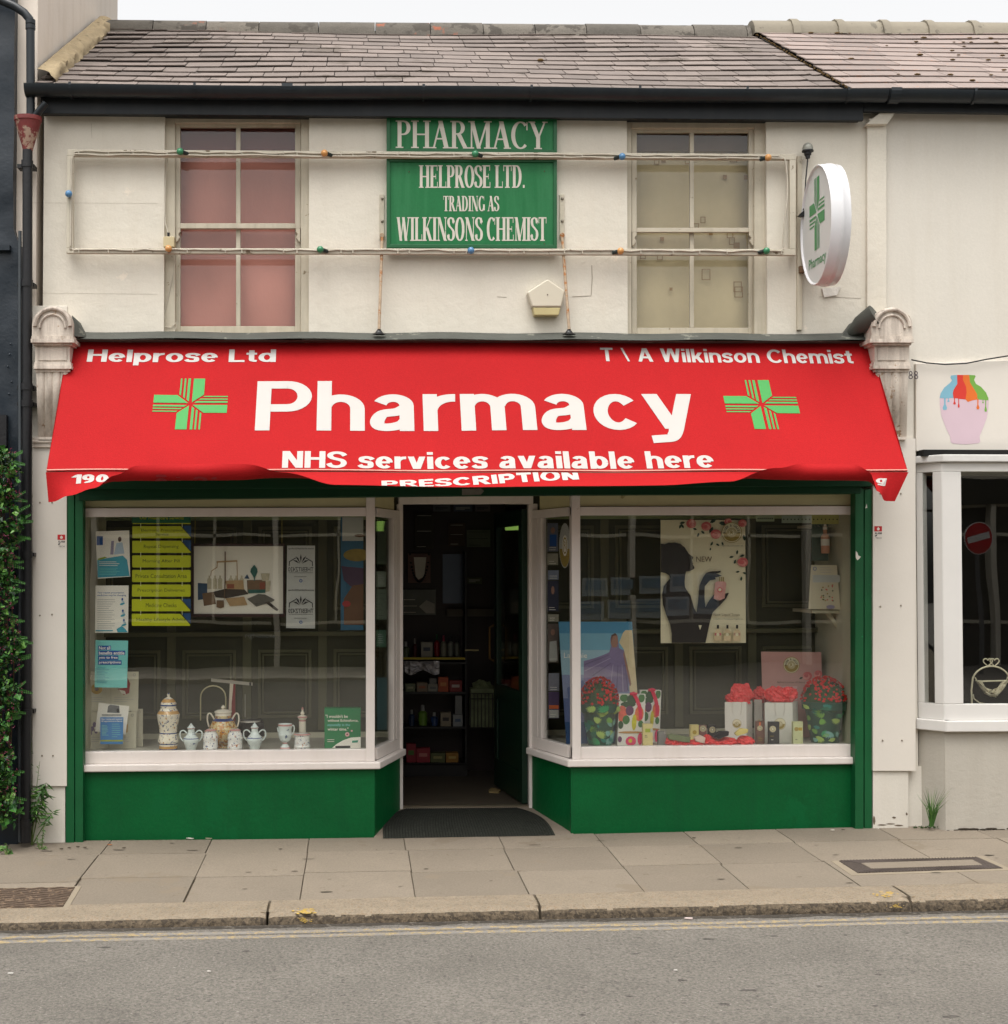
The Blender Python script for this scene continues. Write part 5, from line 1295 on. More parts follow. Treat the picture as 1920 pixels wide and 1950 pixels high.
p.a([Q(525, 880), Q(695, 875), Q(695, 990), Q(530, 1000)], cols['brown']); p.a([Q(640, 900), Q(690, 900), Q(690, 960), Q(640, 960)], cols['red']); p.a([Q(535, 965), Q(695, 965), Q(690, 995), Q(540, 1000)], cols['green'])
p.a([Q(650, 818), Q(732, 818), Q(722, 885), Q(662, 885)], cols['pale']); p.a([Q(695, 890), Q(742, 885), Q(730, 980), Q(698, 985)], cols['pale'])
p.a([Q(592, 740), Q(618, 775), Q(622, 805), Q(600, 855), Q(596, 890), Q(590, 890), Q(586, 855), Q(556, 805), Q(562, 775)], cols['green']); p.a([Q(500, 865), Q(527, 825), Q(548, 868)], cols['blue'])
p.a([Q(525, 1050), Q(630, 1005), Q(690, 1010), Q(775, 1055), Q(770, 1070), Q(610, 1120)], cols['grey']); p.a([Q(690, 1080), Q(720, 1070), Q(810, 1145), Q(800, 1160), Q(770, 1145)], cols['dark']); p.a([Q(330, 1045), Q(500, 1030), Q(530, 1105), Q(370, 1115)], cols['tan'])
p.a([Q(250, 1062), Q(315, 1062), Q(318, 1125), Q(285, 1135), Q(248, 1125)], cols['brown'])
p.a([Q(322, 620), Q(333, 620), Q(333, 900), Q(320, 1060), Q(316, 1060), Q(322, 880)], cols['brown']); p.a([Q(250, 708), Q(437, 698), Q(437, 712), Q(250, 722)], cols['tan']); p.a([Q(255, 715), Q(261, 715), Q(258, 765), Q(205, 800), Q(200, 840), Q(194, 838), Q(200, 795), Q(250, 760)], cols['tan']); p.a([Q(430, 705), Q(438, 705), Q(442, 880), Q(436, 880)], cols['tan'])
d.build('print', pf)
for x, xt in ((371, 372), (537, 537)):
    d = MB(); d.tube([P(xt, 968, YF2), P(x, 1037, YF2)], .0018, mat('yellow_string', (170, 150, 70), .7), 5); d.build('string', pf)
# cafe poster printed on both sides, its front faces the room
d = MB(); Y = .26; sheet(d, [(547, 1039), (600, 1039), (600, 1197), (545, 1196)], Y, paper_g); p = Pr(d, Y)
for o_ in (0, 79):
    p.t('www.thebitz420.shop', 549, 1043+o_, 598, 1047+o_, ink, .01, True); p.t('THEBITZ420', 549, 1080+o_, 597, 1088.5+o_, ink, .0, True)
    for s in (-1, 1): p.a([(573+s*23, 1078+o_), (573+s*21.5, 1078+o_), (573+s*21, 1070+o_), (573+s*9, 1063+o_), (573+s*9.5, 1061.5+o_), (573+s*22.5, 1069+o_)], ink)
    for a in (-75, -40, 0, 40, 75): 
        c_, s_ = math.sin(R(a)), -math.cos(R(a)); p.a([(573+c_*2, 1074+o_+s_*2), (573+c_*9-s_*1.6, 1071+o_+s_*9+c_*1.6), (573+c_*16, 1071+o_+s_*16), (573+c_*9+s_*1.6, 1071+o_+s_*9-c_*1.6)], ink)
    p.a(R4(550, 1090.5+o_, 596, 1091.1+o_), ink); p.a(R4(560, 1098+o_, 584, 1098.6+o_), ink); p.ring(573, 1106+o_, 3, 1.2, blue_ink)
single(d, 'poster', 'narrow grey poster with two mirrored leaf emblems right of the framed picture', 'poster', 'posters in the shop windows')
d = MB(); Y = .40; sheet(d, R4(649, 985, 692, 1200), Y, mat('sky_blue_print', (46, 90, 116), .6, .06)); p = Pr(d, Y)
p.ell(680, 1057, 26, 12, mat('dim_yellow_print', (130, 110, 44), .6, .15, 30)); p.a([(650, 1078), (692, 1082), (692, 1140), (672, 1120), (655, 1105)], mat('plum_print', (70, 48, 70), .6)); p.a([(655, 1140), (672, 1115), (692, 1112), (692, 1190), (655, 1190)], mat('brown_print', (96, 66, 44), .6)); p.ell(660, 1150, 8, 6, mat('deep_red_print', (150, 50, 50), .6)); p.a(R4(652, 985, 692, 1030), paper_g)
p.ell(685, 1020, 10, 3, mat('brown_print', (96, 66, 44), .6))
single(d, 'poster', 'tall blue, yellow and brown poster at the right side of the left window', 'poster', 'posters in the shop windows')
# crockery
glaze = mat('white_glaze', (224, 214, 196), .22, .03, 8, coat=.4)
maj = mat('painted_majolica', (224, 214, 194), .22, .03, 8, coat=.4, wear=((186, 132, 70), .60, 44), wear2=((50, 70, 116), .565, 56))
majw = mat('white_majolica', (222, 220, 214), .22, .03, 8, coat=.4, wear=((176, 110, 60), .59, 50), wear2=((70, 86, 130), .58, 66))
majd = mat('rich_majolica', (208, 188, 140), .22, .05, 8, coat=.4, wear=((196, 128, 30), .5, 50), wear2=((38, 60, 116), .585, 64))
pblue = mat('pale_blue_glaze', (208, 216, 212), .2, .04, 8, coat=.4, wear=((52, 74, 120), .61, 40), wear2=((170, 110, 80), .66, 50))
orange_b = mat('orange_band', (190, 146, 84), .25, .04, coat=.3); blue_b = mat('blue_band', (40, 58, 116), .25, .04, coat=.3); pink_b = mat('pink_band', (186, 136, 130), .25, .04, coat=.3)
def zl(cx, prof, Y, m, mb=None, n=28):
    k = mpp(Y); base = prof[-1][1]; X = P(cx, base, Y).x; zb = bed(X)+.0006
    c = Vector((X, Y, zb)); mb = mb or MB()
    mb.lathe(c, [(q[0]*k, (base-q[1])*k, *(q[2:] if len(q) > 2 else ())) for q in prof]+[(0, 0)], m, n); return mb, zb-P(cx, base, Y).z
def handle(mb, pts, Y, dz, m, r=.0045): mb.tube([P(x, y, Y)+Vector((0, 0, dz)) for x, y in cr(pts, 4)], r, m, 8)
t = thing('apothecary_jar', 'tall lidded majolica jar, tallest pot in the left window', 'jar', (P(320.5, 1429, .2).x, .2, bed(-1.2)))
d, dz = zl(320.5, [(21, 1361), (21.5, 1363), (20, 1374), (17.5, 1386), (16.5, 1396, blue_b), (16.6, 1398), (18.5, 1407), (19.5, 1413), (18.5, 1416, blue_b), (17.5, 1418), (17.2, 1421, orange_b), (17.2, 1426, blue_b), (16.5, 1429)], .2, maj)
k_ = mpp(.2); c = Vector((P(320.5, 1429, .2).x, .2, bed(-1.2)))
d.lathe(c, [(15*k_, (1429-1351)*k_), (17.5*k_, (1429-1355)*k_, orange_b), (21*k_, (1429-1361)*k_)], maj, 28)
d.build('body', t, smooth=40); d = MB()
d.lathe(c, [(0, 108*k_, blue_b), (2.2*k_, 106*k_), (3*k_, 103*k_), (2*k_, 100*k_), (9*k_, 96*k_, orange_b), (14*k_, 90*k_), (15.5*k_, 86*k_, blue_b), (15*k_, 83*k_), (14.5*k_, 79*k_), (15*k_, 76.5*k_), (17.6*k_, 74*k_)], maj, 28); d.build('lid', t, smooth=40)
for cx, lab in ((364, 'pale blue two handled jar right of the tallest jar'), (485, 'pale blue two handled jar right of the big painted pot')):
    t = thing('two_handled_jar', lab, 'jar', (P(cx, 1428, .18).x, .18, bed(P(cx, 1428, .18).x)), 'two handled jars in the left window')
    d, dz = zl(cx, [(6.2, 1389), (6.5, 1395), (9, 1400), (14, 1405, blue_b), (14.6, 1406.5), (15, 1410), (13.5, 1415), (11, 1421), (9, 1428)], .18, pblue); d.build('body', t, smooth=45)
    d, _ = zl(cx, [(0, 1377), (2, 1379.5), (5, 1383.5), (7.8, 1386.5, pink_b), (7.2, 1388), (6.2, 1389.5)], .18, pblue); [setattr(q, 'z', q.z+(1428-1389.5)*mpp(.18)) for q in d.v]; d.build('lid', t, smooth=45)
    for s in (-1, 1):
        d = MB(); handle(d, [(cx+s*8, 1396), (cx+s*14, 1391), (cx+s*20, 1393), (cx+s*21, 1401), (cx+s*18, 1408), (cx+s*13, 1412)], .18, dz, pblue); d.build('handle', t, smooth=60)
for cx, lab in ((401, 'short white majolica pot left in front of the big painted pot'), (447.5, 'short white majolica pot right in front of the big painted pot')):
    d, _ = zl(cx, [(0, 1387.5), (7, 1388, pink_b), (11.5, 1391), (10.3, 1393.5), (13, 1397), (14.6, 1404), (13.6, 1411), (14, 1418), (14.6, 1423), (13, 1428)], .155, majw); single(d, 'drug_pot', lab, 'jar', 'short white pots in the left window', smooth=40)
t = thing('painted_pot', 'big painted majolica pot with two handles and a lid', 'jar', (P(425, 1425, .30).x, .30, bed(-.85)))
d, dz = zl(425, [(15.5, 1365), (15, 1370, blue_b), (20, 1375), (27, 1389), (28, 1398), (23, 1411), (13, 1421), (15, 1425)], .30, majd); d.build('body', t, smooth=40)
d, _ = zl(425, [(0, 1345), (2.5, 1347), (4.5, 1350), (2, 1353), (11, 1354.5), (16.5, 1357), (16.5, 1359.5), (15, 1361), (15.5, 1365)], .30, glaze); [setattr(q, 'z', q.z+60*mpp(.30)) for q in d.v]; d.build('lid', t, smooth=40)
for s in (-1, 1):
    d = MB(); handle(d, [(425+s*17, 1372), (425+s*24, 1361), (425+s*29, 1363), (425+s*30, 1374), (425+s*27, 1386)], .30, dz, glaze, .0055); d.build('handle', t, smooth=60)
t = thing('spouted_cup', 'pale footed cup with one handle and a spout', 'cup', (P(543, 1426, .18).x, .18, bed(-.45)))
d, dz = zl(543, [(0, 1392), (10, 1390), (12, 1380), (13.4, 1378.5, pink_b), (13.4, 1382), (12, 1390), (13, 1399), (10, 1409), (5, 1413, pink_b), (4.4, 1416), (9, 1422, pink_b), (10.5, 1426)], .18, pblue); d.build('body', t, smooth=40)
d = MB(); handle(d, [(554, 1383), (559, 1381), (560.5, 1388), (558, 1396), (553, 1399)], .18, dz, pblue, .004); d.build('handle', t, smooth=60)
d = MB(); d.tube([P(533, 1398, .18)+Vector((0, 0, dz)), P(530, 1392, .18)+Vector((0, 0, dz)), P(528.5, 1385, .18)+Vector((0, 0, dz))], [.007, .005, .004], pblue, 8); d.build('spout', t, smooth=60)
d, _ = zl(576, [(0, 1351, pink_b), (1.8, 1353, pink_b), (2.2, 1356), (1.6, 1359), (4.2, 1363), (2.4, 1366), (9, 1368.5, pink_b), (9.5, 1371), (7, 1375, pink_b), (6.7, 1378), (6.7, 1420), (7.5, 1426)], .29, glaze); single(d, 'stoppered_bottle', 'slender white bottle with pink tipped stopper behind the round pot', 'bottle', smooth=40)
d, _ = zl(575.5, [(0, 1396), (14, 1396.5, pink_b), (16.2, 1399), (14.4, 1402), (14.4, 1418), (16, 1421), (15, 1426)], .18, majw); single(d, 'round_pot', 'low round white painted pot below the slender bottle', 'jar', smooth=40)
# balance scale
Y = .45; t = thing('balance_scale', 'red and white pharmacy balance scale behind the crockery', 'scale', P(470, 1400, Y))
brush = mat('brushed_steel', (176, 170, 160), .35, .06, 8, metal=.6); scred = mat('scale_red', (120, 36, 36), .4)
d = MB(); d.prism([P(x, y, Y) for x, y in ((443, 1295), (448, 1296), (448, 1392), (433, 1392), (436, 1330))], (0, .02, 0), scred); d.prism([P(x, y, Y-.004) for x, y in ((438, 1295), (445, 1296), (441, 1340), (440, 1392), (434, 1392))], (0, .004, 0), mat('cream_enamel', (206, 192, 172), .4)); d.build('column', t)
d = MB(); d.prism([P(x, y, Y-.006) for x, y in ((402, 1292), (481, 1300), (481, 1306), (402, 1298))], (0, .01, 0), brush); d.prism([P(x, y, Y-.007) for x, y in ((475, 1299.5), (478, 1299.8), (478, 1305.8), (475, 1305.4))], (0, .012, 0), ink); d.build('beam', t)
d = MB(); d.lathe(P(476, 1374, Y), [(0, .004), (.045, .004), (.075, .010), (.077, .0), (0, 0)], brush, 24); d.build('pan', t, smooth=40)
d = MB(); d.lathe(P(478, 1402, Y), [(0, .11), (.07, .11), (.085, .09), (.09, 0), (0, 0)], mat('black_enamel', (30, 24, 24), .35), 24, 1, .6); d.build('base', t, smooth=40)
d = MB(); d.tube([P(467, 1322, Y), P(467, 1366, Y)], .003, brush, 6); d.build('pointer', t)
d = MB(); d.tube([P(x, y, Y-.05) for x, y in [(382, 1372), (382, 1330)]+[(406-24*math.cos(math.pi*k/12), 1328-22*math.sin(math.pi*k/12)) for k in range(1, 12)]+[(430, 1330), (430, 1350)]], .0045, mat('brass_wire', (186, 176, 140), .4, metal=.5), 8); d.build('hoop', t, smooth=60)
# echinacea display box
gb = mat('leaf_green_card', (20, 116, 66), .5, .03); 
t = thing('display_box', 'green show card box with white quotation text in the left window corner', 'box', P(652, 1425, .22))
d = MB(); Y = .2; d.prism([P(618, 1425, Y), P(687, 1425, Y), P(687, 1349, Y), P(618, 1349, Y)], (0, .09, 0), gb); d.build('carton', t, bev=.002)
d = MB(); p = Pr(d, Y-.0004); E_ = lambda x, y: (420+x/5.6, 1240+y/5.6)
p.a([E_(1190, 1032), E_(1240, 990), E_(1310, 950), E_(1390, 922), E_(1495, 915), E_(1495, 1034)], paper_w); p.a([E_(1225, 1012), E_(1385, 1008), E_(1385, 1032), E_(1225, 1034)], ink)
p.a([E_(1405, 955), E_(1470, 950), E_(1462, 975), E_(1402, 978)], mat('leaf_emblem', (52, 140, 110), .5))
for s, a, m_ in (('"I wouldn\'t be', (1120, 678, 1358, 712), paper_w), ('without Echinaforce,', (1142, 725, 1470, 758), paper_w), ('especially in the', (1140, 772, 1382, 808), mint), ('winter time."', (1142, 815, 1365, 848), paper_w)):
    p.t(s, *E_(a[0], a[1]), *E_(a[2], a[3]), m_, .015)
p.lines(E_(1140, 0)[0], E_(1215, 0)[0], E_(0, 945)[1], E_(0, 965)[1], 2, paper_w, 2)
p.ell(*E_(1352, 888), 4.2, 4.2, mat('pale_pink_print', (214, 170, 170), .5)); p.ell(*E_(1352, 888), 1.6, 1.6, scred); p.ell(*E_(1400, 850), 2, 2, mat('pale_pink_print', (214, 170, 170), .5)); d.build('printed_front', t)
# posters seen through the splayed left pane
for k, (x0, y0, x1, y1, c) in enumerate(((718, 992, 735, 1075, (74, 86, 68)), (717, 1088, 735, 1118, (122, 134, 118)), (717, 1122, 736, 1180, (96, 108, 92)), (717, 1200, 735, 1232, (60, 96, 76)), (718, 1290, 737, 1390, (58, 84, 86)))):
    d = MB(); Y = .42; sheet(d, R4(x0, y0, x1, y1), Y, mat('dim_print_%d' % k, c, .6, .12, 30), .003); p = Pr(d, Y); p.lines(x0+3, x1-3, y0+8, y1-8, 5, paper_g if k % 2 else ink, k)
    single(d, 'leaflet', ('dull green leaflet', 'pale leaflet', 'grey framed leaflet', 'small dark green leaflet', 'large blue grey leaflet')[k]+(' topmost', ' second from the top', ' third from the top', ' fourth from the top', ' lowest')[k]+' behind the splayed pane left of the door', 'leaflet', 'leaflets by the doorway')
# ------------------------------------------------------------------ display in the right window
S7 = lambda x, y: (1080+x/5.289, 920+y/5.289)
S1 = lambda x, y: (1080+x/6.446, 1200+y/6.446)
S2 = lambda x, y: (1340+x/5.6, 1200+y/5.6)
gold = mat('gold_print', (150, 128, 62), .5, .06); cream_p = mat('cream_poster', (216, 207, 176), .7, .03, 4); rose = mat('rose_print', (196, 92, 92), .6, .2, 60); leaf_d = mat('dark_leaf_print', (34, 58, 44), .6, .15, 40)
sil = mat('silhouette_print', (40, 34, 32), .6, .1)
def roundel(p, cx, cy, r, rim=True):
    p.ell(cx, cy, r, r, gold, 32); p.ell(cx, cy, r*.94, r*.94, cream_p, 32)
    n = 16; p.a([(cx+r*.86*math.cos(math.pi*i/n), cy+r*.86*math.sin(math.pi*i/n)) for i in range(n+1)], gold)
    p.ell(cx, cy, r*.48, r*.48, cream_p, 24); p.ring(cx, cy, r*.45, r*.05, gold); p.ring(cx, cy, r*.34, r*.05, gold)
    p.t('R', cx-r*.14, cy-r*.2, cx+r*.16, cy+r*.2, gold, .02)
    if r > 12:
        s = 'ROGER & GALLET'
        for i, ch in enumerate(s):
            if ch == ' ': continue
            a = R(178-176*i/(len(s)-1)); ca, sa = math.cos(a), math.sin(a); h = r*.24; w = r*.17
            fn = lambda u, v, ca=ca, sa=sa: P(cx+(r*.58+h*v)*ca+(u-.5)*w*sa, cy-(r*.58+h*v)*sa+(u-.5)*w*ca, p.Y-.0004*p.k)
            words(p.mb, ch, fn, mat('olive_ink', (72, 84, 20)) if 0 else ink)
        p.k += 1
def rosep(p, x, y, r, a=0):
    for i in range(3): p.ell(x+1.5*math.cos(i*2.1+a), y+1.2*math.sin(i*2.1+a), r*(1-.25*i), r*(.9-.25*i), (rose, mat('pale_rose_print', (214, 140, 134), .6, .1, 60), rose)[i])
def leafp(p, x, y, l, a):
    c_, s_ = math.cos(R(a)), math.sin(R(a)); p.a([(x+l*t*c_-w*l*s_, y+l*t*s_+w*l*c_) for t, w in ((0, 0), (.3, .2), (.65, .22), (1, 0), (.65, -.22), (.3, -.2))], leaf_d)
d = MB(); Y = .33; sheet(d, [S7(943, 370), S7(1795, 372), S7(1802, 1610), S7(945, 1612)], Y, cream_p, .003); p = Pr(d, Y)
for x, y, l, a in ((1150, 410, 10, 110), (1150, 410, 10, 60), (1190, 395, 11, 170), (1310, 470, 9, 200), (1350, 480, 9, 40), (1330, 500, 9, 110), (1440, 400, 14, -30), (1470, 440, 14, 120), (1530, 400, 16, 10), (1600, 420, 14, 60), (1470, 590, 9, 120), (1500, 610, 8, 30), (1560, 590, 8, 70), (1450, 650, 6, 110), (1710, 720, 9, -80), (1680, 740, 9, 170), (1740, 740, 10, -20), (1700, 770, 9, 110), (1740, 890, 8, 170), (1770, 900, 8, 20), (1760, 940, 9, 100), (1780, 520, 12, 80)): leafp(p, *S7(x, y), l, a)
for x, y, r in ((1260, 410, 9.5), (1400, 440, 9.5), (1500, 520, 10), (1630, 385, 7), (1770, 410, 8), (1765, 800, 10)): rosep(p, *S7(x, y), r, x)
roundel(p, *S7(1660, 498), 19.5)
p.t('Naturally perfumery, inc', *S7(1560, 625), *S7(1775, 640), ink); p.t('NEW', *S7(1302, 740), *S7(1460, 792), mat('sepia_ink', (84, 62, 46), .6))
p.a([S7(*q) for q in ((945, 610), (985, 615), (1020, 600), (1080, 597), (1140, 610), (1185, 645), (1215, 690), (1228, 712), (1250, 728), (1272, 745), (1268, 765), (1258, 775), (1266, 788), (1262, 797), (1272, 805), (1266, 818), (1280, 838), (1285, 855), (1270, 870), (1240, 885), (1200, 890), (1190, 930), (1185, 1000), (1190, 1050), (1215, 1090), (1245, 1130), (1265, 1200), (1280, 1260), (1305, 1300), (1320, 1200), (1328, 1100), (1335, 1030), (1365, 960), (1400, 905), (1450, 890), (1500, 888), (1550, 882), (1548, 898), (1500, 912), (1560, 930), (1530, 942), (1490, 948), (1500, 968), (1440, 980), (1388, 1040), (1385, 1150), (1395, 1250), (1420, 1200), (1450, 1160), (1480, 1120), (1492, 1172), (1520, 1192), (1560, 1170), (1590, 1112), (1632, 1105), (1605, 1160), (1550, 1222), (1470, 1300), (1440, 1400), (1396, 1609), (1055, 1609), (1055, 1520), (1040, 1430), (1000, 1330), (965, 1220), (958, 1120), (975, 1040), (1010, 990), (1040, 960), (1030, 930), (990, 905), (945, 895))], sil)
p.a([S7(1325, 1430), S7(1358, 1432), S7(1340, 1480)], cream_p)
p.a([S7(1495, 1000), S7(1520, 988), S7(1590, 990), S7(1605, 1010), S7(1588, 1160), S7(1540, 1180), S7(1478, 1165)], mat('rose_bottle_print', (206, 150, 142), .5, .08, 30)); p.ell(*S7(1540, 1075), 5, 5, rose); p.ell(*S7(1540, 1075), 3, 3, cream_p)
for x in (1540, 1558, 1576): p.a([S7(x-6, 945), S7(x+5, 945), S7(x+3, 992), S7(x-8, 990)], gold)
p.t('New Liquid Soaps', *S7(1478, 1310), *S7(1740, 1345), mat('sepia_ink', (84, 62, 46))); p.t('available in 3 exquisite fragrances', *S7(1478, 1362), *S7(1770, 1378), ink)
for x, c in ((1520, (190, 110, 110)), (1615, (160, 150, 110)), (1712, (176, 140, 120))):
    b = mat('soap_print_%d' % x, c, .6, .1); p.a(R4(*S7(x-10, 1428), *S7(x+12, 1465)), sil); p.a([S7(x-35, 1505), S7(x-20, 1475), S7(x+20, 1475), S7(x+36, 1505), S7(x+36, 1590), S7(x-35, 1590)], mat('peach_print', (206, 184, 148), .6)); p.a(R4(*S7(x-33, 1510), *S7(x+34, 1535)), b); p.ell(*S7(x, 1525), 3, 3, cream_p)
single(d, 'perfume_poster', 'large cream poster with the dark silhouette of a woman holding a rose bottle', 'poster')
# leaning sea poster
d = MB(); Y0, Y1 = .30, .40
lp_ = lambda x, y: P(x, y, Y1+(Y0-Y1)*(y-1184)/236)
sea = [mat('sea_poster_%d' % i, c, .6, .03, 5) for i, c in enumerate(((74, 132, 164), (112, 160, 180), (146, 176, 188), (130, 138, 166), (92, 104, 144), (44, 74, 116)))]
ys = (1184, 1206, 1238, 1285, 1330, 1375, 1424)
for i in range(6):
    fx = lambda y, s: (1064+15*(y-1184)/236) if s == 0 else (1204+15*(y-1184)/236)
    q = [lp_(fx(ys[i], 0), ys[i]), lp_(fx(ys[i], 1), ys[i]), lp_(fx(ys[i+1], 1), ys[i+1]), lp_(fx(ys[i+1], 0), ys[i+1])]
    d.prism(q, (0, .004, 0), sea[i])
class Lp(Pr):
    def a(s, pts, m): s.mb.poly([lp_(x, y)+Vector((0, -.0005*s.k, 0)) for x, y in pts], m); s.k += 1
    def t(s, txt, x0, y0, x1, y1, m): words(s.mb, txt, lambda u, v: lp_(x0+(x1-x0)*u, y1-(y1-y0)*v)+Vector((0, -.0005*s.k, 0)), m); s.k += 1
p = Lp(d, 0)
p.a([S1(800, 0), S1(865, 770), S1(770, 760), S1(740, 400), S1(700, 240), S1(640, 150), S1(690, 30), S1(720, 0)], mat('cliff_print', (206, 188, 150), .6, .08, 14))
p.a([S1(*q) for q in ((205, 380), (350, 340), (480, 290), (520, 270), (540, 190), (530, 110), (545, 60), (590, 35), (620, 70), (630, 150), (640, 220), (700, 250), (735, 400), (770, 560), (790, 660), (770, 690), (755, 640), (740, 760), (560, 760), (500, 600), (400, 560), (205, 640))], mat('lavender_dress_print', (126, 112, 144), .6, .12, 14))
p.a([S1(*q) for q in ((545, 60), (590, 35), (620, 70), (628, 150), (610, 210), (560, 215), (535, 160))], mat('dim_skin_print', (150, 112, 96), .6)); p.a([S1(*q) for q in ((545, 60), (590, 35), (615, 60), (560, 75), (545, 150))], mat('brown_hair_print', (90, 66, 56)))
p.a([S1(*q) for q in ((700, 250), (735, 400), (770, 560), (790, 660), (775, 690), (755, 600), (715, 430), (690, 300))], mat('dim_skin_print', (150, 112, 96)))
for k, (ax, ay, bx_, by_) in enumerate(((520, 300, 205, 420), (530, 340, 205, 500), (540, 400, 300, 560), (560, 420, 520, 740), (620, 430, 600, 750), (670, 420, 680, 750), (705, 420, 740, 740))):
    m_ = (mat('dress_shadow_print', (104, 92, 124), .6), mat('dress_light_print', (152, 140, 166), .6))[k % 2]
    p.a([S1(ax, ay), S1(ax+8, ay+4), S1(bx_+14, by_+8), S1(bx_, by_)], m_)
p.a([(1080, 1310), (1110, 1295), (1120, 1312), (1082, 1330)], sea[4])
p.t('Laponie', 1074, 1243, 1118, 1256, paper_w)
single(d, 'sea_poster', 'tall leaning blue poster of a woman in a lavender dress by the sea', 'poster')
# pots of red flowers
pot_g = mat('jungle_pot', (16, 66, 50), .4, .15, 16, coat=.3)
greens = [mat('jungle_leaf_%d' % i, c, .45, .1, 20) for i, c in enumerate(((44, 138, 84), (112, 164, 70), (36, 120, 108), (160, 186, 94), (24, 100, 72), (120, 170, 160)))]
petal = mat('red_petal', (206, 40, 34), .6, .15, 60); bush = mat('flower_foliage', (44, 72, 34), .7, .25, 60)
def flower_pot(cx, yr, yrb, yb, hr, ht, hb, ytop, Y, label):
    k = mpp(Y); X = P(cx, yb, Y).x; zb = bed(X)+.001; c = Vector((X, Y, zb)); H = (yb-yr)*k; hrim = (yrb-yr)*k
    t = thing('flower_pot', label, 'flower pot', c, 'pots of red flowers in the right window')
    d = MB(); d.lathe(c, [(hr*k*.9, H-.012), (hr*k*.96, H), (hr*k, H-.002), (hr*k*.985, H-hrim), (ht*k, H-hrim-.001), (hb*k, 0), (0, 0)], pot_g, 32)
    rr = random.Random(int(cx))
    def sp(a, z, n): 
        f = z/H; r = (hb+(ht-hb)*f)*k if z < H-hrim else hr*k*.995
        return c+Vector((math.sin(a)*(r+n), -math.cos(a)*(r+n), z))
    for q in range(44):
        a0 = rr.uniform(-1.7, 1.7); z0 = rr.uniform(.01, H*.9); g = rr.choice(greens); typ = rr.random(); n0 = .0012+.0003*q
        if typ < .65:                              # frond of narrow leaflets
            th = rr.uniform(0, 6.28); L_ = rr.uniform(.03, .055)
            for s in range(-4, 5):
                b = th+s*.27; l = L_*(1-.07*abs(s)); w = .005
                pts = [(0, 0), (l*.5*math.cos(b)-w*math.sin(b), l*.5*math.sin(b)+w*math.cos(b)), (l*math.cos(b), l*math.sin(b)), (l*.5*math.cos(b)+w*math.sin(b), l*.5*math.sin(b)-w*math.cos(b))]
                d.poly([sp(a0+u/(hb*k), min(max(z0+v, .001), H-.002), n0+.0001*s) for u, v in pts], g)
        else:
            th = rr.uniform(0, 6.28); l = rr.uniform(.03, .05)
            pts = [(l*t_*math.cos(th)-w*l*math.sin(th), l*t_*math.sin(th)+w*l*math.cos(th)) for t_, w in ((0, 0), (.25, .25), (.6, .28), (1, 0), (.6, -.28), (.25, -.25))]
            d.poly([sp(a0+u/(hb*k), min(max(z0+v, .001), H-.002), n0) for u, v in pts], g)
    d.build('pot', t, smooth=40)
    hc = c+Vector((0, 0, H-.005)); rx = hr*k*1.03; rzv = (yr-ytop)*k
    d = MB(); d.ball(hc+Vector((0, 0, .0)), rx*.90, bush, 14, (1, 1, rzv/rx*.95))
    for q in range(700):
        a = rr.uniform(0, 6.283); e = math.acos(rr.uniform(-.05, 1)); f = rr.uniform(.80, 1.0)
        n = Vector((math.sin(e)*math.cos(a), math.sin(e)*math.sin(a), math.cos(e))); o = hc+Vector((n.x*rx*f, n.y*rx*f, n.z*rzv*f+.004))
        u = Vector((rr.uniform(-1, 1), rr.uniform(-1, 1), rr.uniform(-1, 1))).normalized(); v = u.cross(n).normalized(); l = rr.uniform(.006, .012)
        d.poly([o-u*l*.2, o+v*l*.4, o+u*l, o-v*l*.4], bush)
    d.build('foliage', t)
    d = MB()
    for q in range(190):
        a = rr.uniform(0, 6.283); e = math.acos(rr.uniform(0, 1)); n = Vector((math.sin(e)*math.cos(a), math.sin(e)*math.sin(a), math.cos(e)))
        o = hc+Vector((n.x*rx*.97, n.y*rx*.97, n.z*rzv*.97+.004)); r_ = rr.uniform(.010, .0145)
        for s in range(6):
            u = Vector((rr.uniform(-1, 1), rr.uniform(-1, 1), rr.uniform(-1, 1))).normalized(); v = (u.cross(n)+n*.2).normalized()
            d.poly([o-u*r_*.9, o-v*r_*.6+n*.002, o+u*r_*.9, o+v*r_*.6+n*.004], petal)
    d.build('blossom', t)
flower_pot(1142, 1341, 1357, 1421, 37, 31, 22, 1291, .24, 'leaf patterned pot of red flowers at the left of the right window')
flower_pot(1570.5, 1336, 1351, 1415, 42.5, 36, 25, 1288, .26, 'leaf patterned pot of red flowers at the right of the right window')
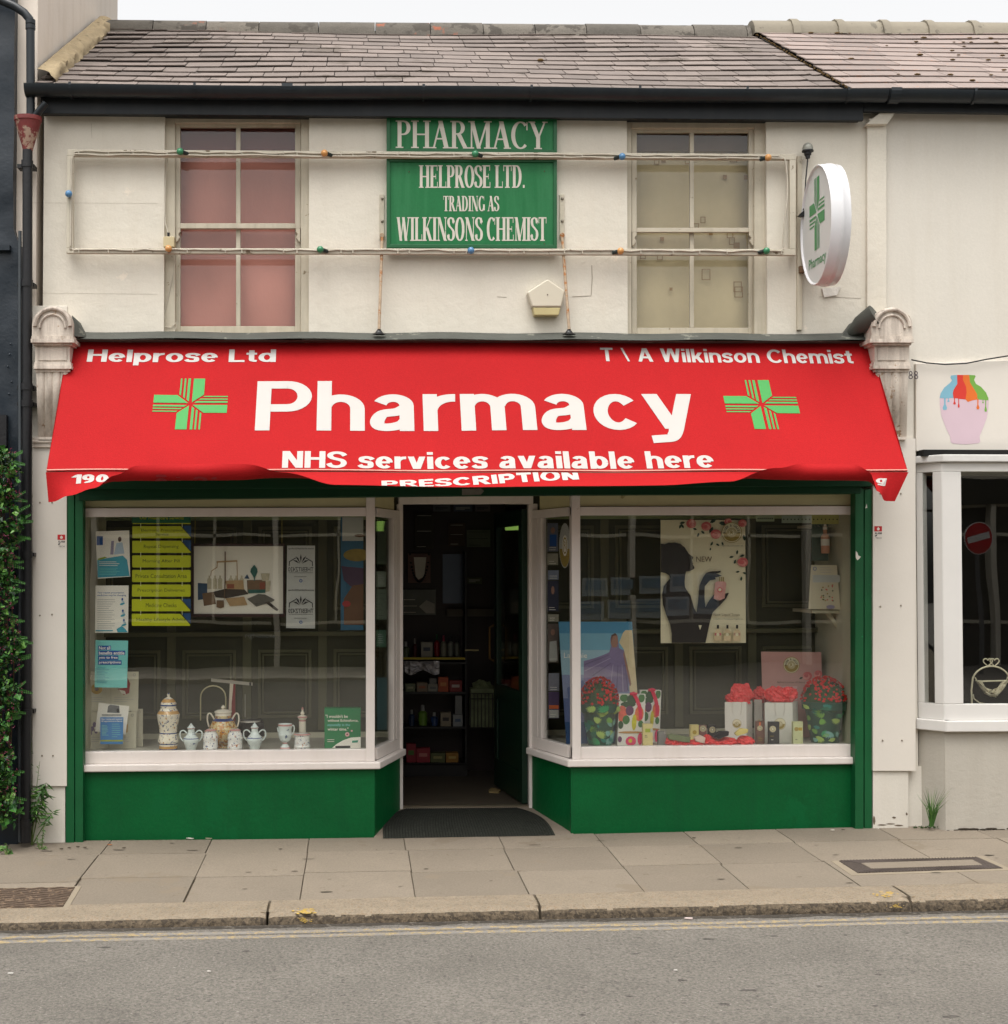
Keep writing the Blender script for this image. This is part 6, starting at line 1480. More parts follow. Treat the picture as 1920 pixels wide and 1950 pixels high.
# fruit patterned gift bags
bagw = mat('white_bag_paper', (212, 208, 198), .6, .03, 8)
pc_ = {k: mat('bag_'+k, c, .55, .15, 40) for k, c in dict(coral=(206, 92, 72), plum=(92, 48, 84), green=(56, 104, 50), dark=(40, 70, 40), yellow=(190, 180, 40), orange=(216, 110, 60), pink=(204, 54, 96), tan=(170, 124, 66)).items()}
ribbon = mat('pink_ribbon', (206, 28, 68), .4, .1, 30)
def fruit_bag(x0, yt, x1, yb, Y, label, sd):
    X = P((x0+x1)/2, yb, Y).x; zb = bed(X)+.001; dz = zb-P(x0, yb, Y).z; k = mpp(Y)
    t = thing('gift_bag', label, 'gift bag', (X, Y, zb), 'fruit patterned gift bags')
    f = lambda u, v, n=0.0: P(x0+(x1-x0)*u+(5*v if u > .5 else 4*v), yb-(yb-yt)*v, Y)+Vector((0, .018*v-n, dz*(1-v*.6)))
    d = MB(); q = [f(0, 0), f(1, 0), f(1, 1), f(0, 1)]; b = [v+Vector((0, .085, 0)) for v in q[:2]]+[v+Vector((0, .05, 0)) for v in q[2:]]
    d.add(q+b, [[0, 1, 2, 3], [5, 4, 7, 6], [4, 0, 3, 7], [1, 5, 6, 2], [4, 5, 1, 0]], bagw)
    def el(cx, cy, rx, ry, m, n): d.poly([f(min(.995, max(.005, cx+rx*math.cos(i*.524))), min(.995, max(.005, cy+ry*math.sin(i*.524))), .0008+.0003*n) for i in range(12)], m)
    for i, a in enumerate(((.2, .93, .16, .08, 'green'), (.5, .9, .2, .1, 'dark'), (.85, .93, .12, .09, 'green'), (.35, .80, .28, .06, 'dark'), (.13, .62, .2, .16, 'coral'), (.42, .68, .15, .1, 'plum'), (.78, .62, .17, .15, 'orange'), (.30, .50, .14, .09, 'green'), (.10, .40, .10, .08, 'dark'), (.60, .45, .09, .16, 'yellow'), (.85, .42, .1, .07, 'green'), (.5, .255, .5, .022, 'tan'), (.08, .12, .08, .06, 'plum'), (.5, .08, .2, .1, 'pink'), (.48, .09, .07, .04, 'yellow'), (.85, .13, .1, .12, 'pink'))): el(*a[:4], pc_[a[4]], i)
    d.build('bag', t)
    d = MB(); c = f(.52, 1)+Vector((0, -.012, .004))
    for s in (-1, 0, 1): d.ball(c+Vector((s*.014, 0, .004*(1-abs(s)))), .013, ribbon, 7, (1, .6, .8))
    pts = [c, f(.66, .9, .006), f(.76, .78, .007), f(.82, .66, .006), f(.84, .5, .005)]
    d.add([q for p_ in pts for q in (p_+Vector((-.012, 0, 0)), p_+Vector((.012, 0, .004)))], [[2*i, 2*i+1, 2*i+3, 2*i+2] for i in range(len(pts)-1)], ribbon); d.build('ribbon_bow', t)
fruit_bag(1176, 1323, 1226, 1420, .20, 'fruit printed gift bag with pink ribbon beside the left flower pot', 1)
fruit_bag(1216, 1317, 1256, 1418, .33, 'fruit printed gift bag with pink ribbon, the rear one of the pair', 2)
# white gift bags stuffed with red tissue
tis = mat('red_tissue', (214, 56, 58), .45, .08, 30, .3, 60, wear=((232, 120, 112), .62, 40))
def crumple(mb, c, rx, ry, rz_, m, seed, n=16):
    c = Vector(c); h = n; vs = []
    for i in range(h+1):
        for k in range(n*2):
            a = math.pi*i/h; b = math.pi*k/n; v = Vector((math.sin(a)*math.cos(b), math.sin(a)*math.sin(b), math.cos(a)))
            s = 1+.34*mnoise.noise(v*2.6+Vector((seed, 0, 0)))+.22*mnoise.noise(v*6+Vector((0, seed, 0)))
            vs.append(c+Vector((v.x*rx*s, v.y*ry*s, v.z*rz_*s)))
    mb.add(vs, [[i*n*2+k, (i+1)*n*2+k, (i+1)*n*2+(k+1) % (n*2), i*n*2+(k+1) % (n*2)] for i in range(h) for k in range(n*2)], m)
def white_bag(x0, yt, xf, x1, yb, Y, label, tissue, sd):
    X = P((x0+xf)/2, yb, Y).x; zb = bed(X)+.001; k = mpp(Y); H = (yb-yt)*k
    t = thing('tissue_bag', label, 'gift bag', (X, Y, zb), 'white gift bags with red tissue')
    a = P(x0, yb, Y).x; b = P(xf, yb, Y).x; c = P(x1, yb, Y).x
    d = MB(); fr_ = [(a, Y), (b, Y), (c, Y+.09), (a+(c-b), Y+.09)]
    d.prism([(x, y, zb) for x, y in fr_], (0, 0, H), bagw)
    rr = random.Random(sd)
    for q in range(46):                            # speckled side panel
        u, v = rr.uniform(.04, .96), rr.uniform(.02, .98); o = Vector((b+(c-b)*u+.0006, Y+.09*u-.0006, zb+H*v)); r_ = rr.uniform(.0012, .003)
        e1 = Vector((c-b, .09, 0)).normalized()
        d.poly([o-e1*r_, o-Vector((0, 0, r_)), o+e1*r_, o+Vector((0, 0, r_))], rr.choice((rose, gold, leaf_d, rose)))
    bg_ = d.build('bag', t)
    d = MB(); p = Pr(d, Y-.0003); cx = (x0+xf)/2+2; dzp = (zb-P(cx, yb, Y).z)/k
    roundel(p, cx, yb-(yb-yt)*.47-dzp, (xf-x0)*.21); d.build('emblem', bg_)
    d = MB(); m_ = mat('white_cord', (200, 192, 184), .7); d.tube([P(cx-9, yt+2, Y-.003)]+[P(cx-9, yt+16, Y-.004), P(cx-7, yt+26, Y-.004)], .0018, m_, 5); d.tube([P(cx+9, yt+2, Y-.003), P(cx+9, yt+16, Y-.004), P(cx+7, yt+26, Y-.004)], .0018, m_, 5); d.build('cord_handle', bg_)
    for q in tissue:
        d = MB(); crumple(d, P(q[0], q[1], Y+.045), q[2]*k, .05, q[3]*k, tis, sd+q[0]); d.build('tissue_paper', t)
white_bag(1381, 1335, 1422, 1441, 1413, .26, 'white gift bag with a roundel and red tissue, left of the black box', ((1412, 1322, 22, 21), (1394, 1330, 12, 9)), 3)
white_bag(1437, 1336, 1452, 1462, 1413, .40, 'white gift bag with red tissue, rear one between the other two', ((1446, 1324, 15, 14), (1462, 1326, 12, 11)), 4)
white_bag(1457, 1337, 1510, 1529, 1414, .24, 'white gift bag with a roundel and red tissue, behind the black box', ((1478, 1323, 20, 16), (1503, 1322, 15, 14), (1488, 1331, 20, 8)), 5)
# pink board behind
d = MB(); sheet(d, [(1450, 1241), (1564, 1242), (1570, 1410), (1455, 1408)], .52, mat('pink_board', (190, 146, 138), .6, .05, 6), .006); p = Pr(d, .52)
roundel(p, *S2(938, 372), 15.5); rosep(p, *S2(1100, 490), 9); rosep(p, *S2(1215, 470), 8); leafp(p, *S2(1060, 500), 8, 150); p.t('Before it a virtue of L\'heure', *S2(790, 545), *S2(1080, 565), ink); p.a(R4(*S2(780, 600), *S2(1000, 1100)), mat('pale_pink_print', (214, 170, 170)))
single(d, 'pink_display_board', 'pink show card with a gold roundel and pale roses behind the white bags', 'board')
# small boxes
def carton(x0, y0, x1, y1, Y, name, label, col, deco, cat='box', dpt=.035, grp='small cartons in the right window'):
    X = P((x0+x1)/2, y1, Y).x; dz = bed(X)+.001-P((x0+x1)/2, y1, Y).z
    t = thing(name, label, cat, (X, Y, bed(X)+.001), grp)
    d = MB(); d.prism([P(x, y, Y)+Vector((0, 0, dz)) for x, y in R4(x0, y0, x1, y1)], (0, dpt, 0), mat('carton_'+label.split()[0]+'_'+label.split()[1], col, .5, .05, 20)); d.build('carton', t, bev=.001)
    d = MB(); p = Pr(d, Y-.0003); n0 = len(d.v); deco(p, x0, y0, x1, y1)
    for v in d.v: v.z += dz
    if d.v: d.build('printed_front', t)
def disc(p, x, y, r): p.ell(x, y, r, r, cream_p, 20); p.ring(x, y, r*.85, r*.15, gold); p.ell(x, y, r*.5, r*.5, sil, 14); p.ell(x, y, r*.36, r*.36, cream_p, 12)
carton(1225, 1377, 1243.5, 1420, .13, 'carton', 'cream upright carton standing before the fruit bags', (206, 190, 130), lambda p, a, b, c, e: (p.a(R4(a+4, b+9, c-4.5, b+16), mat('lime_print', (150, 160, 40))), p.a(R4(a+14, b+9, c-.5, b+16), paper_g), p.lines(a+3, a+9, b+22, b+25, 2, ink)))
carton(1254, 1393, 1269, 1420, .16, 'carton', 'grey low tin with a tiny silver disc right of the cream carton', (120, 120, 116), lambda p, a, b, c, e: p.ell(c-2, b+0, 2.4, 5, brush))
carton(1315, 1370, 1331, 1402, .34, 'carton', 'pale yellow carton behind the red tissue', (214, 196, 130), lambda p, a, b, c, e: (p.ell((a+c)/2, b+14, 4, 4, mat('yellow_print', (170, 140, 40))), p.ell((a+c)/2, b+29, 4, 2, rose)), grp='small cartons in the right window')
carton(1332, 1374, 1346, 1404, .36, 'carton', 'dusky pink carton with a round label, left of the two dark ones', (130, 84, 80), lambda p, a, b, c, e: disc(p, (a+c)/2, b+6, 6))
carton(1350, 1372, 1364, 1402, .38, 'carton', 'black carton with a round label right of the dusky pink one', (40, 38, 40), lambda p, a, b, c, e: disc(p, (a+c)/2, b+9, 6))
carton(1441, 1370, 1456, 1413, .20, 'carton', 'brown carton with orange strip between the white bags', (112, 78, 66), lambda p, a, b, c, e: (p.a(R4(a+5, b+1, a+8, b+10), pc_['orange']), disc(p, (a+c)/2-1, b+13, 5), p.lines(a+3, c-3, b+30, b+36, 3, gold)))
carton(1465, 1373, 1484.5, 1417, .14, 'carton', 'black carton with cream round label before the largest bag', (30, 34, 42), lambda p, a, b, c, e: (disc(p, a+7, b+13.5, 6), p.lines(a+2, c-7, b+27, b+27, 1, gold), p.lines(a+4, a+10, b+34, b+34, 1, paper_w)))
carton(1511, 1373, 1529.5, 1417, .14, 'carton', 'pale green carton right of the largest white bag', (184, 186, 140), lambda p, a, b, c, e: (p.ell(a+6, b+14, 4, 4, gold), p.a(R4(a+10, b+11, a+17, b+17), mat('yellow_print', (170, 140, 40))), p.lines(a+4, a+10, b+34, b+34, 1, sil)))
# loose tissue with soaps
t = thing('tissue_nest', 'crumpled red tissue lying along the sill with soaps nestled in it', 'tissue paper', P(1350, 1417, .13))
for q in ((1283, 1407, 14, 10, 6), (1300, 1408, 18, 8, 7), (1325, 1409, 16, 7, 8), (1349, 1402, 11, 12, 9), (1366, 1411, 18, 7, 10), (1388, 1409, 18, 9, 11), (1420, 1407, 17, 11, 12)):
    d = MB(); k = mpp(.13); X = P(q[0], q[1], .13).x; crumple(d, (X, .14, bed(X)+q[3]*k*.8), q[2]*k, .05, q[3]*k*.9, tis, q[4], 14); d.build('crumpled_sheet', t)
def lump(name, label, pts, Y, dpt, m, cat='soap'):
    d = MB(); d.prism([P(x, y, Y) for x, y in pts], (0, dpt, 0), m); tag(d.build(name, bev=.003), label, cat, 'soaps on the red tissue')
lump('soap_bar', 'dull green soap bar lying on the red tissue at left', [(1273, 1400), (1280, 1398), (1316, 1404), (1314, 1414), (1300, 1413), (1274, 1408)], .085, .03, mat('green_soap', (104, 112, 78), .5, .08, 20))
lump('soap_bar', 'pale pink soap bar lying on the red tissue at centre', [(1322, 1404), (1334, 1400), (1344, 1405), (1342, 1416), (1326, 1412)], .088, .03, mat('pale_soap', (206, 180, 166), .5, .05, 20))
lump('soap_carton', 'small black soap carton tilted on the red tissue', [(1357, 1402), (1372, 1393), (1389, 1393), (1388, 1401), (1369, 1407)], .082, .04, mat('black_card', (34, 30, 34), .5), 'box')
lump('soap_bar', 'yellow soap bar tilted on the red tissue at right', [(1400, 1397), (1411, 1387), (1426, 1389), (1424, 1396), (1404, 1402)], .086, .03, mat('yellow_soap', (206, 186, 110), .5, .06, 20))
# shelves, hanging papers, bottle on the right wall of the window
shelf_w = mat('pale_shelf_wood', (176, 168, 144), .6, .05, 8)
t = thing('display_shelf', 'small pale bracketed shelf at the right side of the right window, lower one', 'shelf', P(1590, 1170, .4), 'bracketed shelves in the right window')
d = MB(); d.prism([P(x, y, .30) for x, y in ((1547, 1162), (1626, 1162), (1626, 1168), (1547, 1168))], (0, .4, 0), shelf_w); d.build('board', t)
d = MB(); d.prism([P(x, y, .36) for x, y in ((1601, 1168), (1611, 1168), (1611, 1300), (1601, 1300))], (0, .03, 0), shelf_w); d.build('upright', t)
d = MB(); d.prism([P(x, y, .355) for x, y in ((1573, 1168), (1582, 1168), (1602, 1196), (1602, 1208))], (0, .025, 0), shelf_w); d.prism([P(x, y, .5) for x, y in ((1594, 1168), (1602, 1168), (1626, 1200), (1626, 1212))], (0, .025, 0), shelf_w); d.build('bracket', t)
t = thing('display_shelf', 'small pale bracketed shelf at the right side of the right window, upper one', 'shelf', P(1590, 1005, .5), 'bracketed shelves in the right window')
d = MB(); d.prism([P(x, y, .42) for x, y in ((1546, 999), (1610, 999), (1610, 1004), (1546, 1004))], (0, .3, 0), shelf_w); d.build('board', t)
d = MB(); d.prism([P(x, y, .46) for x, y in ((1597, 1004), (1606, 1004), (1606, 1066), (1597, 1066))], (0, .03, 0), shelf_w); d.build('upright', t)
d = MB(); d.prism([P(x, y, .455) for x, y in ((1578, 1012), (1584, 1010), (1600, 1032), (1599, 1042))], (0, .025, 0), shelf_w); d.build('bracket', t)
t = thing('hanging_bottle', 'slim peach coloured bottle hanging near the top right of the window', 'bottle', P(1572, 1054, .36))
c = P(1572, 1054, .36); k = mpp(.36)
d = MB(); d.lathe(c, [(4*k, 52*k), (4*k, 38*k), (7*k, 35*k), (8*k, 31*k), (8*k, 1*k), (7*k, 0), (0, 0)], mat('peach_bottle', (206, 150, 122), .3, .05, 20), 20); d.build('glass_body', t, smooth=40)
d = MB(); d.lathe(c, [(8.2*k, 28*k), (8.2*k, 15*k)], paper_w, 20); d.build('paper_label', t)
d = MB(); d.lathe(c, [(0, 58*k), (2*k, 58*k), (3*k, 52*k), (4.2*k, 51*k), (4.2*k, 46*k)], paper_w, 16); d.build('cap', t, smooth=40)
d = MB(); Y = .28; sheet(d, [(1545, 1076), (1594, 1076), (1601, 1161), (1540, 1160)], Y, mat('cream_flyer', (196, 186, 160), .7, .03, 6)); p = Pr(d, Y)
p.a(R4(1548, 1095, 1600, 1109), paper_g); p.ring(1552, 1083, 3.5, 1, blue_ink); p.lines(1562, 1590, 1081, 1090, 3, mat('pale_grey_print', (170, 166, 160)), 3)
rr = random.Random(9)
for q in range(24): p.ell(1576+rr.uniform(-12, 12), 1128+rr.uniform(-18, 18), 1.4, 1.4, rr.choice((rose, leaf_d, gold)), 8)
p.ell(1582, 1156, 8, 4, mat('mauve_print', (150, 140, 160)))
single(d, 'flyer', 'cream flower sprinkled sheet hanging above the lower shelf', 'leaflet')
d = MB(); d.prism([P(x, y, .34) for x, y in ((1602, 1094), (1618, 1093), (1620, 1160), (1603, 1161))], (0, .05, 0), mat('grey_speckled_card', (140, 130, 120), .6, .2, 60)); single(d, 'storage_carton', 'grey speckled carton standing on the lower shelf', 'box')
for (q, lab, c) in ((R4(1440, 982, 1475, 993), 'pale dotted card strip hanging at the window head, left one', (150, 160, 130)), (R4(1489, 982, 1546, 996), 'pale dotted card strip hanging at the window head, right one', (146, 156, 140)), (R4(1546, 980, 1606, 998), 'yellow printed card at the window head above the hanging bottle', (190, 184, 110))):
    d = MB(); sheet(d, q, .3, mat('strip_%d' % c[2], c, .6, .06, 20)); p = Pr(d, .3)
    for i in range(8): p.ell(q[0][0]+4+i*(q[1][0]-q[0][0]-8)/7, (q[0][1]+q[2][1])/2, 1.2, 1.4, ink, 8)
    single(d, 'card_strip', lab, 'card', 'card strips at the window head')
d = MB(); sheet(d, R4(1546, 998, 1578, 1068), .42, mat('dim_teal_card', (96, 110, 100), .6, .06, 20)); single(d, 'backing_card', 'dull teal card behind the hanging bottle', 'card')
# right splayed pane: leaflets and roundel sticker
for k, (x0, y0, x1, y1, c, lab) in enumerate(((1043, 996, 1063, 1050, (104, 108, 122), 'leaflet with a bearded figure, topmost'), (1043, 1054, 1063, 1076, (150, 146, 130), 'pale leaflet, second from the top'), (1044, 1086, 1064, 1104, (120, 128, 146), 'small blue leaflet, third from the top'), (1043, 1106, 1064, 1164, (46, 48, 66), 'dark blue leaflet, fourth from the top'), (1044, 1170, 1064, 1184, (140, 136, 120), 'narrow beige leaflet, fifth from the top'), (1044, 1188, 1064, 1262, (96, 84, 78), 'leaflet with a pale figure, sixth from the top'), (1045, 1282, 1065, 1316, (130, 130, 140), 'light grey leaflet, seventh from the top'), (1045, 1318, 1065, 1368, (82, 66, 98), 'purple and orange leaflet, lowest'))):
    d = MB(); Y = .46; sheet(d, R4(x0, y0, x1, y1), Y, mat('dim_print_r%d' % k, c, .6, .1, 30), .003); p = Pr(d, Y)
    if k == 0: p.ell(1053, 1010, 4, 6, mat('dim_skin_print', (150, 112, 96))); p.a(R4(1047, 1018, 1060, 1040), blue_ink)
    if k == 3: p.ell(1053, 1124, 3, 8, mat('dim_skin_print', (150, 112, 96)))
    if k == 5: p.ell(1053, 1204, 4, 6, mat('dim_skin_print', (150, 112, 96))); p.a([(1047, 1222), (1060, 1220), (1062, 1258), (1046, 1258)], paper_g)
    if k == 7: p.a(R4(1046, 1343, 1064, 1350), pc_['orange']); p.a(R4(1046, 1352, 1064, 1367), paper_g)
    p.lines(x0+3, x1-3, y1-7, y1-3, 2, paper_w, k)
    single(d, 'leaflet', lab+' in the column right of the door', 'leaflet', 'leaflets by the doorway')
d = MB(); Y = .30; p = Pr(d, Y); sheet(d, [(1076+11*math.cos(i*.2618), 1039+43*math.sin(i*.2618)) for i in range(24)], Y, paper_g, .002)
p.a([(1076+10*math.cos(math.pi*i/12), 1045+35*math.sin(math.pi*i/12)) for i in range(13)], gold); p.ell(1076, 1039, 5, 20, paper_w); p.ell(1076, 1039, 4, 16, gold); p.ell(1076, 1039, 3, 13, paper_w); p.t('R', 1074.5, 1031, 1078, 1046, gold)
single(d, 'round_sticker', 'round white and gold sticker on the splayed pane right of the door', 'sticker')
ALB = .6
# ------------------------------------------------------------------ inside the shop
YI = 2.0
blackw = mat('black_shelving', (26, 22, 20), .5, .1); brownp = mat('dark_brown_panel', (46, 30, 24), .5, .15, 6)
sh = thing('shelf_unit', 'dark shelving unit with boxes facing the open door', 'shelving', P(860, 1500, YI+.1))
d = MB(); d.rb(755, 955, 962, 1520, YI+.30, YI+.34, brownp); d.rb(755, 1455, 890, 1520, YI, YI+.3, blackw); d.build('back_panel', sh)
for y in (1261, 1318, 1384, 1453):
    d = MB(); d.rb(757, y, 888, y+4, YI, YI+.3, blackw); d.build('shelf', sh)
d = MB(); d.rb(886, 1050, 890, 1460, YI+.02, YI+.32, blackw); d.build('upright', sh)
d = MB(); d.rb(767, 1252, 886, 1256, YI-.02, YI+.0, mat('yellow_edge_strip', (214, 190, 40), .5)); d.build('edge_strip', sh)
foil = mat('crumpled_foil', (206, 202, 204), .3, .1, 30, 1.0, 30, metal=.5)
rr = random.Random(21)
d = MB(); d.grid(lambda u, v: P(771+66*u, 1259+22*v*(1+.2*math.sin(u*9)), YI-.012)+Vector((0, .012*mnoise.noise(Vector((u*9, v*5, 0))), 0)), 26, 10, foil); single(d, 'foil_sheet', 'crumpled silver foil hanging below the yellow shelf edge', 'foil')
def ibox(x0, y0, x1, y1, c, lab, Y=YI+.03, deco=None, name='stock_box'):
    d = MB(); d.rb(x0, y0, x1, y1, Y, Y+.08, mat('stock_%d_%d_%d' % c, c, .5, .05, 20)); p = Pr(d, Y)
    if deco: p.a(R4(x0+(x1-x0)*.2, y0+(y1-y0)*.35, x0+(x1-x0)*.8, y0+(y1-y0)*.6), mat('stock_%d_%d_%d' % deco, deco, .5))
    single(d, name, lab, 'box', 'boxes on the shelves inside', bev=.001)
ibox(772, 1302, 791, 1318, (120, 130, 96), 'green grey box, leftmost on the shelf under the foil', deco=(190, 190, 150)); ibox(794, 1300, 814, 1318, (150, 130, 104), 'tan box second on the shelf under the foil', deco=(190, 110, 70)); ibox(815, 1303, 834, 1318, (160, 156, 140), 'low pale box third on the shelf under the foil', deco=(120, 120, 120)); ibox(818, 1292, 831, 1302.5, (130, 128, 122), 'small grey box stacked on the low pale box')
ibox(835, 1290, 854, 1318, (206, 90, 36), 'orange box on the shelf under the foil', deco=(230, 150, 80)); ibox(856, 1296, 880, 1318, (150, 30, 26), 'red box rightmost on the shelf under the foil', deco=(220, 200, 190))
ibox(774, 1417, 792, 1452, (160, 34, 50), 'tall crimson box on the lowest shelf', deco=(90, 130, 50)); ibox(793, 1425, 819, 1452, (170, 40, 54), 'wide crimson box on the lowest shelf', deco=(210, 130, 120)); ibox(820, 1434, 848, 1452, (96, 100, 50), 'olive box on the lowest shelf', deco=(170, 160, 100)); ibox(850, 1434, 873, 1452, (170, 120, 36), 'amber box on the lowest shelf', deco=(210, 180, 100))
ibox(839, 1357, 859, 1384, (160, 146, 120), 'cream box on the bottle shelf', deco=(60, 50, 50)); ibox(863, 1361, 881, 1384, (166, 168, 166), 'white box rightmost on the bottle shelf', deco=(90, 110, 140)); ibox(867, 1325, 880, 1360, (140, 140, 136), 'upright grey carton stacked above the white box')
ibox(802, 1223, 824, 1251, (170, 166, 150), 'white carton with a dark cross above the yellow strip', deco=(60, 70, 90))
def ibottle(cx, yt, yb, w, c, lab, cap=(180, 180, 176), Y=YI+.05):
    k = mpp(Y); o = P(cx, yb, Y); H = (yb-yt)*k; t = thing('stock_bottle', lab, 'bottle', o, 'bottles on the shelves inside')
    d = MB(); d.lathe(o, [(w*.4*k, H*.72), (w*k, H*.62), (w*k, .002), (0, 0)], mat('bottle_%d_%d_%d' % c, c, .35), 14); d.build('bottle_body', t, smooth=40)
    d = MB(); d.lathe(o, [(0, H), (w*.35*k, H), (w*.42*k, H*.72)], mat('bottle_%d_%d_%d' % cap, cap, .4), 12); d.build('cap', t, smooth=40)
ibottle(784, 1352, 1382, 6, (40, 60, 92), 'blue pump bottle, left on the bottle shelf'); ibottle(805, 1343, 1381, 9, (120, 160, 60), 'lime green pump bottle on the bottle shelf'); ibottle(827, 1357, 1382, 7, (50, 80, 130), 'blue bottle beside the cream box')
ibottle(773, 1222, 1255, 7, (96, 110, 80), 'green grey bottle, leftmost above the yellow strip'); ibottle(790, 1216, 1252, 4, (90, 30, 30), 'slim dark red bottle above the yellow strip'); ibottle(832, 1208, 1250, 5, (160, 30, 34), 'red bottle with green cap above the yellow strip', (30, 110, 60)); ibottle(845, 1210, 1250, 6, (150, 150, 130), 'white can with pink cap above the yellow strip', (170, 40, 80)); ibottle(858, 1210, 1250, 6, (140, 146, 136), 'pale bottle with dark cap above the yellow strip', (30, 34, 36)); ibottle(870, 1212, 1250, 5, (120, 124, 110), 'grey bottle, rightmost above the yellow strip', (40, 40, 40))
# pictures on the dark wall
YW = YI+.27
t = thing('necklace_board', 'pink framed board draped with a dark bead necklace inside the doorway', 'picture', P(798, 1110, YW))
d = MB(); sheet(d, R4(777, 1054, 820, 1110), YW, mat('dusty_pink_board', (150, 116, 108), .6, .08), .01); d.build('backing', t); d = MB(); p = Pr(d, YW); p.a([(788, 1061), (812, 1061), (808, 1098), (797, 1104), (792, 1098)], paper_w); d.build('print', t)
d = MB()
for i in range(24):
    a = i/23; x = 781+36*a; y = 1056+52*math.sin(math.pi*a)**.6; d.ball(P(x, y, YW-.008), .009, ink, 6)
d.build('bead_necklace', t)
d = MB(); Y = YW; sheet(d, R4(767, 1123, 830, 1171), Y, mat('pale_print', (150, 156, 150), .6, .08, 6), .006); p = Pr(d, Y); p.a([(798, 1155), (812, 1143), (828, 1150), (828, 1168), (812, 1168)], paper_g); p.lines(769, 800, 1142, 1166, 3, paper_w, 3); single(d, 'framed_print', 'pale landscape print below the necklace board', 'picture')
d = MB(); sheet(d, R4(843, 1055, 884, 1149), YW, mat('dim_mirror', (120, 130, 150), .15, .05, metal=.6), .01); p = Pr(d, YW); single(d, 'wall_mirror', 'tall bluish mirror inside the doorway', 'mirror')
for (q, c, lab) in ((R4(854, 996, 886, 1040), (84, 62, 40), 'small brown certificate high on the dark wall'), (R4(889, 1009, 934, 1042), (120, 126, 110), 'pale certificate high on the dark wall'), (R4(790, 978, 826, 1045), (62, 58, 44), 'dim olive poster at the top left inside'), (R4(889, 1100, 918, 1112), (96, 100, 70), 'small olive notice beside the mirror'), (R4(825, 962, 858, 974), (120, 122, 126), 'white notice at the door head, left one'), (R4(864, 962, 900, 974), (96, 104, 124), 'bluish notice at the door head, middle one'), (R4(905, 962, 934, 974), (130, 116, 120), 'pinkish notice at the door head, right one')):
    d = MB(); sheet(d, q, YW-.01, mat('notice_%d_%d_%d' % c, c, .6, .1, 20), .004); p = Pr(d, YW-.01); p.lines(q[0][0]+4, q[1][0]-4, q[0][1]+4, q[2][1]-4, 3, paper_g if c[0] < 100 else ink, 2); single(d, 'wall_notice', lab, 'notice', 'notices on the dark wall inside')
d = MB(); d.rb(851, 1160, 946, 1174, YI+.22, YI+.25, mat('dim_counter_edge', (110, 104, 92), .6)); single(d, 'price_rail', 'grey rail below the mirror inside the shop', 'rail')
t = thing('wire_basket', 'black wire basket of pale packets inside the doorway', 'basket', P(920, 1388, 1.75)); Y = 1.75
d = MB()
for x in range(896, 946, 7): d.tube([P(x, 1321, Y), P(x, 1387, Y)], .004, blackw, 5)
for y in (1321, 1331, 1387): d.tube([P(895, y, Y), P(946, y, Y)], .004, blackw, 5)
d.build('wire_front', t)
d = MB(); d.rb(897, 1312, 944, 1385, Y+.04, Y+.2, mat('pale_packets', (130, 140, 100), .6, .3, 14)); crumple(d, P(920, 1312, Y+.12), .09, .06, .06, MATS['pale_packets'], 3, 10); d.build('packets', t)
d = MB(); d.rb(886, 1237, 912, 1239.5, 1.8, 1.83, mat('cream_strip', (206, 190, 130), .5)); single(d, 'label_strip', 'short cream label strip right of the bottles', 'label')
t = thing('lamp_reflection', 'green glowing lamp panel seen near the open door', 'lamp', P(976, 990, 1.75))
d = MB(); d.prism([P(x, y, 1.75) for x, y in ((960, 990), (992, 990), (992, 1009), (963, 1010))], (0, .02, 0), mat('green_reflection_glow', (150, 190, 90), .5, emit=.45)); d.build('lit_panel', t)  # added glow in place of a lamp's reflection in the door glass
d = MB(); d.prism([P(x, y, 1.76) for x, y in ((958, 984), (994, 984), (994, 990), (958, 990))], (0, .04, 0), blackw); d.build('housing', t)
d = MB(); p0 = [(930, 1508), (936, 1503), (944, 1504), (954, 1508), (950, 1511), (932, 1510)]; zf = .067
def PZ(x, y, Z): q = ray(x, y); return CAM+q*((Z-CAM.z)/q.z)
d.prism([PZ(x, y, zf) for x, y in p0], (0, 0, .012), mat('cardboard', (170, 146, 96), .8)); single(d, 'cardboard_scrap', 'small cardboard scrap on the floor by the open door', 'cardboard')
# door mat on the ramp
mat_m = mat('ribbed_rubber', (62, 64, 58), .95, .15, 30, 1.0, 120, spec=.08, fine=.3)
def ramp(X, Y): 
    v = (Y+.03)/.69; return (gz(X, 0)-.005)*(1-v)+.063*v
d = MB(); cxm = (xlc+xrc)/2-.034; hw = .545
def mt(u, v):
    X = cxm+(2*u-1)*hw*(1 if v < .02 else math.sqrt(max(0, 1-(v*.82)**3.4))); Y = -.026+.64*v; return Vector((X, Y, ramp(X, Y)+.006))
d.grid(mt, 60, 44, mat_m)
rib = mat('rubber_rib', (46, 48, 44), .95, .1, spec=.08)
for i in range(1, 60):
    u = i/60; pts = [mt(u, j/10)+Vector((0, 0, .0005)) for j in range(11)]
    d.add([q+Vector((s*.0022, 0, .003*(s == 0))) for q in pts for s in (-1, 0, 1)], [[3*j+a, 3*j+a+1, 3*j+a+4, 3*j+a+3] for j in range(10) for a in (0, 1)], rib)
single(d, 'door_mat', 'half round ribbed black door mat on the entrance ramp', 'door mat')

ALB = 1.0
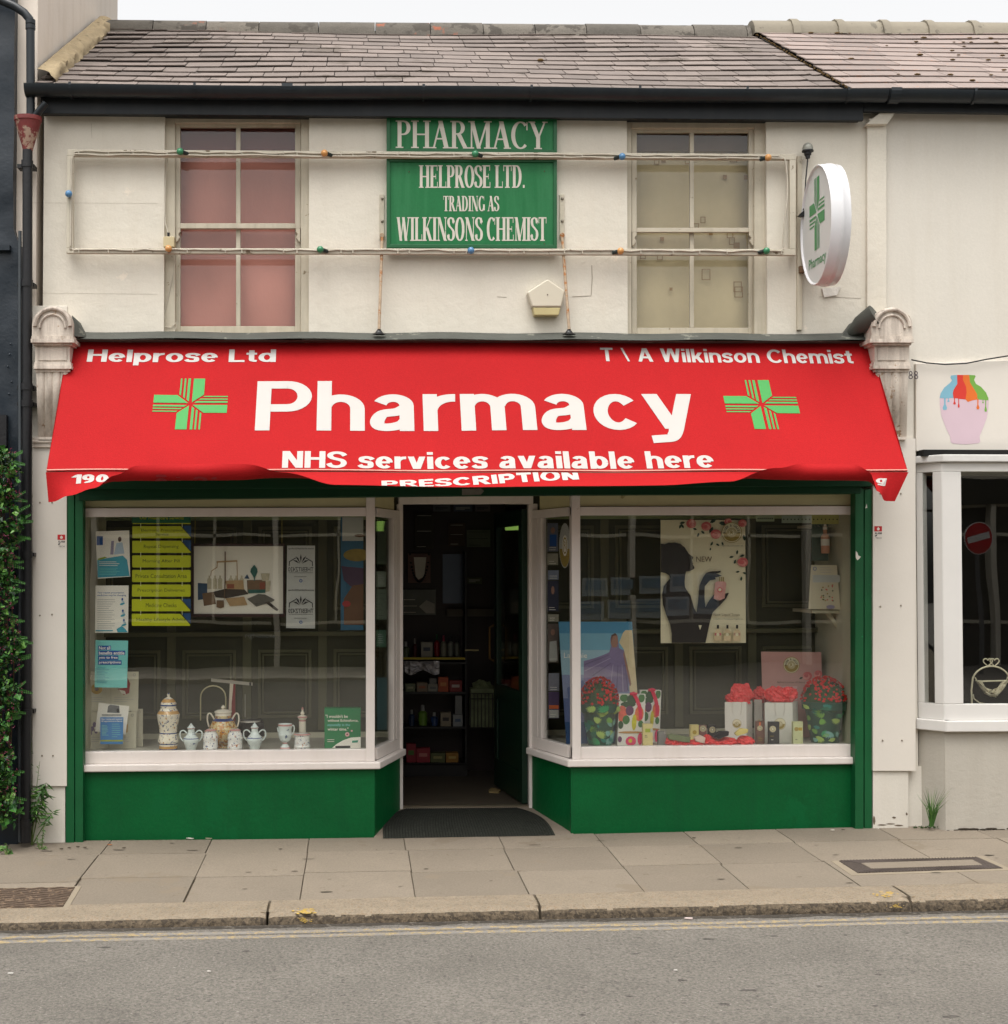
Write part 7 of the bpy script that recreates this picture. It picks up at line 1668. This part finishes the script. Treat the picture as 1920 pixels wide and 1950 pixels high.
# ------------------------------------------------------------------ neighbour's window ornament and the street behind the camera
wire = mat('cream_wire', (206, 196, 168), .5, .06, 20)
hb = thing('wire_ornament', 'cream wire cradle with two hearts standing in the bay window', 'ornament', P(1890, 1342, .12)); Y = .12
W_ = lambda x, y: P(1640+x/3.718, 1180+y/3.718, Y)
d = MB(); d.tube([W_(785, 595), W_(782, 500), W_(790, 430)]+[W_(922+135*math.cos(R(a)), 445-115*math.sin(R(a))) for a in range(165, 5, -12)]+[W_(1058, 440), W_(1062, 500), W_(1060, 595)], .006, wire, 8); d.build('arch', hb, smooth=60)
for s in (-1, 1):
    d = MB(); cx = 922+s*24
    d.tube([W_(cx+34*(16*math.sin(t_)**3)/17, 300-34*(13*math.cos(t_)-5*math.cos(2*t_)-2*math.cos(3*t_)-math.cos(4*t_))/17+0) for t_ in [2*math.pi*i/28 for i in range(29)]], .004, wire, 6, False); d.build('heart', hb, smooth=60)
d = MB(); rr = random.Random(31)
for i in range(16):
    a0 = rr.uniform(820, 850); b0 = rr.uniform(1015, 1040); s = rr.uniform(60, 112)
    d.tube([W_(a0+(b0-a0)*t_/10, 432+s*math.sin(math.pi*t_/10)+rr.uniform(-3, 3)) + Vector((0, rr.uniform(-.03, .03), 0)) for t_ in range(11)], .0028, wire, 5)
d.tube([W_(808, 410), W_(820, 438), W_(1030, 432), W_(1040, 405)], .005, wire, 6); d.build('woven_cradle', hb)
d = MB(); d.tube([W_(795, 530), W_(800, 560), W_(840, 590), W_(900, 600)], .004, wire, 6); d.build('scroll', hb)
ob = thing('terrace_building', 'dark fronted shop terrace across the street, seen only as reflections in the panes', 'building', (0, -14, 0))
YO = -13.6; YV = .16-YO
def OP(x, y): p = P(x, y, YV); return Vector((p.x, YO, p.z))
o_w = mat('opposite_cream_wall', (228, 218, 200), .8, .05, 3); o_d = mat('opposite_dark_front', (46, 46, 36), .6, .1, 3)
d = MB(); d.box(-14, 14, YO-6, YO-.15, 3.2, 5.6, o_w); d.box(-14, 14, YO-6, YO-.3, -.1, 3.2, o_d); d.build('wall', ob)
for i in range(9):
    x = -12+i*3.0; d = MB(); d.box(x-.5, x+.5, YO-.148, YO-.10, 3.7, 5.0, mat('opposite_pane', (40, 44, 48), .15)); d.build('window', ob)
    d = MB(); d.box(x-1.40, x-1.31, YO-.3, YO-.1, -.1, 3.2, mat('opposite_pilaster', (206, 200, 184), .7)); d.build('pilaster', ob)
    d = MB(); w_ = mat('opposite_frame', (196, 190, 170), .6)
    for z_ in (.75, 2.2, 2.7): d.box(x-1.3, x+1.55, YO-.3, YO-.2, z_, z_+.05, w_)
    for q_ in (-.35, .6): d.box(x+q_, x+q_+.04, YO-.3, YO-.2, .8, 2.7, w_)
    d.build('shop_window_frame', ob)
d = MB(); d.box(-14, 14, YO-.3, YO-.05, 2.75, 3.2, o_d); d.box(-14, 14, YO-.16, YO+.05, 5.5, 5.7, o_w); d.build('shop_fascia', ob)
for r_ in range(2):
    for i in range(5):
        x = 1112+i*55-(8 if r_ else 0); y = 1102-3*i+46*r_
        d = MB(); a, b = OP(x, y+36), OP(x+47, y)
        d.prism([(a.x, YO-.1, a.z), (b.x, YO-.1, a.z), (b.x, YO-.1, b.z), (a.x, YO-.1, b.z)], (0, -.03, 0), mat('sale_card_frame', (150, 160, 164), .5)); d.prism([(a.x+.04, YO-.098, a.z+.1), (b.x-.04, YO-.098, a.z+.1), (b.x-.04, YO-.098, b.z-.04), (a.x+.04, YO-.098, b.z-.04)], (0, .01, 0), mat('sale_card_photo', (92, 120, 140), .5, .3, 4)); d.build('sale_card', ob)
d = MB(); a, b = OP(468, 1217), OP(520, 1205); words(d, 'rightmove', lambda u, v: Vector((b.x+(a.x-b.x)*(1-u) if 0 else a.x+(b.x-a.x)*u, YO-.09, a.z+(b.z-a.z)*v)), mat('opposite_lettering', (190, 196, 196), .5), .01); d.build('lettering', ob)
mb = MB(); mb.box(-30, 30, YO-.3, YO+2.0, -.12, .02, mat('opposite_paving', (176, 168, 152), .9, .06, 3)); struct(mb, 'far_pavement', 'pavement across the street, seen only in reflections', 'pavement')
YN = -12.2; YNV = -.25-YN
ns = thing('no_entry_sign', 'round red no entry road sign on a grey pole, seen mirrored in the bay window', 'road sign', (P(1866, 1026, YNV).x, YN, 0))
c = P(1866, 1026, YNV); c = Vector((c.x, YN, c.z)); r_ = 30*(YNV+8.5)/FPX; n = 36
ring_ = lambda q, dy: [(c.x+q*math.cos(2*math.pi*i/n), YN+dy, c.z+q*math.sin(2*math.pi*i/n)) for i in range(n)]
d = MB(); d.prism(ring_(r_, 0), (0, -.02, 0), mat('road_sign_white', (214, 212, 208), .4)); d.poly(ring_(r_*.95, .002), mat('road_sign_red', (184, 24, 32), .4)); t_ = R(13); e1 = Vector((math.cos(t_), 0, math.sin(t_))); e2 = Vector((-math.sin(t_), 0, math.cos(t_)))
d.poly([c+Vector((0, .004, 0))+e1*r_*.8*a+e2*r_*.19*b for a, b in ((-1, -1), (1, -1), (1, 1), (-1, 1))], MATS['road_sign_white']); d.build('disc', ns)
d = MB(); d.tube([(c.x, YN-.05, -.1), (c.x, YN-.05, c.z+r_)], .035, mat('grey_pole', (90, 92, 92), .5), 10); d.build('pole', ns)

ALB = .8
# ------------------------------------------------------------------ covers, plants, litter
iron = mat('rusty_cast_iron', (84, 68, 54), .65, .15, 20, .4, 60, wear=((112, 94, 76), .56, 30))
def inset(mb, c4, h, m): mb.prism([v+Vector((0, 0, h)) for v in c4], (0, 0, -.02), m)
t = thing('manhole_cover', 'rusty patterned cast iron cover in the pavement at the left edge', 'manhole cover', PG(60, 1710))
q = [PG(x, y) for x, y in ((155, 1689), (130, 1731))]; q = [q[0], q[1], q[1]+Vector((-.62, 0, -.009)), q[0]+Vector((-.62, 0, -.009))]
d = MB(); inset(d, q, .004, mat('concrete_surround', (146, 134, 115), .85, .06, 8)); d.build('surround', t)
cen = sum(q, Vector())/4; q2 = [cen+(v-cen)*.90 for v in q]
d = MB(); inset(d, q2, .007, iron)
for i in range(9):
    v_ = (i+.5)/9; pts = []
    for k in range(50):
        u = k/49; a = q2[0]+(q2[3]-q2[0])*u; b = q2[1]+(q2[2]-q2[1])*u; vv = min(.97, max(.03, v_+.03*math.sin(u*34+i))); pts.append(a+(b-a)*vv+Vector((0, 0, .008)))
    d.tube(pts, .0045, iron, 5)
d.build('lid', t)
t = thing('manhole_cover', 'paving filled cover with dark ribbed frame in the pavement at the right', 'manhole cover', PG(1750, 1650))
o4 = [PG(x, y) for x, y in ((1598, 1641), (1862, 1634), (1910, 1655), (1634, 1664))]; cen = sum(o4, Vector())/4
s4 = [PG(x, y) for x, y in ((1582, 1640), (1872, 1631), (1930, 1658), (1622, 1668))]
d = MB(); inset(d, s4, .003, MATS['concrete_surround']); d.build('surround', t)
dkiron = mat('dark_ribbed_iron', (74, 64, 58), .7, .2, 60, .8, 90)
d = MB(); inset(d, o4, .006, dkiron)
i4 = [PG(x, y) for x, y in ((1640, 1646), (1852, 1639.5), (1872, 1650), (1660, 1657))]
for k in range(44):
    for (a, b, e, f_) in ((o4[0], o4[1], i4[0], i4[1]), (o4[3], o4[2], i4[3], i4[2])):
        u = (k+.5)/44; p_ = a+(b-a)*u; r2 = e+(f_-e)*u; d.tube([p_+Vector((0, 0, .007)), r2+Vector((0, 0, .007))], .003, dkiron, 4)
d.build('frame', t); d = MB(); inset(d, i4, .008, mat('cover_infill', (132, 121, 106), .9, .08, 40, .5, 80)); d.build('infill', t)
# leaves
def leafq(mb, o, dr, l, w, m, nrm=None):
    dr = Vector(dr).normalized(); s = dr.cross(Vector(nrm) if nrm else Vector((random.uniform(-1, 1), random.uniform(-1, 1), random.uniform(-1, 1)))).normalized(); k = dr.cross(s)*l*.12
    mb.add([o, o+dr*l*.35+s*w, o+dr*l, o+dr*l*.35-s*w, o+dr*l*.4+k], [[0, 1, 4], [1, 2, 4], [2, 3, 4], [3, 0, 4]], m)
iv = thing('climbing_plant', 'dense green climber with small pink flowers down the left edge', 'plant', P(15, 1570, -.2))
ivg = [mat('ivy_leaf_%d' % i, c, .5, .2, 30) for i, c in enumerate(((34, 82, 28), (58, 112, 38), (16, 46, 18), (92, 136, 58)))]
rr = random.Random(11); random.seed(12)
d = MB(); st = MB(); fl = MB()
x_l = P(-90, 1200, -.2).x
for k in range(5200):
    y = 852+715*rr.random(); edge = 30+8*math.sin(y*.021)+8*math.sin(y*.057+1)-(max(0, y-1500)*.25)-max(0, 868-y)*.6
    x = -60+(edge+60)*rr.random()**.75; o = P(x, y, -.17-.16*rr.random())
    a = rr.uniform(0, 6.28); dr = (math.cos(a)*.8, -.5-rr.random()*.5, math.sin(a)*.7-.2); l = rr.choice((rr.uniform(.014, .03), rr.uniform(.02, .045), rr.uniform(.035, .062)))
    if mnoise.noise(Vector((x*.06, y*.03, 0))) < -.28: continue
    leafq(d, o, dr, l, l*rr.uniform(.25, .48), rr.choice(ivg))
for k in range(46):                                 # feathery sprays beyond the edge
    y = 860+690*rr.random(); edge = 34+9*math.sin(y*.021)+7*math.sin(y*.057+1)-(max(0, y-1500)*.25); o = P(edge-8, y, -.26); dx = rr.uniform(.04, .09); dz = rr.uniform(-.02, .04)
    for i in range(8):
        p_ = o+Vector((dx*i/7, -.02*i/7, dz*i/7))
        for s in (-1, 1): leafq(d, p_, (.5, -.2, s), .018*(1-.07*i), .005, ivg[1], (0, 1, 0))
for k in range(260):
    y = 855+700*rr.random(); edge = 32+9*math.sin(y*.021); x = -30+(edge+34)*rr.random()**.6; o = P(x, y, -.30-.05*rr.random())
    for i in range(4): a = rr.uniform(0, 6.28); leafq(fl, o+Vector((rr.uniform(-.008, .008), 0, rr.uniform(-.01, .01))), (math.cos(a), -.6, math.sin(a)), .009, .004, mat('pink_blossom', (120, 36, 66), .5, .2, 40))
for k in range(14):
    x = rr.uniform(-40, 26); st.tube([P(x+4*math.sin(i*.9+k), 1560-i*70, -.15) for i in range(11)], .004, mat('brown_stem', (84, 66, 44), .8), 5)
d.build('foliage', iv); fl.build('blossom', iv); st.build('stem', iv)
wd = [mat('weed_leaf_%d' % i, c, .55, .15, 30) for i, c in enumerate(((74, 118, 50), (100, 140, 66), (56, 96, 40)))]; stem_m = mat('weed_stem', (96, 116, 60), .6)
def weed(name, label, base, stems, cat='plant'):
    t = thing(name, label, cat, base); s_ = MB(); l_ = MB()
    for tip, bend, n, ll, lw, start in stems:
        b = Vector(base); tp = Vector(tip); mid = (b+tp)/2+Vector(bend); pts = [b*(1-u)**2+mid*2*u*(1-u)+tp*u*u for u in [i/10 for i in range(11)]]
        s_.tube(pts, [.0045-.0032*i/10 for i in range(11)], stem_m, 6)
        for k in range(n):
            u = start+(1-start)*k/n; i = min(9, int(u*10)); o = pts[i]+(pts[i+1]-pts[i])*(u*10-i); a = rr.uniform(0, 6.28)
            leafq(l_, o, (math.cos(a), math.sin(a)*.6-.5, rr.uniform(-.9, .35)), ll*rr.uniform(.6, 1.1), lw, rr.choice(wd))
    s_.build('stem', t); l_.build('leaves', t)
B = P(60, 1612, -.09); Yw = -.12
weed('tall_weed', 'tall leggy weed with narrow leaves at the foot of the left pilaster', B, [(P(60, 1414, -.1), (-.01, 0, 0), 34, .022, .003, .3), (P(88, 1490, Yw), (.0, -.02, .03), 60, .085, .0065, .42), (P(80, 1500, Yw), (-.02, -.02, .02), 40, .08, .006, .45), (P(102, 1545, Yw), (.03, -.02, .06), 22, .07, .006, .5), (P(76, 1450, -.1), (-.01, 0, 0), 14, .03, .003, .4)])
weed('small_weed', 'tiny feathery weed on the pavement beside the tall weed', P(78, 1624, -.2), [(P(84, 1570, -.2), (0, 0, 0), 26, .025, .004, .1), (P(70, 1590, -.2), (-.01, 0, 0), 12, .02, .004, .2), (P(88, 1612, -.22), (.01, 0, .01), 12, .02, .004, .2)])
weed('seedling', 'round leaved seedling at the bottom of the left edge', PG(12, 1628), [(P(4, 1612, -.32), (0, 0, 0), 5, .035, .014, .5), (P(20, 1615, -.32), (0, 0, 0), 5, .035, .014, .5), (P(12, 1606, -.32), (0, 0, 0), 4, .03, .012, .6)])
t = thing('tufted_weed', 'green grassy tuft growing against the grey bay base', 'plant', P(1774, 1572, -.12)); d = MB(); b = P(1774, 1574, -.14)
for k in range(60):
    a = rr.uniform(-1, 1); h = rr.uniform(.10, .27); tip = b+Vector((a*.10*h/.2+rr.uniform(-.01, .01), rr.uniform(-.06, .01), h)); m1 = b+(tip-b)*.5+Vector((-a*.015, 0, .02)); w = Vector((.0022, 0, 0)); o = b+Vector((rr.uniform(-.012, .012), rr.uniform(-.01, .01), 0))
    d.add([o-w, o+w, m1+w*.8, m1-w*.8, tip], [[0, 1, 2, 3], [3, 2, 4]], rr.choice(wd))
for k in range(60):
    o = P(1738+rr.uniform(0, 50), 1576, -.06)+Vector((0, rr.uniform(-.03, .0), 0)); leafq(d, o, (rr.uniform(-1, 1), -.5, rr.uniform(.2, 1)), .022, .004, wd[2])
d.build('blades', t)
# scraps on the ground
def scrap(x, y, lab, c, w, h, name='litter', f=gz, grp='litter scraps on the ground'):
    o = PG(x, y, f); d = MB(); a = rr.uniform(-.4, .4); u = Vector((math.cos(a), math.sin(a), 0)); v = Vector((-math.sin(a), math.cos(a), 0))
    pts = [o-u*w-v*h*.5, o+u*w*.8-v*h, o+u*w+v*h*.6, o-u*w*.4+v*h, o-u*w*1.1+v*h*.3]; d.prism([q+Vector((0, 0, .006)) for q in pts], (0, 0, .004), mat('litter_%d_%d_%d' % c, c, .7)); single(d, name, lab, 'litter', grp)
scrap(1312, 1752, 'white crumpled scrap in the gutter below the right window', (214, 196, 190), .02, .012, f=rz)
scrap(209, 1611, 'orange cigarette end on the pavement near the left guide', (176, 112, 70), .014, .005); scrap(362, 1599, 'white paint flake at the foot of the green panel', (206, 200, 190), .024, .010); scrap(398, 1599, 'pale flake right of the white paint flake', (170, 156, 136), .02, .006)
scrap(1586, 1583, 'white scrap at the foot of the right shutter guide', (200, 196, 186), .012, .008); scrap(20, 1857, 'white speck on the road at lower left', (210, 206, 200), .012, .006, f=rz); scrap(398, 1853, 'white speck on the road left of centre', (206, 200, 192), .009, .005, f=rz); scrap(1287, 1851, 'white speck on the road right of centre', (206, 200, 192), .008, .005, f=rz)
for x, y in ((117, 1619), (132, 1617), (148, 1615), (162, 1616), (1606, 1582), (1322, 1598), (236, 1617)):  # leaf crumbs along the foot of the shop
    scrap(x, y, 'small dark bark crumb along the foot of the shop front', (70, 58, 46), .010, .006, 'leaf_crumb', grp='crumbs along the shop foot')
